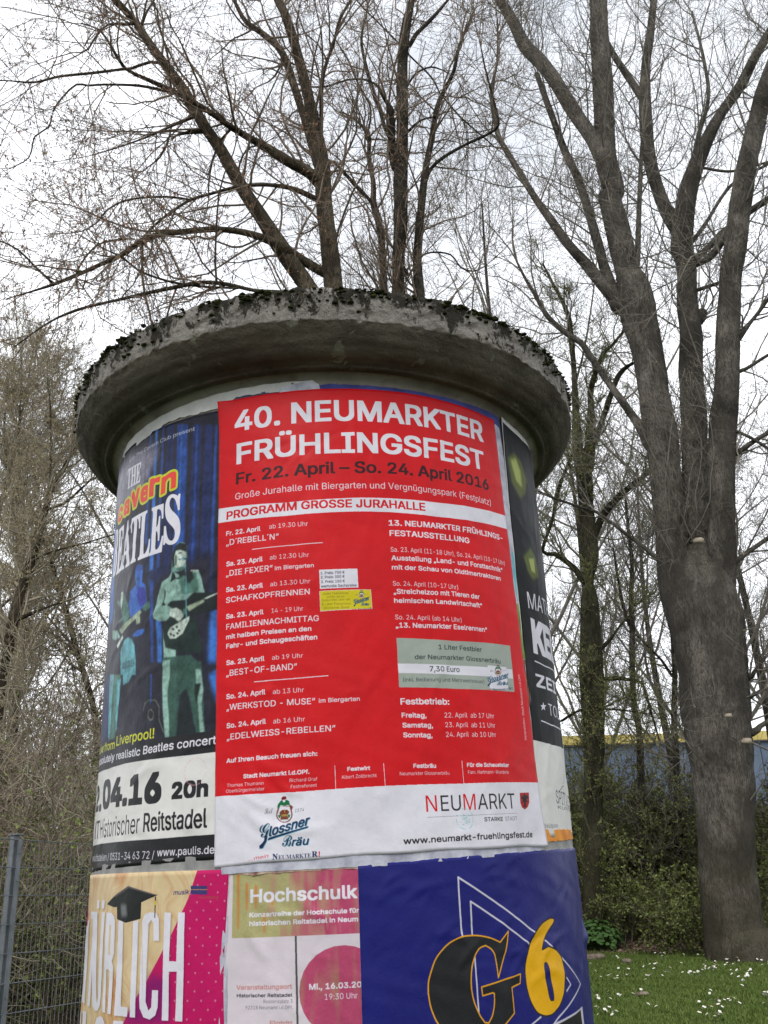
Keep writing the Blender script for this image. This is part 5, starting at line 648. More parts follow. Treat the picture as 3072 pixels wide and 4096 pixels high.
for _ in range(420):
    a = g.uniform(0, 2 * PI)
    if ringnoise(np.array([a]), np.array([0.]), 6, 33)[0] < -.1 and g.uniform() < .7: continue
    zz = g.triangular(1.43, 1.52, 1.522); PP.append((.8165 * math.sin(a), D - .8165 * math.cos(a), zz + CAM_Z)); RR.append(g.uniform(.0018, .0055))
V, F = blobs(np.array(PP), np.array(RR) * np.random.default_rng(7).uniform(.7, 2.0, len(RR)), 1, .42, 5); mo = link('moss', mesh_np('moss', V, F), M_MOSS, root); mo['kind'] = 'stuff'
# ------------------------------------------------------------------ printed sheets: painted into images by this script
PXM = 1300.
COLS = dict(w=(220,217,225),dk=(58,16,24),rd=(204,16,24),ye=(205,190,20),ol=(110,95,30),gy=(95,95,108),dk2=(45,58,56),gg=(158,166,156),k=(38,36,40),
 bn=(120,68,50),gn=(25,105,60),mr=(120,30,35),go=(170,140,70),nv=(26,42,84),tl=(95,165,175),sh=(172,30,30),te=(90,190,190),
 b1=(34,44,88),b2=(38,70,140),b3=(58,108,185),bd=(36,36,48),hz=(122,118,134),b4=(50,98,180),b5=(48,54,150),g1=(188,202,190),g6=(52,82,72),g7=(30,46,42),g2=(134,168,156),g3=(104,140,130),g4=(76,114,102),g5=(150,165,140),gk=(28,36,36),cy=(98,160,170),
 w2=(190,190,205),yg=(192,202,40),rr=(228,72,58),bk=(36,36,38),w3=(220,218,213),yy=(202,202,40),pk=(225,165,178),
 dg=(38,40,42),lg=(92,102,52),yl=(165,175,100),bk3=(26,28,28),mg=(188,18,92),mg2=(135,20,102),nv2=(60,55,110),ye2=(200,190,40),
 ol2=(150,90,50),wd=(212,190,148),bk2=(30,34,32),gr2=(110,112,112),gr3=(90,80,85),im=(168,162,112),p1=(178,70,105),p2=(195,105,130),p3=(160,90,100),im2=(192,178,132),im3=(150,140,90),
 oc=(192,120,50),w5=(208,198,204),gk2=(62,62,56),pb=(192,140,140),w4=(200,196,206),ora=(228,160,30),yo=(230,172,12),bl=(27,30,108))
COLS['or'] = (220,140,60)
PRINT_GAIN = 1.2
def pc(name): return np.clip(s2l(COLS[name]) / PRINT_GAIN, 0, .88)
_fd = bpy.utils.system_resource('DATAFILES', path='fonts') or ''
def _font(fn):
    try: return bpy.data.fonts.load(os.path.join(_fd, fn))
    except Exception: return None
F_SANS = _font('Inter.woff2'); F_MATH = _font('NotoSansMath-Regular.woff2')
def remap(t, up, lo, dg=None):
    r = ''
    for ch in t:
        if 'A' <= ch <= 'Z': r += chr(up + ord(ch) - 65)
        elif 'a' <= ch <= 'z': r += chr(lo + ord(ch) - 97)
        elif dg and '0' <= ch <= '9': r += chr(dg + ord(ch) - 48)
        else: r += ch
    return r
_tc = {}
def text_tris(txt, st):
    key = (txt, st)
    if key in _tc: return _tc[key]
    f = F_SANS; off = 0; body = txt
    if F_MATH and st == 's': f = F_MATH; body = remap(txt, 0x1D400, 0x1D41A, 0x1D7CE)
    if F_MATH and st == 'c': f = F_MATH; body = remap(txt, 0x1D4D0, 0x1D4EA)
    if F_MATH and txt == '★': f = F_MATH
    cu = bpy.data.curves.new('t', 'FONT'); cu.body = body; cu.resolution_u = 3; cu.fill_mode = 'NONE'; cu.offset = off
    if f: cu.font = f
    ob = bpy.data.objects.new('t', cu); me = ob.to_mesh()
    v = np.empty(len(me.vertices) * 3, np.float32); me.vertices.foreach_get('co', v); v = v.reshape(-1, 3)[:, :2].astype(float)
    t = np.empty(len(me.edges) * 2, np.int32); me.edges.foreach_get('vertices', t); t = t.reshape(-1, 2)
    # contours are closed runs; the closing edge is stored as (first, last) or (last, first): restore its direction
    t = np.array([(a, b) if b == a + 1 else (max(a, b), min(a, b)) for a, b in t.tolist()]) if len(t) else t
    ob.to_mesh_clear(); bpy.data.objects.remove(ob); bpy.data.curves.remove(cu)
    if st in 'iI': v[:, 0] += .22 * v[:, 1]
    _tc[key] = (v, t); return v, t
_cap = {}
def caph(st):
    if st not in _cap: _cap[st] = text_tris('H', st)[0][:, 1].max()
    return _cap[st]
class Canvas:
    def __init__(s, s0, s1, z0, z1, base):
        s.s0, s.z0 = s0, z0; s.w = int((s1 - s0) * PXM); s.h = int((z1 - z0) * PXM); s.s1 = s0 + s.w / PXM; s.z1 = z0 + s.h / PXM
        s.a = np.empty((s.h, s.w, 3), np.float32); s.a[:] = base
    def px(s, p): p = np.asarray(p, float); return np.stack([(p[..., 0] - s.s0) * PXM, (p[..., 1] - s.z0) * PXM], -1)
    def put(s, x0, y0, al, col, mul=False):
        h, w = al.shape; X0, Y0 = max(x0, 0), max(y0, 0); X1, Y1 = min(x0 + w, s.w), min(y0 + h, s.h)
        if X1 <= X0 or Y1 <= Y0: return
        al = al[Y0 - y0:Y1 - y0, X0 - x0:X1 - x0, None]; r = s.a[Y0:Y1, X0:X1]
        s.a[Y0:Y1, X0:X1] = r * (1 - al * .38) if mul else r * (1 - al) + al * col
    def poly(s, pts, col, blur=0, mul=False):
        q = s.px(pts); pad = int(blur * PXM * 2.5) + 2; lo = np.floor(q.min(0)).astype(int) - pad; hi = np.ceil(q.max(0)).astype(int) + pad
        lo = np.maximum(lo, -pad); hi = np.minimum(hi, [s.w + pad, s.h + pad])
        if (hi - lo).min() <= 0: return
        w, h = hi - lo; ss = 1 if (w * h > 250000 or blur) else 2
        X = (np.arange(w * ss) + .5) / ss + lo[0]; m = np.zeros((h * ss, w * ss), bool); Yc = (np.arange(h * ss) + .5) / ss + lo[1]
        n = len(q)
        for i in range(n):
            (xa, ya), (xb, yb) = q[i], q[(i + 1) % n]
            if abs(ya - yb) < 1e-9: continue
            r0 = np.searchsorted(Yc, min(ya, yb)); r1 = np.searchsorted(Yc, max(ya, yb))
            if r1 <= r0: continue
            xs = xa + (Yc[r0:r1] - ya) * (xb - xa) / (yb - ya); m[r0:r1] ^= X[None] < xs[:, None]
        al = m.astype(np.float32)
        if ss == 2: al = (al[::2, ::2] + al[1::2, ::2] + al[::2, 1::2] + al[1::2, 1::2]) / 4
        if blur:
            sg = blur * PXM; r = max(int(sg), 1); kk = np.ones(r) / r
            for _ in range(2):
                al = np.apply_along_axis(lambda v: np.convolve(v, kk, 'same'), 0, al); al = np.apply_along_axis(lambda v: np.convolve(v, kk, 'same'), 1, al)
        s.put(lo[0], lo[1], al, col, mul)
    def line(s, pts, wd, col, closed=False):
        p = np.asarray(pts, float); n = len(p)
        for i in range(n if closed else n - 1):
            a, b = p[i], p[(i + 1) % n]; d = b - a; L = np.hypot(*d)
            if L < 1e-6: continue
            d /= L; nn = np.array([-d[1], d[0]]) * wd / 2; a2 = a - d * wd * .3; b2 = b + d * wd * .3
            s.poly([a2 + nn, b2 + nn, b2 - nn, a2 - nn], col)
    def text(s, txt, x0, z0, x1, z1, cap, col, st, rim=None):
        v, t = text_tris(txt, st)
        if not len(t): return
        xm, xM = v[:, 0].min(), v[:, 0].max(); bo = {'b': .022, 'B': .046, 'k': .055, 'K': .085, 'I': .034, 's': .014}.get(st, 0) * cap; x0, x1 = (x0 + bo, x1 - bo) if abs(x1 - x0) > 4 * bo else (x0, x1)
        if len(txt) == 1: ym, yM = v[:, 1].min(), v[:, 1].max(); fy = (v[:, 1] - ym) / (yM - ym) * (cap - 2 * bo) + bo
        else: fy = v[:, 1] / caph(st) * (cap - 1.4 * bo) + .7 * bo
        fx = (v[:, 0] - xm) / (xM - xm)
        if abs(z1 - z0) > abs(x1 - x0): q = np.stack([x0 + fx * (x1 - x0) - fy, z0 + fx * (z1 - z0)], 1)
        else: q = np.stack([x0 + fx * (x1 - x0), z0 + fx * (z1 - z0) + fy], 1)
        q = s.px(q); bp = int(bo * PXM + 1) + 1; lo = np.floor(q.min(0)).astype(int) - bp; hi = np.ceil(q.max(0)).astype(int) + bp; w, h = hi - lo
        SS = 3; T = (q - lo)[t] * SS; wd = np.zeros((h * SS, w * SS + 1), np.int16)
        rows, cols, sg = [], [], []                     # non-zero winding, accumulated from signed crossings
        for (xa, ya), (xb, yb) in T:
            if abs(yb - ya) < 1e-9: continue
            r0, r1 = math.ceil(min(ya, yb) - .5), math.ceil(max(ya, yb) - .5)
            if r1 <= r0: continue
            r = np.arange(r0, r1); xs = xa + (r + .5 - ya) * (xb - xa) / (yb - ya); rows.append(r); cols.append(np.clip(np.ceil(xs - .5), 0, w * SS).astype(int)); sg.append(np.full(len(r), 1 if yb > ya else -1))
        if not rows: return
        np.add.at(wd, (np.concatenate(rows), np.concatenate(cols)), np.concatenate(sg))
        m = np.cumsum(wd, 1)[:, :-1] != 0
        rb = int(round(bo * PXM * SS)); rv = int(round(rb * .75))
        if rb:                                           # heavier weight: ink spread of the regular face
            m0 = m.copy()
            for d_ in range(1, rb + 1): m[:, d_:] |= m0[:, :-d_]; m[:, :-d_] |= m0[:, d_:]
            m0 = m.copy()
            for d_ in range(1, rv + 1): m[d_:] |= m0[:-d_]; m[:-d_] |= m0[d_:]
        al = m.reshape(h, SS, w, SS).mean((1, 3)).astype(np.float32)
        if rim is not None:
            R = 9; A = np.pad(al, R); B = np.zeros_like(A)
            for dy in range(-R, R + 1, 1):
                wx = int(math.sqrt(R * R - dy * dy))
                for dx in range(-wx, wx + 1, 2): B = np.maximum(B, np.roll(A, (dy, dx), (0, 1)))
            s.put(lo[0] - R, lo[1] - R, B, rim)
        s.put(lo[0], lo[1], al, col)
    def image(s, name):
        g = np.random.default_rng(5); n = g.normal(0, .012, s.a.shape[:2]).astype(np.float32)
        big = vnoise(s.w, s.h, 170, g) * .05 + vnoise(s.w, s.h, 60, g) * .035 + vnoise(s.w, s.h, 16, g) * .03 + np.clip(vnoise(s.w, 40, 9, g)[20][None] - .55, 0, 1) * .12 * np.clip(vnoise(s.w, s.h, 120, g) + .2, 0, 1)
        a = s.a * (1 + (n + big)[..., None])
        out = np.ones((s.h, s.w, 4), np.float32); out[..., :3] = l2s(a)
        im = bpy.data.images.new(name, s.w, s.h); im.pixels.foreach_set(out.ravel()); im.update(); im.pack(); return im
def vnoise(w, h, cell, g):
    gw, gh = w // cell + 3, h // cell + 3; G = g.uniform(-1, 1, (gh, gw)); x = np.arange(w) / cell; y = np.arange(h) / cell
    xi, yi = x.astype(int), y.astype(int); fx, fy = x - xi, y - yi; fx = fx * fx * (3 - 2 * fx); fy = (fy * fy * (3 - 2 * fy))[:, None]
    a = G[yi][:, xi] * (1 - fx) + G[yi][:, xi + 1] * fx; b = G[yi + 1][:, xi] * (1 - fx) + G[yi + 1][:, xi + 1] * fx
    return (a * (1 - fy) + b * fy).astype(np.float32)
def draw(cv, items):
    for it in items:
        k = it[0]
        if k == 'T': cv.text(it[1], *it[2:7], pc(it[7]), it[8][0], pc('yg') if len(it[8]) > 1 else None)
        elif k == 'P': cv.poly(it[1], None if it[2] == 'sd' else pc(it[2]), it[3], it[2] == 'sd')
        elif k == 'L': cv.line(it[1], it[2], pc(it[3]), it[4])
        elif k in 'SR':
            x, z, r, c = it[1:]; g = np.random.default_rng(2); p = cv.px((x, z)).astype(int); R = int(r * PXM)
            yy, xx = np.mgrid[-R:R, -R:R] / R; rr = np.hypot(xx, yy); nn = vnoise(2 * R, 2 * R, 4, g)
            al = ((rr > .86) & (rr < .97) & (nn > -.2)) * .55
            if k == 'S': al = al + ((rr < .6) & (nn + xx * .4 > .1)) * .5
            cv.put(p[0] - R, p[1] - R, al.astype(np.float32) * (1 if k == 'S' else .6), pc(c))
        elif k == 'D':
            p0, dx, rv = np.array(it[1:3]), it[3] - it[1], it[6] - it[2]; mgc = pc('mg')
            for j in range(-2, 30):
                for i in range(-8, 5):
                    q = (p0[0] + (i + (j % 2) / 2) * dx, p0[1] + j * rv); a = cv.px(q).astype(int)
                    if 3 < a[0] < cv.w - 3 and 3 < a[1] < cv.h - 3 and np.abs(cv.a[a[1], a[0]] - mgc).max() < .05:
                        yy, xx = np.mgrid[-4:5, -4:5]; cv.put(a[0] - 4, a[1] - 4, (np.clip(3.4 - np.hypot(xx, yy), 0, 1) * .26).astype(np.float32), pc('w'))
def crease_fn(seed, segs, amp):
    g = np.random.default_rng(seed); S = []
    for (sa, sb, za, zb, n, ang, L, A) in segs:
        for _ in range(n):
            S.append((g.uniform(sa, sb), g.uniform(za, zb), ang + g.normal(0, .35), L * g.uniform(.5, 1.4), A * g.uniform(.4, 1.2) * g.choice([1, 1, -.7]), g.uniform(.004, .011)))
    ph = g.uniform(0, 6.28, 12)
    def f(s, z):
        s = np.asarray(s, float); z = np.asarray(z, float)
        d = 1.5 * amp * (np.sin(s * 23 + ph[0] + 2 * np.sin(z * 9 + ph[1])) * np.sin(z * 17 + ph[2]) + .5 * np.sin(s * 61 + z * 40 + ph[3] + 2 * np.sin(z * 31 + ph[4])) * np.sin(z * 47 - s * 20 + ph[5]))
        for (cs, cz, an, L, A, wd) in S:
            u = (s - cs) * math.cos(an) + (z - cz) * math.sin(an); v = -(s - cs) * math.sin(an) + (z - cz) * math.cos(an) + .25 * u * u / L
            d = d + 1.5 * A * np.exp(-(u / L) ** 2 * 2 - (v / wd) ** 2)
        return d
    return f
M_EDGE = flat_mat('paper_edge', (.5, .49, .47), (.62, .6, .58), 30)
def poster_mat(name, im, rough=.42, wrinkle=.25, spec=.16):
    m = NM(name, rough, spec); t = m.n('ShaderNodeTexImage'); t.image = im; t.interpolation = 'Cubic'; t.extension = 'EXTEND'
    co = m.coord(); f = m.noise(co, 3.5, 4, .6)
    m.col(t.outputs[0])
    m.l(m.ramp(f, [(.3, (rough - .08,) * 3), (.7, (rough + .16,) * 3)]), m.b.inputs['Roughness'])
    m.bump(m.math('ADD', m.noise(co, 60, 5, .6, .8), m.math('MULTIPLY', m.noise(m.coord((1, 1, .45)), 14, 4, .55, 1.2), 2.2)), wrinkle * 1.6, .0016); return m.m
def sheet(name, rect, off, cv, mat, crease, label, left=None, right=None, top=None, bottom=None, ns=110, nz=150, lift=None):
    """curved paper sheet; left/right give s as function of z, top/bottom give z as function of s"""
    s0, s1, z0, z1 = rect
    u = np.linspace(0, 1, ns); v = np.linspace(0, 1, nz); U, Vv = np.meshgrid(u, v)
    Z = z0 + Vv * (z1 - z0); S0 = left(Z) if left else np.full_like(Z, s0); S1 = right(Z) if right else np.full_like(Z, s1); S = S0 + U * (S1 - S0)
    if top: Z = Z + (top(S) - z1) * Vv
    if bottom: Z = Z + (bottom(S) - z0) * (1 - Vv)
    O = off + crease(S, Z)
    O = np.maximum(O, off - .0012)
    if lift is not None: O = O + lift(U, Vv)
    P = cyl(S, Z, O).reshape(-1, 3); UV = np.stack([(S - cv.s0) / (cv.s1 - cv.s0), (Z - cv.z0) / (cv.z1 - cv.z0)], -1).reshape(-1, 2)
    i = np.arange(ns * nz).reshape(nz, ns); F = np.stack([i[:-1, :-1], i[:-1, 1:], i[1:, 1:], i[1:, :-1]], -1).reshape(-1, 4)
    mi = np.zeros(len(F), int)
    # border skirt = visible paper thickness
    ring = np.concatenate([i[0, :], i[1:, -1], i[-1, -2::-1], i[-2:0:-1, 0]]); n0 = len(P)
    B = cyl(S, Z, O - .0022).reshape(-1, 3)[ring]; k = len(ring); j = np.arange(k); jn = (j + 1) % k
    F2 = np.stack([ring[j], n0 + j, n0 + jn, ring[jn]], -1)
    me = mesh_np(name, np.concatenate([P, B]), np.concatenate([F, F2]), True, np.concatenate([UV, UV[ring]]), np.concatenate([mi, np.ones(k, int)]))
    o = link(name, me, [mat, M_EDGE]); return tag(o, label, 'poster')

def wob(seed, amp, f=40):
    g = np.random.default_rng(seed); p = g.uniform(0, 6.28, 5)
    return lambda s: amp * (np.sin(s * f + p[0]) + .6 * np.sin(s * f * 2.7 + p[1]) + .5 * np.sin(s * f * 6.1 + p[2]))
# --- red festival poster
cvr = Canvas(-.31, .605, .085, 1.315, pc('rd')); draw(cvr, POSTERS['red']['items'])
sheet('poster', (-.2973, .5323, .10, 1.2955), .0075, cvr, poster_mat('print_red', cvr.image('print_red')),
      crease_fn(1, [(-.28, -.05, .1, .35, 11, 2.5, .07, .0024), (-.15, .45, .7, 1.28, 9, 1.75, .13, .0016), (-.25, .5, .95, 1.28, 6, .4, .1, .0014), (.1, .5, .1, .9, 7, 1.2, .08, .0011), (.3, .55, .1, .4, 4, .6, .07, .0014), (-.28, .5, .2, 1.25, 26, 1.5, .035, .0012), (-.28, .5, .2, 1.25, 14, .1, .03, .0010), (.1, .45, .35, 1.2, 3, 1.65, .3, .0016)], .0007),
      'red spring festival programme poster with large white headline and white foot',
      left=lambda z: -.28 + (-.2973 + .28) * np.clip((z - .0996) / 1.19, 0, 1), right=lambda z: .5917 + (.5323 - .5917) * np.clip((z - .125) / 1.17, 0, 1),
      top=lambda s: 1.2955 + .004 * np.sin(s * 5), bottom=lambda s: .0996 + (s + .28) * (.0262 / .87) + .001 * np.sin(s * 30),
      lift=lambda U, V: .012 * np.clip(1 - U / .07, 0, 1) ** 2 * np.clip((V - .9) / .1, 0, 1) ** 2 + .009 * np.clip((U - .93) / .07, 0, 1) ** 2 * np.clip(1 - V / .12, 0, 1) ** 2, ns=130, nz=170)
# --- band concert poster
cvb = Canvas(-1.115, -.22, .095, 1.33, pc('bd')); _it = POSTERS['beatles']['items']; _k = [i for i, q in enumerate(_it) if q[0] == 'T' and q[1].startswith('with')][0]
draw(cvb, _it[:_k]); _g = np.random.default_rng(3)
for _ in range(2):                              # the band photograph is soft
    cvb.a[1:-1, 1:-1] = (cvb.a[:-2, 1:-1] + cvb.a[2:, 1:-1] + cvb.a[1:-1, :-2] + cvb.a[1:-1, 2:] + 2 * cvb.a[1:-1, 1:-1]) / 6
    cvb.a[2:-2, 2:-2] = (cvb.a[:-4, 2:-2] + cvb.a[4:, 2:-2] + cvb.a[2:-2, :-4] + cvb.a[2:-2, 4:] + 2 * cvb.a[2:-2, 2:-2]) / 6
cvb.a *= (1 + .30 * vnoise(cvb.w, cvb.h, 26, _g) + .22 * vnoise(cvb.w, cvb.h, 9, _g) + .12 * vnoise(cvb.w, cvb.h, 4, _g))[..., None]; cvb.a = np.clip(cvb.a, 0, .85)
_s = vnoise(cvb.w, 8, 14, _g)[4][None]; cvb.a *= (1 + .2 * _s)[..., None]; draw(cvb, _it[_k:])
sheet('poster', (-1.10, -.24, .1165, 1.30), .003, cvb, poster_mat('print_band', cvb.image('print_band'), .36),
      crease_fn(2, [(-.95, -.3, .1, 1.25, 26, .25, .09, .0016), (-.9, -.3, .1, .4, 14, .5, .07, .0018), (-.8, -.3, .85, .95, 5, .3, .1, .002)], .0006),
      'blue tribute concert poster with a green-lit singer and guitar, left of the red poster', top=lambda s: 1.302 - .03 * np.clip((s + .766) / .48, 0, 1) , ns=110, nz=150)
# --- dark singer poster on the right
cvk = Canvas(.56, 1.44, .12, 1.345, pc('w3')); draw(cvk, POSTERS['kellner']['items'])
sheet('poster', (.575, 1.42, .146, 1.325), .0045, cvk, poster_mat('print_dark', cvk.image('print_dark'), .5, .25, .05),
      crease_fn(3, [(.6, .95, .15, 1.3, 16, 1.6, .16, .002), (.6, .9, .2, .5, 6, .5, .08, .0014)], .0006),
      'black and white singer tour poster at the right edge of the column', left=lambda z: .5747 + .012 * np.clip((1.3 - z) / 1.15, 0, 1) , bottom=lambda s: .1455 + .02 * np.clip((s - .58) / .3, 0, 1),
      lift=lambda U, V: .006 * np.clip(1 - U / .06, 0, 1) ** 2 * np.clip((V - .75) / .25, 0, 1) ** 1.5, ns=80, nz=120)
# --- magenta and wood poster, lower left
cvm = Canvas(-1.10, -.235, -1.09, .13, pc('wd')); H, Wd = cvm.h, cvm.w
_g = np.random.default_rng(8); X = np.arange(Wd)[None] / PXM; Yy = np.arange(H)[:, None] / PXM
_w = vnoise(Wd, H, 160, _g) * .05 + vnoise(Wd, H, 60, _g) * .016; _t = np.sin((X + _w + .05 * np.sin(Yy * 6)) * 150) * .5 + .5
_t = .55 * _t + .45 * (np.sin((X + _w * 1.6) * 420) * .5 + .5); _b = np.clip(vnoise(Wd, H, 110, _g) * 1.6, 0, 1)
_f = np.clip(_t * .5 + _b * .75 - .15, 0, 1)[..., None]; cvm.a[:] = pc('wd') * (1 - _f) + np.clip(s2l((186, 124, 68)) / PRINT_GAIN, 0, 1) * _f
draw(cvm, POSTERS['magenta']['items'])
sheet('poster', (-1.09, -.2475, -1.075, .0975), .0050, cvm, poster_mat('print_magenta', cvm.image('print_magenta'), .4),
      crease_fn(4, [(-.95, -.3, -.9, .1, 12, .2, .1, .0009)], .0005), 'magenta and wood-grain poster with tall white letters and a graduation cap',
      top=lambda s: .0935 + .018 * np.clip((-.247 - s) / .65, 0, 1.2), right=lambda z: -.2475 + .004 * np.sin(z * 14), ns=90, nz=120)
# --- washed-out school concert poster, lower middle
cvn = Canvas(-.27, .09, -1.09, .12, pc('w5')); _it = POSTERS['middle']['items']
def streaks(cv, x0, key, a, b, c, g):
    m_ = np.abs(cv.a - pc(key)).max(2) < .02; w, h = cv.w, cv.h
    v = np.repeat(vnoise(w, h // 6 + 2, 12, g), 6, 0)[:h]; v2 = np.repeat(vnoise(w, h // 3 + 2, 34, g), 3, 0)[:h]; v3 = vnoise(w, h, 5, g)
    xx = (np.arange(w) / PXM + cv.s0)[None]; t = np.clip((xx - x0) * 9 + v * .35 + v2 * .55 + .1 * v3, 0, 1); u = np.clip(v2 * .9 + v * .5 - .1, 0, 1)
    col_ = (a * (1 - t[..., None]) + b * t[..., None]) * (1 - .5 * u[..., None]) + c * .5 * u[..., None]; cv.a[m_] = (col_ * (1 + .07 * v3)[..., None])[m_]
_k = [i for i, q in enumerate(_it) if q[0] == 'T'][0]; draw(cvn, _it[:_k]); _g = np.random.default_rng(13); streaks(cvn, -.15, 'im', pc('im'), pc('p1'), pc('im2'), _g)
_c = [q for q in _it[_k:] if q[0] == 'P'][0]; draw(cvn, [_c]); streaks(cvn, -2, 'p1', pc('p1'), pc('p1'), pc('im3'), _g); draw(cvn, [q for q in _it[_k:] if q is not _c])
sheet('poster', (-.2545, .062, -1.075, .1000), .0035, cvn, poster_mat('print_school', cvn.image('print_school'), .5),
      crease_fn(5, [(-.24, .06, -.25, .1, 16, 2.5, .06, .0022), (-.2, .06, -.05, .1, 5, 2.2, .08, .003)], .0008), 'faded pink and olive college concert poster between the magenta and the blue poster', ns=50, nz=150)
# --- blue poster, lower right
cvl = Canvas(.03, .93, -1.09, .15, pc('bl')); draw(cvl, POSTERS['blue']['items'])
sheet('poster', (.0484, .915, -1.075, .11), .0060, cvl, poster_mat('print_blue', cvl.image('print_blue'), .38),
      crease_fn(6, [(.08, .45, -.15, .09, 20, .5, .05, .0017), (.5, .8, -.5, .08, 9, .9, .09, .0014), (.3, .75, -.1, -.05, 3, .05, .12, .0022)], .0008),
      'royal blue poster with a black G and a yellow 6 over white triangle lines', top=lambda s: .0885 + (s - .048) * .052 + wob(3, .0007, 60)(s),
      right=lambda z: .905 + .004 * np.sin(z * 60) + .003 * np.sin(z * 170), ns=120, nz=170,
      lift=lambda U, V: .009 * np.exp(-((U - 1) / .05) ** 2 - ((V - .815) / .018) ** 2) + .003 * np.clip((U - .97) / .03, 0, 1))
# --- older layers peeping out
def scrap(name, poly, off, mat, label, jag=0, seed=0):
    """irregular piece of older paper: outline in (s, z), subdivided so that it bends round the shaft"""
    g = np.random.default_rng(seed); pts = []
    n = len(poly)
    for i in range(n):
        a, b = np.array(poly[i]), np.array(poly[(i + 1) % n]); L = np.hypot(*(b - a)); k = max(1, int(L / .012))
        for j in range(k): pts.append(a + (b - a) * j / k + g.normal(0, jag, 2))
    bm = bmesh.new(); vs = [bm.verts.new((p[0], p[1], 0)) for p in pts]; bm.faces.new(vs)
    x0, x1 = min(p[0] for p in pts), max(p[0] for p in pts); x = x0 + .015
    while x < x1:
        bmesh.ops.bisect_plane(bm, geom=bm.verts[:] + bm.edges[:] + bm.faces[:], plane_co=(x, 0, 0), plane_no=(1, 0, 0)); x += .015
    bmesh.ops.triangulate(bm, faces=bm.faces[:]); 
    r = bmesh.ops.extrude_face_region(bm, geom=bm.faces[:]); up = [e for e in r['geom'] if isinstance(e, bmesh.types.BMVert)]
    ups = set(up)
    for v in bm.verts:
        o = off if v in ups else off - .0016
        v.co = Vector(cyl(v.co.x, v.co.y, o + (.0006 * math.sin(v.co.x * 90 + v.co.y * 60))))
    bmesh.ops.recalc_face_normals(bm, faces=bm.faces[:])
    me = bpy.data.meshes.new(name); bm.to_mesh(me); bm.free(); o = link(name, me, mat); return tag(o, label, 'paper scrap')
pm = lambda n, a, b, sc=20: flat_mat(n, tuple(s2l(a) / PRINT_GAIN), tuple(s2l(b) / PRINT_GAIN), sc, .6)
M_OB = pm('old_blue_print', (40, 44, 110), (60, 70, 140)); M_OW = pm('old_white_print', (150, 150, 165), (205, 205, 215)); M_OG = pm('old_grey_print', (128, 128, 126), (162, 160, 156))
M_OR = pm('old_orange_print', (215, 125, 20), (240, 160, 40)); M_OD = pm('old_dark_print', (30, 32, 48), (70, 75, 100), 14)
scrap('paper_scrap', [(-.04, 1.15), (-.04, 1.302), (-.0035, 1.313), (.1, 1.312), (.2793, 1.3132), (.45, 1.319), (.5666, 1.3295), (.5710, 1.28), (.566, 1.16)], .0028, M_OB, 'strip of older blue paper showing along the top of the red poster', .0008, 1)
scrap('paper_scrap', [(-.272, 1.20), (-.265, 1.292), (-.2549, 1.313), (-.15, 1.320), (-.06, 1.321), (-.05, 1.20)], .0030, M_OD, 'dark torn scrap above the top left corner of the red poster', .0014, 2)
scrap('paper_scrap', [(-.12, 1.25), (-.125, 1.310), (-.07, 1.320), (-.035, 1.319), (-.02, 1.3115), (-.02, 1.25)], .0045, M_OW, 'small torn white scrap at the top of the dark and blue scraps', .0018, 3)
scrap('paper_scrap', [(.50, .14), (.52, 1.26), (.545, 1.292), (.562, 1.285), (.578, 1.18), (.583, .90), (.60, .30), (.60, .13)], .0036, M_OW, 'narrow whitish strip between the red and the dark poster', .0005, 4)
scrap('paper_scrap', [(.55, .88), (.563, .91), (.577, .90), (.5775, .80), (.575, .76)], .0042, pm('old_cyan_print', (90, 170, 185), (120, 195, 200)), 'cyan sliver of an older print beside the red poster', .0006, 5)
scrap('paper_scrap', [(.55, .74), (.575, .755), (.583, .66), (.585, .60), (.56, .60)], .0042, pm('old_green_print', (90, 120, 40), (130, 165, 70)), 'green sliver of an older print beside the red poster', .0006, 6)
scrap('paper_scrap', [(.56, .595), (.586, .60), (.588, .52), (.59, .47), (.56, .47)], .0042, pm('old_brown_print', (110, 45, 35), (190, 110, 60)), 'reddish brown sliver of an older print beside the red poster', .0006, 7)
scrap('paper_scrap', [(-.27, .15), (.586, .15), (.589, .118), (.45, .1035), (.30, .0955), (.12, .0865), (-.10, .0855), (-.262, .084)], .0055, M_OW, 'older white sheet whose ragged edge shows under the red poster', .0004, 8)
scrap('paper_scrap', [(-.24, .12), (.33, .12), (.33, .0905), (.2, .085), (.05, .083), (-.22, .080)], .0045, pm('old_mixed_print', (120, 70, 60), (200, 180, 160), 40), 'torn pink and beige paper edge just above the faded poster', .0012, 9)
scrap('paper_scrap', [(.57, .165), (.92, .18), (.92, .158), (.80, .1500), (.70, .1420), (.63, .1385), (.585, .1345), (.57, .14)], .0052, M_OR, 'orange strip of paper under the black and white tour poster', .0010, 10)
scrap('paper_scrap', [(.04, .14), (.92, .165), (.93, .12), (.9, .085), (.05, .07)], .0030, M_OG, 'grey glued paper layer above the blue poster', .0008, 11)
scrap('paper_scrap', [(-1.05, .13), (-.25, .125), (-.245, .095), (-.245, .07), (-1.05, .07)], .0028, M_OG, 'grey edge of old paper between the tribute and the magenta poster', .0008, 12)
scrap('paper_scrap', [(-.262, .09), (-.245, .09), (-.242, -.3), (-.26, -.3)], .0046, M_OW, 'white paper edge between the magenta and the faded poster', .0004, 13)
scrap('paper_scrap', RESIDUE, .0034, pm('paste_residue', (182, 181, 176), (214, 213, 208), 9), 'pale residue of torn paper on the bare shaft above the posters', .0016, 14)
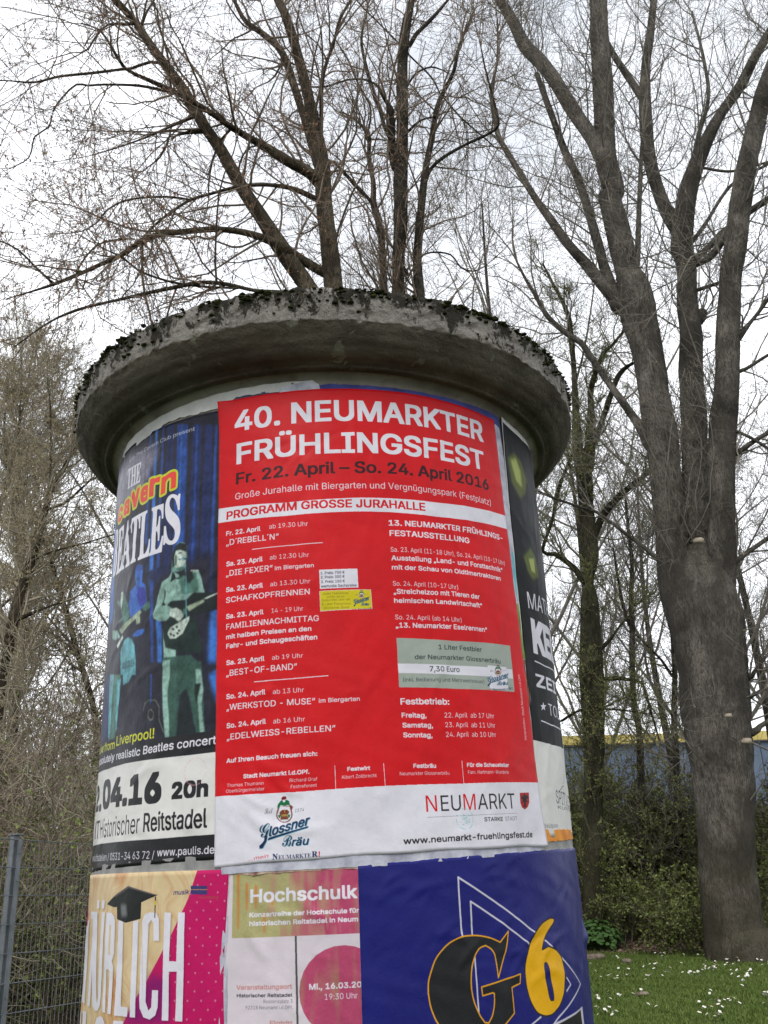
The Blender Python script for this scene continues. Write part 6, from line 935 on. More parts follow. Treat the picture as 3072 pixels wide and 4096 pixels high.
# ------------------------------------------------------------------ trees
def norm(v): return v / np.maximum(np.linalg.norm(v, axis=-1, keepdims=True), 1e-9)
def tubes(P, R, m=3):
    """P (N,K,3), R (N,K) -> verts, quads of N open tubes"""
    N_, K, _ = P.shape; T = np.empty_like(P); T[:, 1:-1] = P[:, 2:] - P[:, :-2]; T[:, 0] = P[:, 1] - P[:, 0]; T[:, -1] = P[:, -1] - P[:, -2]; T = norm(T)
    ref = np.where(np.abs(norm(P[:, -1] - P[:, 0])[:, 2:3]) > .8, np.array([[1., 0, 0]]), np.array([[0, 0, 1.]]))[:, None]
    A = norm(np.cross(T, ref)); B = np.cross(T, A); th = np.arange(m) / m * 2 * PI
    V = P[:, :, None] + R[:, :, None, None] * (A[:, :, None] * np.cos(th)[None, None, :, None] + B[:, :, None] * np.sin(th)[None, None, :, None])
    i = np.arange(N_ * K * m).reshape(N_, K, m); j = np.roll(i, -1, 2); F = np.stack([i[:, :-1], j[:, :-1], j[:, 1:], i[:, 1:]], -1).reshape(-1, 4)
    return V.reshape(-1, 3), F
def grow(P, R, n, t0, t1, L, Lv, ang, K, ratio, rmax, up, wig, rmin=.0015, g=rng):
    N_, Kp, _ = P.shape; cnt = np.asarray(n) if np.ndim(n) else g.poisson(n, N_); idx = np.repeat(np.arange(N_), cnt); M = len(idx)
    t = g.uniform(t0, t1, M) * (Kp - 1); k = np.minimum(t.astype(int), Kp - 2); f = (t - k)[:, None]
    a, b = P[idx, k], P[idx, k + 1]; o = a + (b - a) * f; tg = norm(b - a); r0 = R[idx, k] * (1 - f[:, 0]) + R[idx, k + 1] * f[:, 0]
    pr = g.normal(size=(M, 3)); pr -= (pr * tg).sum(1, keepdims=True) * tg; pr = norm(pr); an = np.radians(g.uniform(ang[0], ang[1], M))[:, None]
    d = norm(tg * np.cos(an) + pr * np.sin(an)); ln = L * g.uniform(1 - Lv, 1 + Lv, M) * (1 - .45 * t / (Kp - 1)); st = (ln / (K - 1))[:, None]
    Q = np.empty((M, K, 3)); Q[:, 0] = o
    for q in range(1, K):
        d = norm(d + np.array([0, 0, up]) + g.normal(0, wig, (M, 3))); Q[:, q] = Q[:, q - 1] + d * st
    rr = np.clip(r0 * ratio, rmin, rmax); RR = rr[:, None] * np.linspace(1, .35, K)[None]; return Q, np.maximum(RR, rmin * .8)
def catmull(pts, step):
    p = np.array(pts, float); q = np.vstack([2 * p[0] - p[1], p, 2 * p[-1] - p[-2]]); out = []
    for i in range(1, len(q) - 2):
        L = np.linalg.norm(q[i + 1][:3] - q[i][:3]); n = max(2, int(L / step))
        for j in range(n):
            t = j / n; out.append(.5 * ((2 * q[i]) + (-q[i - 1] + q[i + 1]) * t + (2 * q[i - 1] - 5 * q[i] + 4 * q[i + 1] - q[i + 2]) * t * t + (-q[i - 1] + 3 * q[i] - 3 * q[i + 1] + q[i + 2]) * t ** 3))
    out.append(p[-1]); return np.array(out)
def limb_mesh(c, m, rough, g):
    """one thick limb as a bumpy closed tube; c (K,4) with radius last"""
    P = c[None, :, :3]; R = c[None, :, 3]; V, F = tubes(P, R, m); K = len(c); V = V.reshape(K, m, 3)
    th = np.arange(m)[None] / m * 2 * PI; y = np.cumsum(np.r_[0, np.linalg.norm(np.diff(c[:, :3], axis=0), axis=1)])[:, None]; ph = g.uniform(0, 6.28, 8)
    if rough < .04 and c[:, 3].max() > .25:      # furrowed bark on the very big stems
        gg = np.random.default_rng(9); kc = max(3, K // 5); fur = gg.normal(0, 1, (kc, m)); ii = np.linspace(0, kc - 1.001, K); i0 = ii.astype(int); fr = (ii - i0)[:, None]
        fur = fur[i0] * (1 - fr) + fur[i0 + 1] * fr
    else: fur = 0
    n = .9 * fur * (.5 if np.ndim(fur) else 0) + .5 * np.sin(3 * th + ph[0] + y * 1.1) + .4 * np.sin(5 * th + ph[1] - y * 2.3) + .35 * np.sin(2 * th + y * 3.7 + ph[2]) + .3 * np.sin(y * 7 + ph[3]) + g.normal(0, .35, (K, m))
    V = c[:, None, :3] + (V - c[:, None, :3]) * (1 + rough * n)[..., None]
    F = F.tolist(); caps = []
    V = V.reshape(-1, 3); c0 = len(V); V = np.vstack([V, c[0, :3], c[-1, :3]])
    for k in range(m): caps.append([c0, (k + 1) % m, k, k]); caps.append([c0 + 1, (K - 1) * m + k, (K - 1) * m + (k + 1) % m, (K - 1) * m + (k + 1) % m])
    tri = np.array([[a, b, cc] for a, b, cc, _ in caps]); Fq = np.array(F)
    me = bpy.data.meshes.new('branch'); nq, ntt = len(Fq), len(tri)
    me.vertices.add(len(V)); me.vertices.foreach_set('co', V.astype(np.float32).ravel()); li = np.concatenate([Fq.ravel(), tri.ravel()]).astype(np.int32)
    me.loops.add(len(li)); me.loops.foreach_set('vertex_index', li); me.polygons.add(nq + ntt)
    me.polygons.foreach_set('loop_start', np.concatenate([np.arange(nq) * 4, nq * 4 + np.arange(ntt) * 3]).astype(np.int32)); me.polygons.foreach_set('loop_total', np.concatenate([np.full(nq, 4), np.full(ntt, 3)]).astype(np.int32))
    me.polygons.foreach_set('use_smooth', np.ones(nq + ntt, bool)); me.update(calc_edges=True); return me
def blades(O, Dv, W, L, g, fold=True):
    """small leaf / catkin faces: O origins, Dv direction, each two triangles folded"""
    n = len(O); s = norm(np.cross(Dv, g.normal(size=(n, 3)))); w = (W * g.uniform(.6, 1.3, n))[:, None]; l = (L * g.uniform(.6, 1.35, n))[:, None]; u = np.cross(Dv, s)
    a = O; b = O + Dv * l * .5 + s * w * .5 + u * w * .15; c = O + Dv * l; d = O + Dv * l * .5 - s * w * .5 + u * w * .15
    V = np.stack([a, b, c, d], 1).reshape(-1, 3); i = np.arange(n)[:, None] * 4; return V, np.concatenate([i + np.array([[0, 1, 2]]), i + np.array([[0, 2, 3]])])
def leaf_mat(name, cs, rough=.6, trans=.25):
    m = NM(name, rough, .2); co = m.coord(); f = m.noise(co, 23, 3, .5); k = len(cs); m.col(m.ramp(f, [(.32 + .36 * i / (k - 1), c) for i, c in enumerate(cs)]))
    m.b.inputs['Subsurface Weight'].default_value = 0; return m.m
M_BA = bark_mat('bark_brown', (.065, .052, .036), (.14, .115, .082), (.04, .05, .014), .75)
M_BB = bark_mat('bark_dark', (.045, .039, .03), (.105, .092, .072), (.034, .042, .014), .6)
M_BC = bark_mat('bark_grey', (.10, .089, .075), (.21, .188, .16), (.05, .055, .024), .4, .3)
M_BD = bark_mat('bark_green', (.05, .048, .03), (.11, .1, .066), (.06, .08, .02), .8)
M_TW = flat_mat('twig_brown', (.115, .085, .062), (.23, .178, .132), 6); M_TW2 = flat_mat('twig_grey', (.12, .108, .088), (.22, .2, .165), 6); M_TWG = flat_mat('twig_green', (.10, .10, .05), (.18, .17, .09), 6)
M_CAT = leaf_mat('catkin_red', [(.14, .055, .035), (.26, .12, .07), (.2, .17, .07)]); M_BUD = leaf_mat('bud_green', [(.13, .15, .04), (.25, .28, .07), (.34, .36, .12)]); M_CAT2 = leaf_mat('catkin_tan', [(.2, .12, .07), (.36, .28, .17), (.28, .30, .12)])
def stuffpart(name, V, F, mat, root, smooth=False):
    o = link(name, mesh_np(name, V, F, smooth), mat, root); o['kind'] = 'stuff'; return o
def make_tree(key, label, bark, twig, leaf, g, d1=3.0, L1=1.7, n2=8, L2=.7, n3=6, L3=.3, up=.12, cat=(0, .012, .05, -1), rt=.0035, wig=.16, ground=None, hang=0., rough=.05, group=None, zmin=2.2, scars=()):
    limbs = [np.array(l, float) for l in TREES[key]]
    for l in limbs: l[:, 2] += CAM_Z
    b = limbs[0][0]; root = empty('bare_tree', (b[0], b[1], float(gz(b[0], b[1]))), label, 'tree', group)
    curves = []
    for i, l in enumerate(limbs):
        if ground is not None and i in ground:      # carry the stem down into the soil
            p = l[0].copy(); q = p.copy(); q[2] = float(gz(p[0], p[1])) - .25; q[3] = p[3] * 1.25; mid = (p + q) / 2; mid[3] = p[3] * 1.04
            if p[2] - q[2] > .5: l = np.vstack([q, mid, l])
            else: l = np.vstack([q, l])
        c = catmull(l, .09 if l[:, 3].max() > .25 else .12); c[:, 3] = np.maximum(c[:, 3], .004); curves.append(c)
        m_ = 44 if c[:, 3].max() > .25 else 20 if c[:, 3].max() > .12 else (10 if c[:, 3].max() > .04 else 6)
        link('trunk' if (ground is not None and i in ground) else 'branch', limb_mesh(c, m_, rough, g), bark, root)
    for (sx, sy, sz, sr) in scars:                   # sawn-off branch scars
        Vb, Fb = blobs(np.zeros((1, 3)), np.ones(1), 2, 1, 3); so = link('branch_scar', mesh_np('branch_scar', Vb * np.array([sr * .9, sr * .35, sr * .5]), Fb, True), M_SCAR, root); so.location = (sx, sy, sz + CAM_Z)
    # resample limbs into equal arrays for growing
    K = 24; Ps, Rs, cnt = [], [], []
    for c in curves:
        t = np.linspace(0, len(c) - 1, K); k = np.minimum(t.astype(int), len(c) - 2); f = (t - k)[:, None]; q = c[k] * (1 - f) + c[k + 1] * f
        Ps.append(q[:, :3]); Rs.append(q[:, 3]); L = np.linalg.norm(np.diff(q[:, :3], axis=0), axis=1).sum(); cnt.append(max(2, g.poisson(L * d1)))
    Ps, Rs = np.array(Ps), np.array(Rs)
    # keep side growth off the lowest metres of the stem
    P1, R1 = grow(Ps, Rs, np.array(cnt), .08, 1, L1, .5, (28, 75), 9, .55, .022, up, wig, .006, g)
    ok = P1[:, 0, 2] > zmin; P1, R1 = P1[ok], R1[ok]
    tip = np.ones(len(Ps), int) * 3; Pt, Rt = grow(Ps, Rs, tip, .93, 1, L1 * 1.6, .3, (5, 35), 9, .8, .02, up, wig, .006, g)
    P1 = np.concatenate([P1, Pt]); R1 = np.concatenate([R1, Rt])
    P2, R2 = grow(P1, R1, n2, .15, 1, L2, .5, (25, 70), 6, .6, .007, up * .6 - hang * .3, wig, rt * 1.1, g)
    P3, R3 = grow(P2, R2, n3, .1, 1, L3, .5, (25, 75), 4, .6, .0045, up * .5 - hang, wig, rt, g)
    V1, F1 = tubes(P1, R1, 4); V2, F2 = tubes(P2, R2, 3); V3, F3 = tubes(P3, R3, 3)
    V = np.vstack([V1, V2, V3]); F = np.vstack([F1, F2 + len(V1), F3 + len(V1) + len(V2)]); stuffpart('twigs', V, F, twig, root)
    if cat[0]:
        A = np.concatenate([P3.reshape(-1, 3), P2[:, 2:].reshape(-1, 3)]); sel = g.uniform(size=len(A)) < cat[0]; A = A[sel]; A = np.repeat(A, 2, 0); n = len(A)
        dv = norm(np.array([0, 0, float(cat[3])]) + g.normal(0, .55, (n, 3))); V, F = blades(A + g.normal(0, .01, (n, 3)), dv, cat[1], cat[2], g); stuffpart('catkins' if cat[3] < 0 else 'leaf_buds', V, F, leaf, root)
    return root
M_STR = flat_mat('twig_straw', (.2, .175, .125), (.38, .335, .25), 5)
M_SCAR = flat_mat('sawn_wood', (.2, .165, .12), (.36, .31, .24), 9)
G = np.random.default_rng
make_tree('A', 'leaning many-stemmed tree with reddish catkins, its limbs reaching left over the column', M_BA, M_TW, M_CAT, G(1), 3.0, 2.2, 6, 1.0, 4, .32, .03, (.2, .017, .05, -1), .0034, .15, {0, 1}, .05)
make_tree('B', 'tall tree straight behind the column cap, several mossy upright stems', M_BB, M_TW, M_CAT2, G(2), 2.8, 2.2, 6, 1.0, 4, .36, .09, (.07, .016, .045, -1), .0038, .18, {0, 2, 5})
make_tree('C', 'massive grey tree on the right whose trunk divides into three stems', M_BC, M_TW2, M_CAT2, G(3), 2.2, 3.4, 7, 1.6, 4, .6, .12, (.02, .02, .05, -1), .0052, .16, {0}, rough=.035, scars=SCARS)
make_tree('D', 'green-budded tree with a mossy forked trunk between the column and the massive tree', M_BD, M_TWG, M_BUD, G(4), 4.6, 1.4, 8, .7, 5, .3, .12, (.30, .022, .034, 1), .0042, .2, {0}, zmin=.3)
make_tree('E', 'slender dark tree in front of the blue hall, nearer the green-budded tree', M_BB, M_TW2, M_BUD, G(5), 3.0, 2.2, 8, .9, 5, .4, .12, (.05, .024, .035, 1), .0055, .18, {0})
make_tree('E2', 'slender dark tree in front of the blue hall, nearer the massive trunk', M_BB, M_TW2, M_BUD, G(6), 3.0, 2.2, 8, .9, 5, .4, .12, (.05, .024, .035, 1), .0055, .18, {0})
make_tree('F', 'crooked tree leaning right behind the wire fence, thick dark lower stem', M_BA, M_STR, M_CAT2, G(7), 6.5, 1.5, 9, .6, 6, .27, .12, (.28, .015, .05, -.6), .0036, .18, {0})
make_tree('G', 'thin tree leaning left behind the wire fence, close to the column', M_BA, M_STR, M_CAT2, G(8), 6.0, 1.4, 9, .6, 6, .27, .12, (.28, .015, .05, -.6), .0036, .18, {0})
make_tree('H', 'straight thin tree at the left edge of the photo behind the fence', M_BA, M_STR, M_CAT2, G(9), 6.0, 1.7, 9, .65, 6, .28, .2, (.28, .016, .05, -.6), .004, .16, {0})
# far row of bare trees closing the view between the near ones
def far_tree(x, y, h, g, lean=0., bark=M_BB, twig=M_TW2, n_=(16, 8, 7, 4), f=1.):
    n = 9; z = np.linspace(0, 1, n); p = np.stack([x + lean * z * h + .25 * np.sin(z * 5 + g.uniform(0, 6)), y + .3 * np.sin(z * 4 + g.uniform(0, 6)), float(gz(x, y)) - .2 + z * h, (.012 * h * f) * (1 - .85 * z)], 1)
    root = empty('bare_tree', (x, y, float(gz(x, y))), 'bare slender tree in the distant row behind the near trees', 'tree', 'distant row of bare trees')
    c = catmull(p, .5); link('trunk', limb_mesh(c, 8, .05, g), bark, root)
    P0 = c[None, ::max(1, len(c) // 16), :3]; R0 = c[None, ::max(1, len(c) // 16), 3]
    Pl, Rl = grow(P0, R0, np.array([n_[0]]), .25, 1, h * .38, .35, (25, 55), 9, .5, .07, .1, .12, .02, g)
    P1, R1 = grow(Pl, Rl, n_[1], .15, 1, h * .14, .4, (25, 60), 7, .5, .02, .12, .16, .010, g)
    P2, R2 = grow(P1, R1, n_[2], .1, 1, h * .06, .5, (25, 65), 5, .6, .01, .08, .18, .007, g)
    P3, R3 = grow(P2, R2, n_[3], .1, 1, h * .03, .5, (25, 65), 3, .6, .008, .05, .2, .006, g)
    parts = [tubes(Pl, Rl, 5), tubes(P1, R1, 3), tubes(P2, R2, 3), tubes(P3, R3, 3)]; V = []; F = []; o = 0
    for v, f in parts: V.append(v); F.append(f + o); o += len(v)
    stuffpart('crown', np.vstack(V), np.vstack(F), twig, root)
g = G(30)
for x, y, h, ln in [(-12, 30, 17, .03), (-8.5, 27, 15, -.04), (-5.0, 31, 19, .02), (-1.5, 29, 16, .03), (2.2, 33, 20, -.02), (6.2, 36, 18, .04), (9.6, 34, 19, -.03), (13, 38, 18, .02), (16, 35, 20, -.04), (18.5, 31, 17, .03), (-15, 36, 20, .02), (12.0, 30.5, 15, .05),
                   ]:
    far_tree(x, y, h, g, ln)
for x, y, h, ln in [(2.9, 24.5, 20, -.015), (5.0, 27, 23, .03), (11.6, 30, 25, -.02), (-9.5, 26, 17, .02)]: far_tree(x, y, h, g, ln, n_=(13, 6, 5, 3), f=.7)
# ------------------------------------------------------------------ shrubs
M_LF = leaf_mat('shrub_leaf', [(.07, .075, .026), (.125, .15, .04), (.21, .26, .07)]); M_LFD = leaf_mat('shrub_leaf_dark', [(.045, .045, .016), (.075, .09, .024), (.125, .15, .04)])
M_TWD = flat_mat('twig_dark', (.08, .066, .048), (.17, .14, .10), 5)
def shrub(x, y, w, h, label, g, nst=40, leafd=.25, lw=.03, leafmat=M_LF, twig=M_TWD, low=1.0, rt=.004, group=None, n2=6, n3=5, name='shrub'):
    z0 = float(gz(x, y)); root = empty(name, (x, y, z0), label, 'shrub', group); K = 8
    a = g.uniform(0, 2 * PI, nst); r = w * .35 * np.sqrt(g.uniform(0, 1, nst)); P = np.empty((nst, K, 3)); P[:, 0] = np.stack([x + r * np.cos(a), y + r * np.sin(a), np.full(nst, z0 - .05)], 1)
    d = norm(np.stack([np.cos(a) * .35, np.sin(a) * .35, np.ones(nst)], 1) + g.normal(0, .2, (nst, 3))); st = h * g.uniform(.55, 1.1, nst)[:, None] / (K - 1)
    for k in range(1, K): d = norm(d + g.normal(0, .12, (nst, 3)) + np.array([0, 0, -.02 * k])); P[:, k] = P[:, k - 1] + d * st
    R = np.linspace(1, .25, K)[None] * g.uniform(.010, .022, nst)[:, None]
    P1, R1 = grow(P, R, n2, .1, 1, h * .28, .5, (25, 70), 6, .6, .009, .05, .2, rt * 1.2, g); P2, R2 = grow(P1, R1, n3, .1, 1, h * .10, .5, (25, 75), 4, .6, .006, .02, .22, rt, g)
    parts = [tubes(P, R, 4), tubes(P1, R1, 3), tubes(P2, R2, 3)]; V = []; F = []; o = 0
    for v, f in parts: V.append(v); F.append(f + o); o += len(v)
    stuffpart('stems', np.vstack(V), np.vstack(F), twig, root)
    A = np.concatenate([P2.reshape(-1, 3), P1.reshape(-1, 3)]); hh = (A[:, 2] - z0) / h; A = A[g.uniform(size=len(A)) < leafd * np.clip(1.4 - hh * low, .05, 1)]; A = np.repeat(A, 2, 0); n = len(A)
    V, F = blades(A + g.normal(0, .02, (n, 3)), norm(g.normal(size=(n, 3)) + np.array([0, 0, .3])), lw, lw * 1.5, g); stuffpart('leaves', V, F, leafmat, root)
g = G(40)
for i, (x, y, w, h, lb) in enumerate([(-4.6, 10.8, 2.2, 3.3, 'tangled shrub with straw-coloured twigs right behind the fence post'), (-3.1, 11.2, 2.0, 3.2, 'leafing shrub behind the fence, between the post and the column'), (-2.2, 13.0, 2.4, 3.6, 'tangled shrub close beside the left edge of the column'),
                                (-5.8, 13.5, 2.6, 4.2, 'tall bushy shrub behind the fence at the left edge of the photo'), (-4.0, 15.0, 2.8, 4.6, 'tall thin-twigged shrub in the second row behind the fence'), (-6.2, 17.5, 3.0, 5.0, 'tall shrub far back at the left edge behind the fence'), (-3.2, 18.5, 3.0, 4.8, 'tall shrub far back, seen just left of the column')]):
    shrub(x, y, w * 1.1, h * 1.3, lb, g, 84, .6, .028, M_LF, M_STR if i not in (1, 5) else M_TW, 1.9, .004, n2=9, n3=6)
g = G(41)
for i, (x, y, w, h, lb) in enumerate([(5.8, 26.2, 3.6, 4.4, 'dense leafing shrub beside the right edge of the column'), (8.5, 26.6, 3.4, 3.7, 'dense dark shrub in the middle of the thicket under the blue hall'), (10.2, 27.8, 3.4, 4.6, 'dense shrub behind the massive trunk'),
                                (11.9, 26.2, 3.0, 4.0, 'dark shrub at the right edge of the photo beyond the massive trunk'), (7.2, 28.2, 3.4, 4.9, 'taller brown-twigged shrub in the second row of the thicket'), (4.2, 28.0, 3.4, 5.0, 'tall shrub hidden half behind the column on its right side')]):
    shrub(x, y, w, h * .9, lb, g, 90, .5, .055, M_LF if i % 2 == 0 else M_LFD, M_TWD, .9, .0075, n2=8, n3=6)
g = G(45)
for i, (x, y, w, h, lb) in enumerate([(6.3, 23.4, 1.7, 1.7, 'loose olive shrub in front of the thicket, next to the bright green plant'), (7.6, 23.9, 1.6, 1.4, 'loose low shrub in the leaf litter between the plant and the massive trunk'), (8.9, 22.2, 1.5, 2.1, 'leafing shrub hugging the left side of the massive trunk base'), (7.0, 20.9, 1.2, 1.5, 'sparse shoots in front of the massive trunk base, left side'), (10.6, 22.8, 1.8, 2.2, 'leafing shrub at the right edge of the photo, right of the massive trunk base')]):
    shrub(x, y, w, h, lb, g, 34, .5, .045, M_LF, M_TWD, .5, .0055, n2=7, n3=5)
# far undergrowth: one uncountable mass
def undergrowth(x0, x1, y0, y1, h, n, g, label):
    K = 6; P = np.empty((n, K, 3)); X = g.uniform(x0, x1, n); Y = g.uniform(y0, y1, n); P[:, 0] = np.stack([X, Y, gz(X, Y)], 1); d = norm(np.array([0, 0, 1.]) + g.normal(0, .3, (n, 3))); st = h * g.uniform(.4, 1.1, n)[:, None] / (K - 1)
    for k in range(1, K): d = norm(d + g.normal(0, .15, (n, 3))); P[:, k] = P[:, k - 1] + d * st
    R = np.linspace(1, .4, K)[None] * g.uniform(.012, .03, n)[:, None]; P1, R1 = grow(P, R, 7, .0, 1, h * .3, .5, (30, 80), 5, .6, .014, .02, .25, .009, g)
    V1, F1 = tubes(P, R, 3); V2, F2 = tubes(P1, R1, 3); A = P1.reshape(-1, 3); A = np.repeat(A, 2, 0); m_ = len(A); V3, F3 = blades(A + g.normal(0, .1, (m_, 3)), norm(g.normal(size=(m_, 3))), .09, .13, g)
    F3q = np.concatenate([F3, F3[:, 2:3]], 1)
    me = mesh_np('undergrowth', np.vstack([V1, V2]), np.vstack([F1, F2 + len(V1)])); o = link('undergrowth', me, M_TWD); tag(o, label + ', bare stems', 'undergrowth', kind='stuff')
    o2 = link('undergrowth_leaves', mesh_np('undergrowth_leaves', V3, F3), M_LFD); tag(o2, label + ', dull leaves', 'undergrowth', kind='stuff')
undergrowth(2, 19, 28, 33, 3.4, 900, G(50), 'dark distant undergrowth under the trees on the right')
undergrowth(-16, -1.5, 19, 26, 3.2, 900, G(51), 'dark distant undergrowth behind the fence on the left')
# ------------------------------------------------------------------ ground
xs = np.concatenate([np.linspace(-300, -30, 12), np.linspace(-28, 28, 90), np.linspace(30, 300, 12)]); ys = np.concatenate([np.linspace(-60, 0, 8), np.linspace(.5, 40, 120), np.linspace(44, 400, 20)])
X, Y = np.meshgrid(xs, ys); Z = gz(X, Y) + .02 * np.sin(X * .9 + .5 * np.sin(Y)) * np.clip(Y - 4, 0, 1) * np.sin(Y * .7); i = np.arange(X.size).reshape(X.shape)
F = np.stack([i[:-1, :-1], i[:-1, 1:], i[1:, 1:], i[1:, :-1]], -1).reshape(-1, 4)
def gzz(x, y): return gz(x, y) + .02 * np.sin(x * .9 + .5 * np.sin(y)) * np.clip(y - 4, 0, 1) * np.sin(y * .7)
m = NM('ground_soil', 1, .1); co = m.coord(); f = m.noise(co, 1.5, 8, .65); f2 = m.noise(co, 30, 6, .7)
gr = m.ramp(f2, [(.3, (.022, .032, .008)), (.55, (.04, .06, .014)), (.75, (.07, .085, .022))]); so = m.ramp(f2, [(.3, (.03, .02, .013)), (.55, (.07, .05, .035)), (.75, (.13, .10, .075))])
sp = m.n('ShaderNodeSeparateXYZ'); m.l(co, sp.inputs[0]); k = m.math('ADD', m.math('MULTIPLY', m.math('SUBTRACT', sp.outputs[1], 22.3), .8), m.math('MULTIPLY', m.math('SUBTRACT', f, .5), 3))
m.col(m.mix(m.ramp(k, [(.3, (0, 0, 0)), (.7, (1, 1, 1))]), gr, so)); m.bump(f2, .8, .03)
gr_o = link('ground', mesh_np('ground', np.stack([X, Y, Z], -1).reshape(-1, 3), F, True), m.m); tag(gr_o, kind='structure')
# grass of the lawn in view
M_GR = leaf_mat('grass_blade', [(.055, .085, .018), (.10, .15, .028), (.17, .21, .055)])
g = G(60); n = 110000; yy = 11.5 + 11.6 * g.uniform(0, 1, n) ** .8; xx = yy * (.19 + .26 * g.uniform(0, 1, n)); edge = 22.2 + .5 * np.sin(xx * 1.7) + g.normal(0, .35, n); ok = yy < edge; xx, yy = xx[ok], yy[ok]; n = len(xx)
O = np.stack([xx, yy, gzz(xx, yy) - .005], 1); dv = norm(np.array([0, 0, 1.]) + g.normal(0, .38, (n, 3))); w = g.uniform(.006, .012, n)[:, None]; hgt = (g.uniform(.03, .075, n) * (1 + .35 * np.sin(xx * 3 + 2 * np.sin(yy)) * np.sin(yy * 2.3) + .35 * np.sin(xx * 9.1 + yy * 5)))[:, None]; s = norm(np.cross(dv, g.normal(size=(n, 3))))
V = np.stack([O - s * w, O + s * w, O + dv * hgt + g.normal(0, .006, (n, 3))], 1).reshape(-1, 3); go = link('grass', mesh_np('grass', V, np.arange(3 * n).reshape(-1, 3)), M_GR); tag(go, 'short green lawn grass in front of the thicket', 'grass', kind='stuff')
# leaf litter
M_LIT = leaf_mat('litter', [(.08, .05, .035), (.18, .12, .085), (.33, .25, .19)])
n = 26000; yy = g.uniform(21.6, 27.5, n); xx = g.uniform(3.5, 14, n); A = np.stack([xx, yy, gzz(xx, yy) + .015], 1); dv = norm(g.normal(size=(n, 3)) * np.array([1, 1, .35])); V, F = blades(A, dv, .05, .07, g)
lo = link('leaf_litter', mesh_np('leaf_litter', V, F), M_LIT); tag(lo, 'brown fallen leaves along the edge of the lawn', 'leaf litter', kind='stuff')
# daisies: one small flower head, copied
M_DW = flat_mat('daisy_white', (.7, .7, .68), (.82, .8, .8), 30); M_DY = flat_mat('daisy_yellow', (.6, .4, .03), (.7, .5, .05), 30); M_DS = flat_mat('daisy_stem', (.04, .07, .015), (.06, .09, .02), 30)
bm = bmesh.new(); c0 = bm.verts.new((0, 0, .066)); ring = []
for k in range(16):
    a = k / 16 * 2 * PI; r = .0165 if k % 2 == 0 else .012; ring.append(bm.verts.new((r * math.cos(a), r * math.sin(a), .063 + (.002 if k % 2 else 0))))
for k in range(16): bm.faces.new((c0, ring[k], ring[(k + 1) % 16])).material_index = 0
cy = [bm.verts.new((.005 * math.cos(a), .005 * math.sin(a), .0675)) for a in np.arange(6) / 6 * 2 * PI]; tp = bm.verts.new((0, 0, .071))
for k in range(6): bm.faces.new((tp, cy[k], cy[(k + 1) % 6])).material_index = 1
st = [[bm.verts.new((.0012 * math.cos(a), .0012 * math.sin(a), z)) for a in np.arange(3) / 3 * 2 * PI] for z in (0, .063)]
for k in range(3): bm.faces.new((st[0][k], st[0][(k + 1) % 3], st[1][(k + 1) % 3], st[1][k])).material_index = 2
dm = bpy.data.meshes.new('daisy'); bm.to_mesh(dm); bm.free()
for mm in (M_DW, M_DY, M_DS): dm.materials.append(mm)
g = G(61); cl = [(float(a), float(b)) for a, b in zip(g.uniform(.215, .42, 26), g.uniform(12.8, 21.2, 26))]; placed = 0
daisy = bpy.data.objects.new('daisy', dm)
while placed < 285:
    if g.uniform() < .7: k = g.integers(0, 26); t, y = cl[k]; t += g.normal(0, .008); y += g.normal(0, .3)
    else: t, y = g.uniform(.2, .43), g.uniform(12.6, 21.5)
    x = t * y; o = daisy if placed == 0 else daisy.copy(); COL.objects.link(o); o.location = (x, y, float(gzz(x, y))); o.rotation_euler = (-.35 + g.normal(0, .25), g.normal(0, .25), g.uniform(0, 6)); sc = g.uniform(1.25, 1.9); o.scale = (sc, sc, sc)
    tag(o, 'small white daisy in the lawn at the foot of the thicket', 'daisy', 'daisies scattered over the lawn'); placed += 1
# leafy plants at the lawn edge
M_PL = leaf_mat('groundelder_leaf', [(.03, .065, .016), (.05, .11, .025), (.075, .14, .035)])
def leafy(x, y, w, h, n, label, g, lw=.09, mat=M_PL):
    z0 = float(gzz(x, y)); root = empty('leafy_plant', (x, y, z0), label, 'plant'); a = g.uniform(0, 2 * PI, n); r = np.sqrt(g.uniform(0, 1, n)); zz = h * np.sqrt(np.clip(1 - r ** 2, 0, 1)) * g.uniform(.55, 1, n) + .02
    C = np.stack([x + w * r * np.cos(a), y + w * r * np.sin(a), z0 + zz], 1); nrm = norm(np.stack([np.cos(a) * r, np.sin(a) * r, np.full(n, .9)], 1) + g.normal(0, .25, (n, 3))); t = norm(np.cross(nrm, g.normal(size=(n, 3)))); b = np.cross(nrm, t); V = [C]; k = 7
    for q in range(k):
        th = q / k * 2 * PI; V.append(C + (t * math.cos(th) + b * math.sin(th)) * (lw * (.5 + .12 * (q % 2)) * g.uniform(.8, 1.2, n))[:, None] - nrm * .012)
    V = np.stack(V, 1).reshape(-1, 3); i = np.arange(n)[:, None] * (k + 1); F = np.concatenate([i + np.array([[0, 1 + q, 1 + (q + 1) % k]]) for q in range(k)]); stuffpart('leaves', V, F, mat, root)
    P = np.stack([np.repeat(np.array([[x, y, z0]]), n, 0) + g.normal(0, w * .2, (n, 3)) * np.array([1, 1, 0]), C], 1); V, F = tubes(P, np.full((n, 2), .004), 3); stuffpart('stems', V, F, M_DS, root)
g = G(62)
leafy(5.55, 22.6, .62, .62, 330, 'bright green leafy plant at the lawn edge beside the column', g)
leafy(9.0, 22.9, .7, .42, 260, 'low dark leafy plant at the foot of the massive tree', g, .07, M_LFD)
leafy(8.35, 24.2, .7, .4, 220, 'small bluish green plant patch under the thicket', g, .07)
leafy(10.0, 22.0, .6, .6, 280, 'leafy plant at the right edge right of the massive trunk', g, .08)
leafy(8.55, 20.6, .5, .3, 160, 'low leafy weeds growing against the foot of the massive trunk', g, .06)
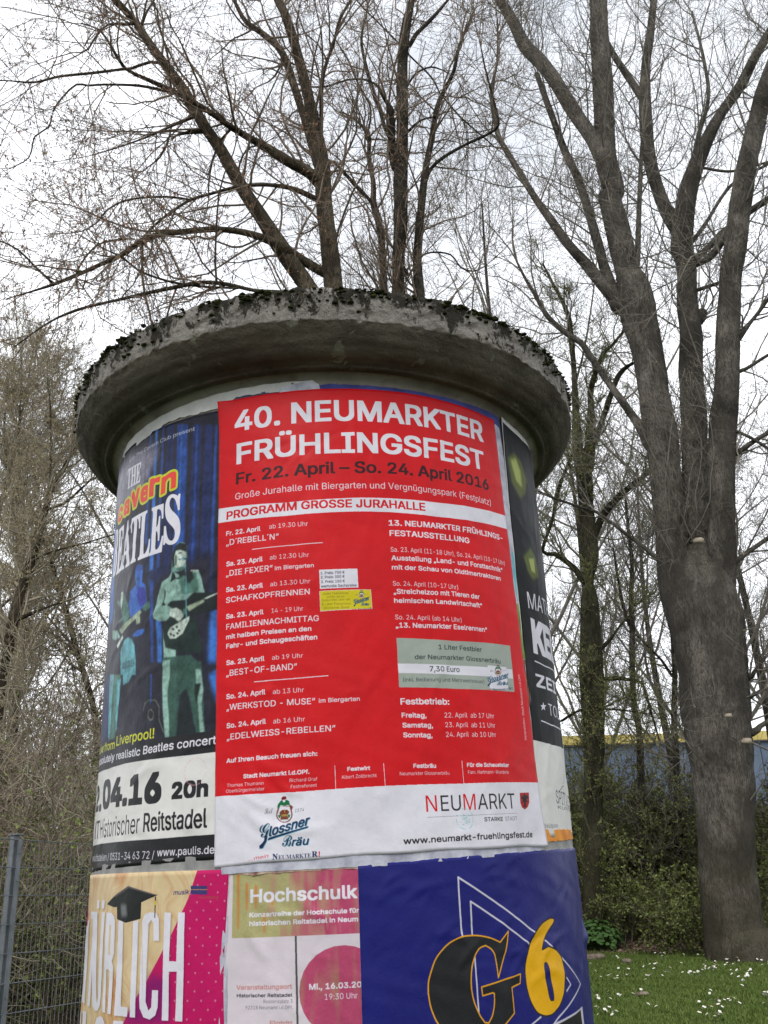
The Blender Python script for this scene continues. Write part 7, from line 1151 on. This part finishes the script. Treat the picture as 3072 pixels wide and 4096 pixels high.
leafy(6.9, 24.6, .8, .35, 200, 'low green plant patch in the leaf litter', g, .07, M_LFD)
# stones / dead wood at lawn edge
m_st = flat_mat('dead_wood', (.10, .08, .055), (.26, .21, .16), 9, .95, .6)
def chunk(name, label, cat, loc, sc, rot, seed):
    V, F = blobs(np.zeros((1, 3)), np.ones(1), 2, .6, seed); V = V * np.array(sc); o = link(name, mesh_np(name, V, F), m_st); o.location = (loc[0], loc[1], float(gzz(*loc)) + .04); o.rotation_euler = (0, 0, rot); tag(o, label, cat)
chunk('dead_wood', 'pale brown piece of dead wood below the bright green plant', 'dead wood', (5.05, 20.9), (.28, .12, .12), .3, 3)
chunk('stone', 'small pale stone in the grass near the dead wood', 'stone', (5.42, 19.9), (.1, .08, .09), 1, 4)
chunk('stone', 'flat pale stone lying lower down in the daisy lawn', 'stone', (4.3, 15.2), (.13, .08, .05), .2, 6)
# ------------------------------------------------------------------ wire mesh fence
M_STL = NM('galvanised', .5, .5); c_ = M_STL.coord(); M_STL.col(M_STL.ramp(M_STL.noise(c_, 8, 6, .6), [(.35, (.12, .135, .15)), (.65, (.2, .215, .235))])); M_STL.b.inputs['Metallic'].default_value = .45; M_STL = M_STL.m
M_WIRE = flat_mat('fence_wire', (.11, .12, .11), (.2, .21, .2), 20, .5)
F0 = np.array([-2.507, 7.81]); fd = np.array([.451, 1.055]); fd /= np.linalg.norm(fd); fn = np.array([fd[1], -fd[0]])          # fn points to the camera side
fp = F0 + fd * .13; FT = .598 + CAM_Z; fence = empty('wire_fence', (fp[0], fp[1], 0), 'grey double-rod wire mesh fence with its post, left of the column', 'fence')
def boxm(c, sx, sy, sz, ax, ay, bev=.004):
    bm = bmesh.new(); bmesh.ops.create_cube(bm, size=1)
    for v in bm.verts: p = v.co.copy(); q = c[:2] + ax * p.x * sx + ay * p.y * sy; v.co = (q[0], q[1], c[2] + p.z * sz)
    bmesh.ops.recalc_face_normals(bm, faces=bm.faces[:])
    if bev: bmesh.ops.bevel(bm, geom=bm.edges[:], offset=bev, segments=2, affect='EDGES')
    me = bpy.data.meshes.new('b'); bm.to_mesh(me); bm.free(); return me
for kpost, t in enumerate([.21, 2.63, 5.13, 7.63, -2.37]):
    q = F0 + fd * t - fn * .045; z1 = FT + .03
    link('post', boxm(np.array([q[0], q[1], z1 / 2 - .15]),   .058, .045, z1 + .3, fd, fn), M_STL, fence)
    q2 = F0 + fd * t + fn * .012; link('cover_strip', boxm(np.array([q2[0], q2[1], z1 / 2 - .02]), .042, .008, z1 - .02, fd, fn, .002), M_STL, fence)
    q3 = q + fn * .012; link('post_cap', boxm(np.array([q3[0], q3[1], z1 + .006]), .082, .078, .012, fd, fn, .003), M_STL, fence)
    if t < 1:
        for zz in [FT - .1 - .2 * k for k in (0, 1, 3, 5, 7, 9)]:
            q4 = q2 + fn * .006; link('bolt', mesh_np('bolt', *[a if i_ == 0 else a for i_, a in enumerate(blobs(np.array([[q4[0], q4[1], zz]]), np.array([.006]), 1, 1))]), M_WIRE, fence)
def rod(a, b, r): return tubes(np.array([[a, b]], float), np.full((1, 2), r), 6)
zs = [FT - .003 - .2 * k for k in range(11) if FT - .2 * k > .03]
for zz in zs:
    V, F = [], []; o = 0
    for sgn in (-1, 1):
        a = F0 + fd * -3 + fn * .006 * sgn; b = F0 + fd * 7.6 + fn * .006 * sgn; v, f = rod((*a, zz), (*b, zz), .0034); V.append(v); F.append(f + o); o += len(v)
    link('horizontal_rod', mesh_np('horizontal_rod', np.vstack(V), np.vstack(F)), M_STL, fence)
V, F = [], []; o = 0
for k in range(211):
    a = F0 + fd * (-2.95 + .05 * k); v, f = rod((*a, .05), (*a, FT), .0022); V.append(v); F.append(f + o); o += len(v)
vo = link('vertical_wires', mesh_np('vertical_wires', np.vstack(V), np.vstack(F)), M_WIRE, fence); vo['kind'] = 'stuff'
# ------------------------------------------------------------------ blue hall in the distance
M_BLW = flat_mat('blue_sheet', (.10, .14, .20), (.135, .18, .25), .6, .6); M_YEL = flat_mat('yellow_fascia', (.52, .42, .12), (.62, .51, .17), .8, .6); M_RF = flat_mat('hall_roof', (.2, .2, .2), (.3, .3, .3), 1)
hall = empty('hall', (14, 50, float(gz(0, 50))), 'long blue hall with a yellow fascia, far behind the trees on the right', 'building')
ax = norm(np.array([1., .04])); ay = np.array([-ax[1], ax[0]]); g0 = float(gz(0, 50)); HT = 7.70 + CAM_Z
def hb(name, cx, cy, z0, z1, sx, sy, mat): return link(name, boxm(np.array([14 + ax[0] * cx + ay[0] * cy, 50 + ax[1] * cx + ay[1] * cy, (z0 + z1) / 2]), sx, sy, z1 - z0, ax, ay, .01), mat, hall)
for k in range(12): hb('wall_panel', -5.5 + k * 3.0, 0, g0 - .5, HT - .5 - (.0), 2.97, .2 + .02 * (k % 2), M_BLW)
hb('fascia', 11, -.15, HT - .46, HT, 36.4, .35, M_YEL); hb('trim', 11, -.12, HT - .52, HT - .46, 36.3, .3, M_RF); hb('roof', 11, 9, HT - .3, HT - .1, 36, 18, M_RF); hb('side_wall', -6.8, 9, g0 - .5, HT - .5, .3, 18, M_BLW); hb('side_wall', 29.2, 9, g0 - .5, HT - .5, .3, 18, M_BLW)
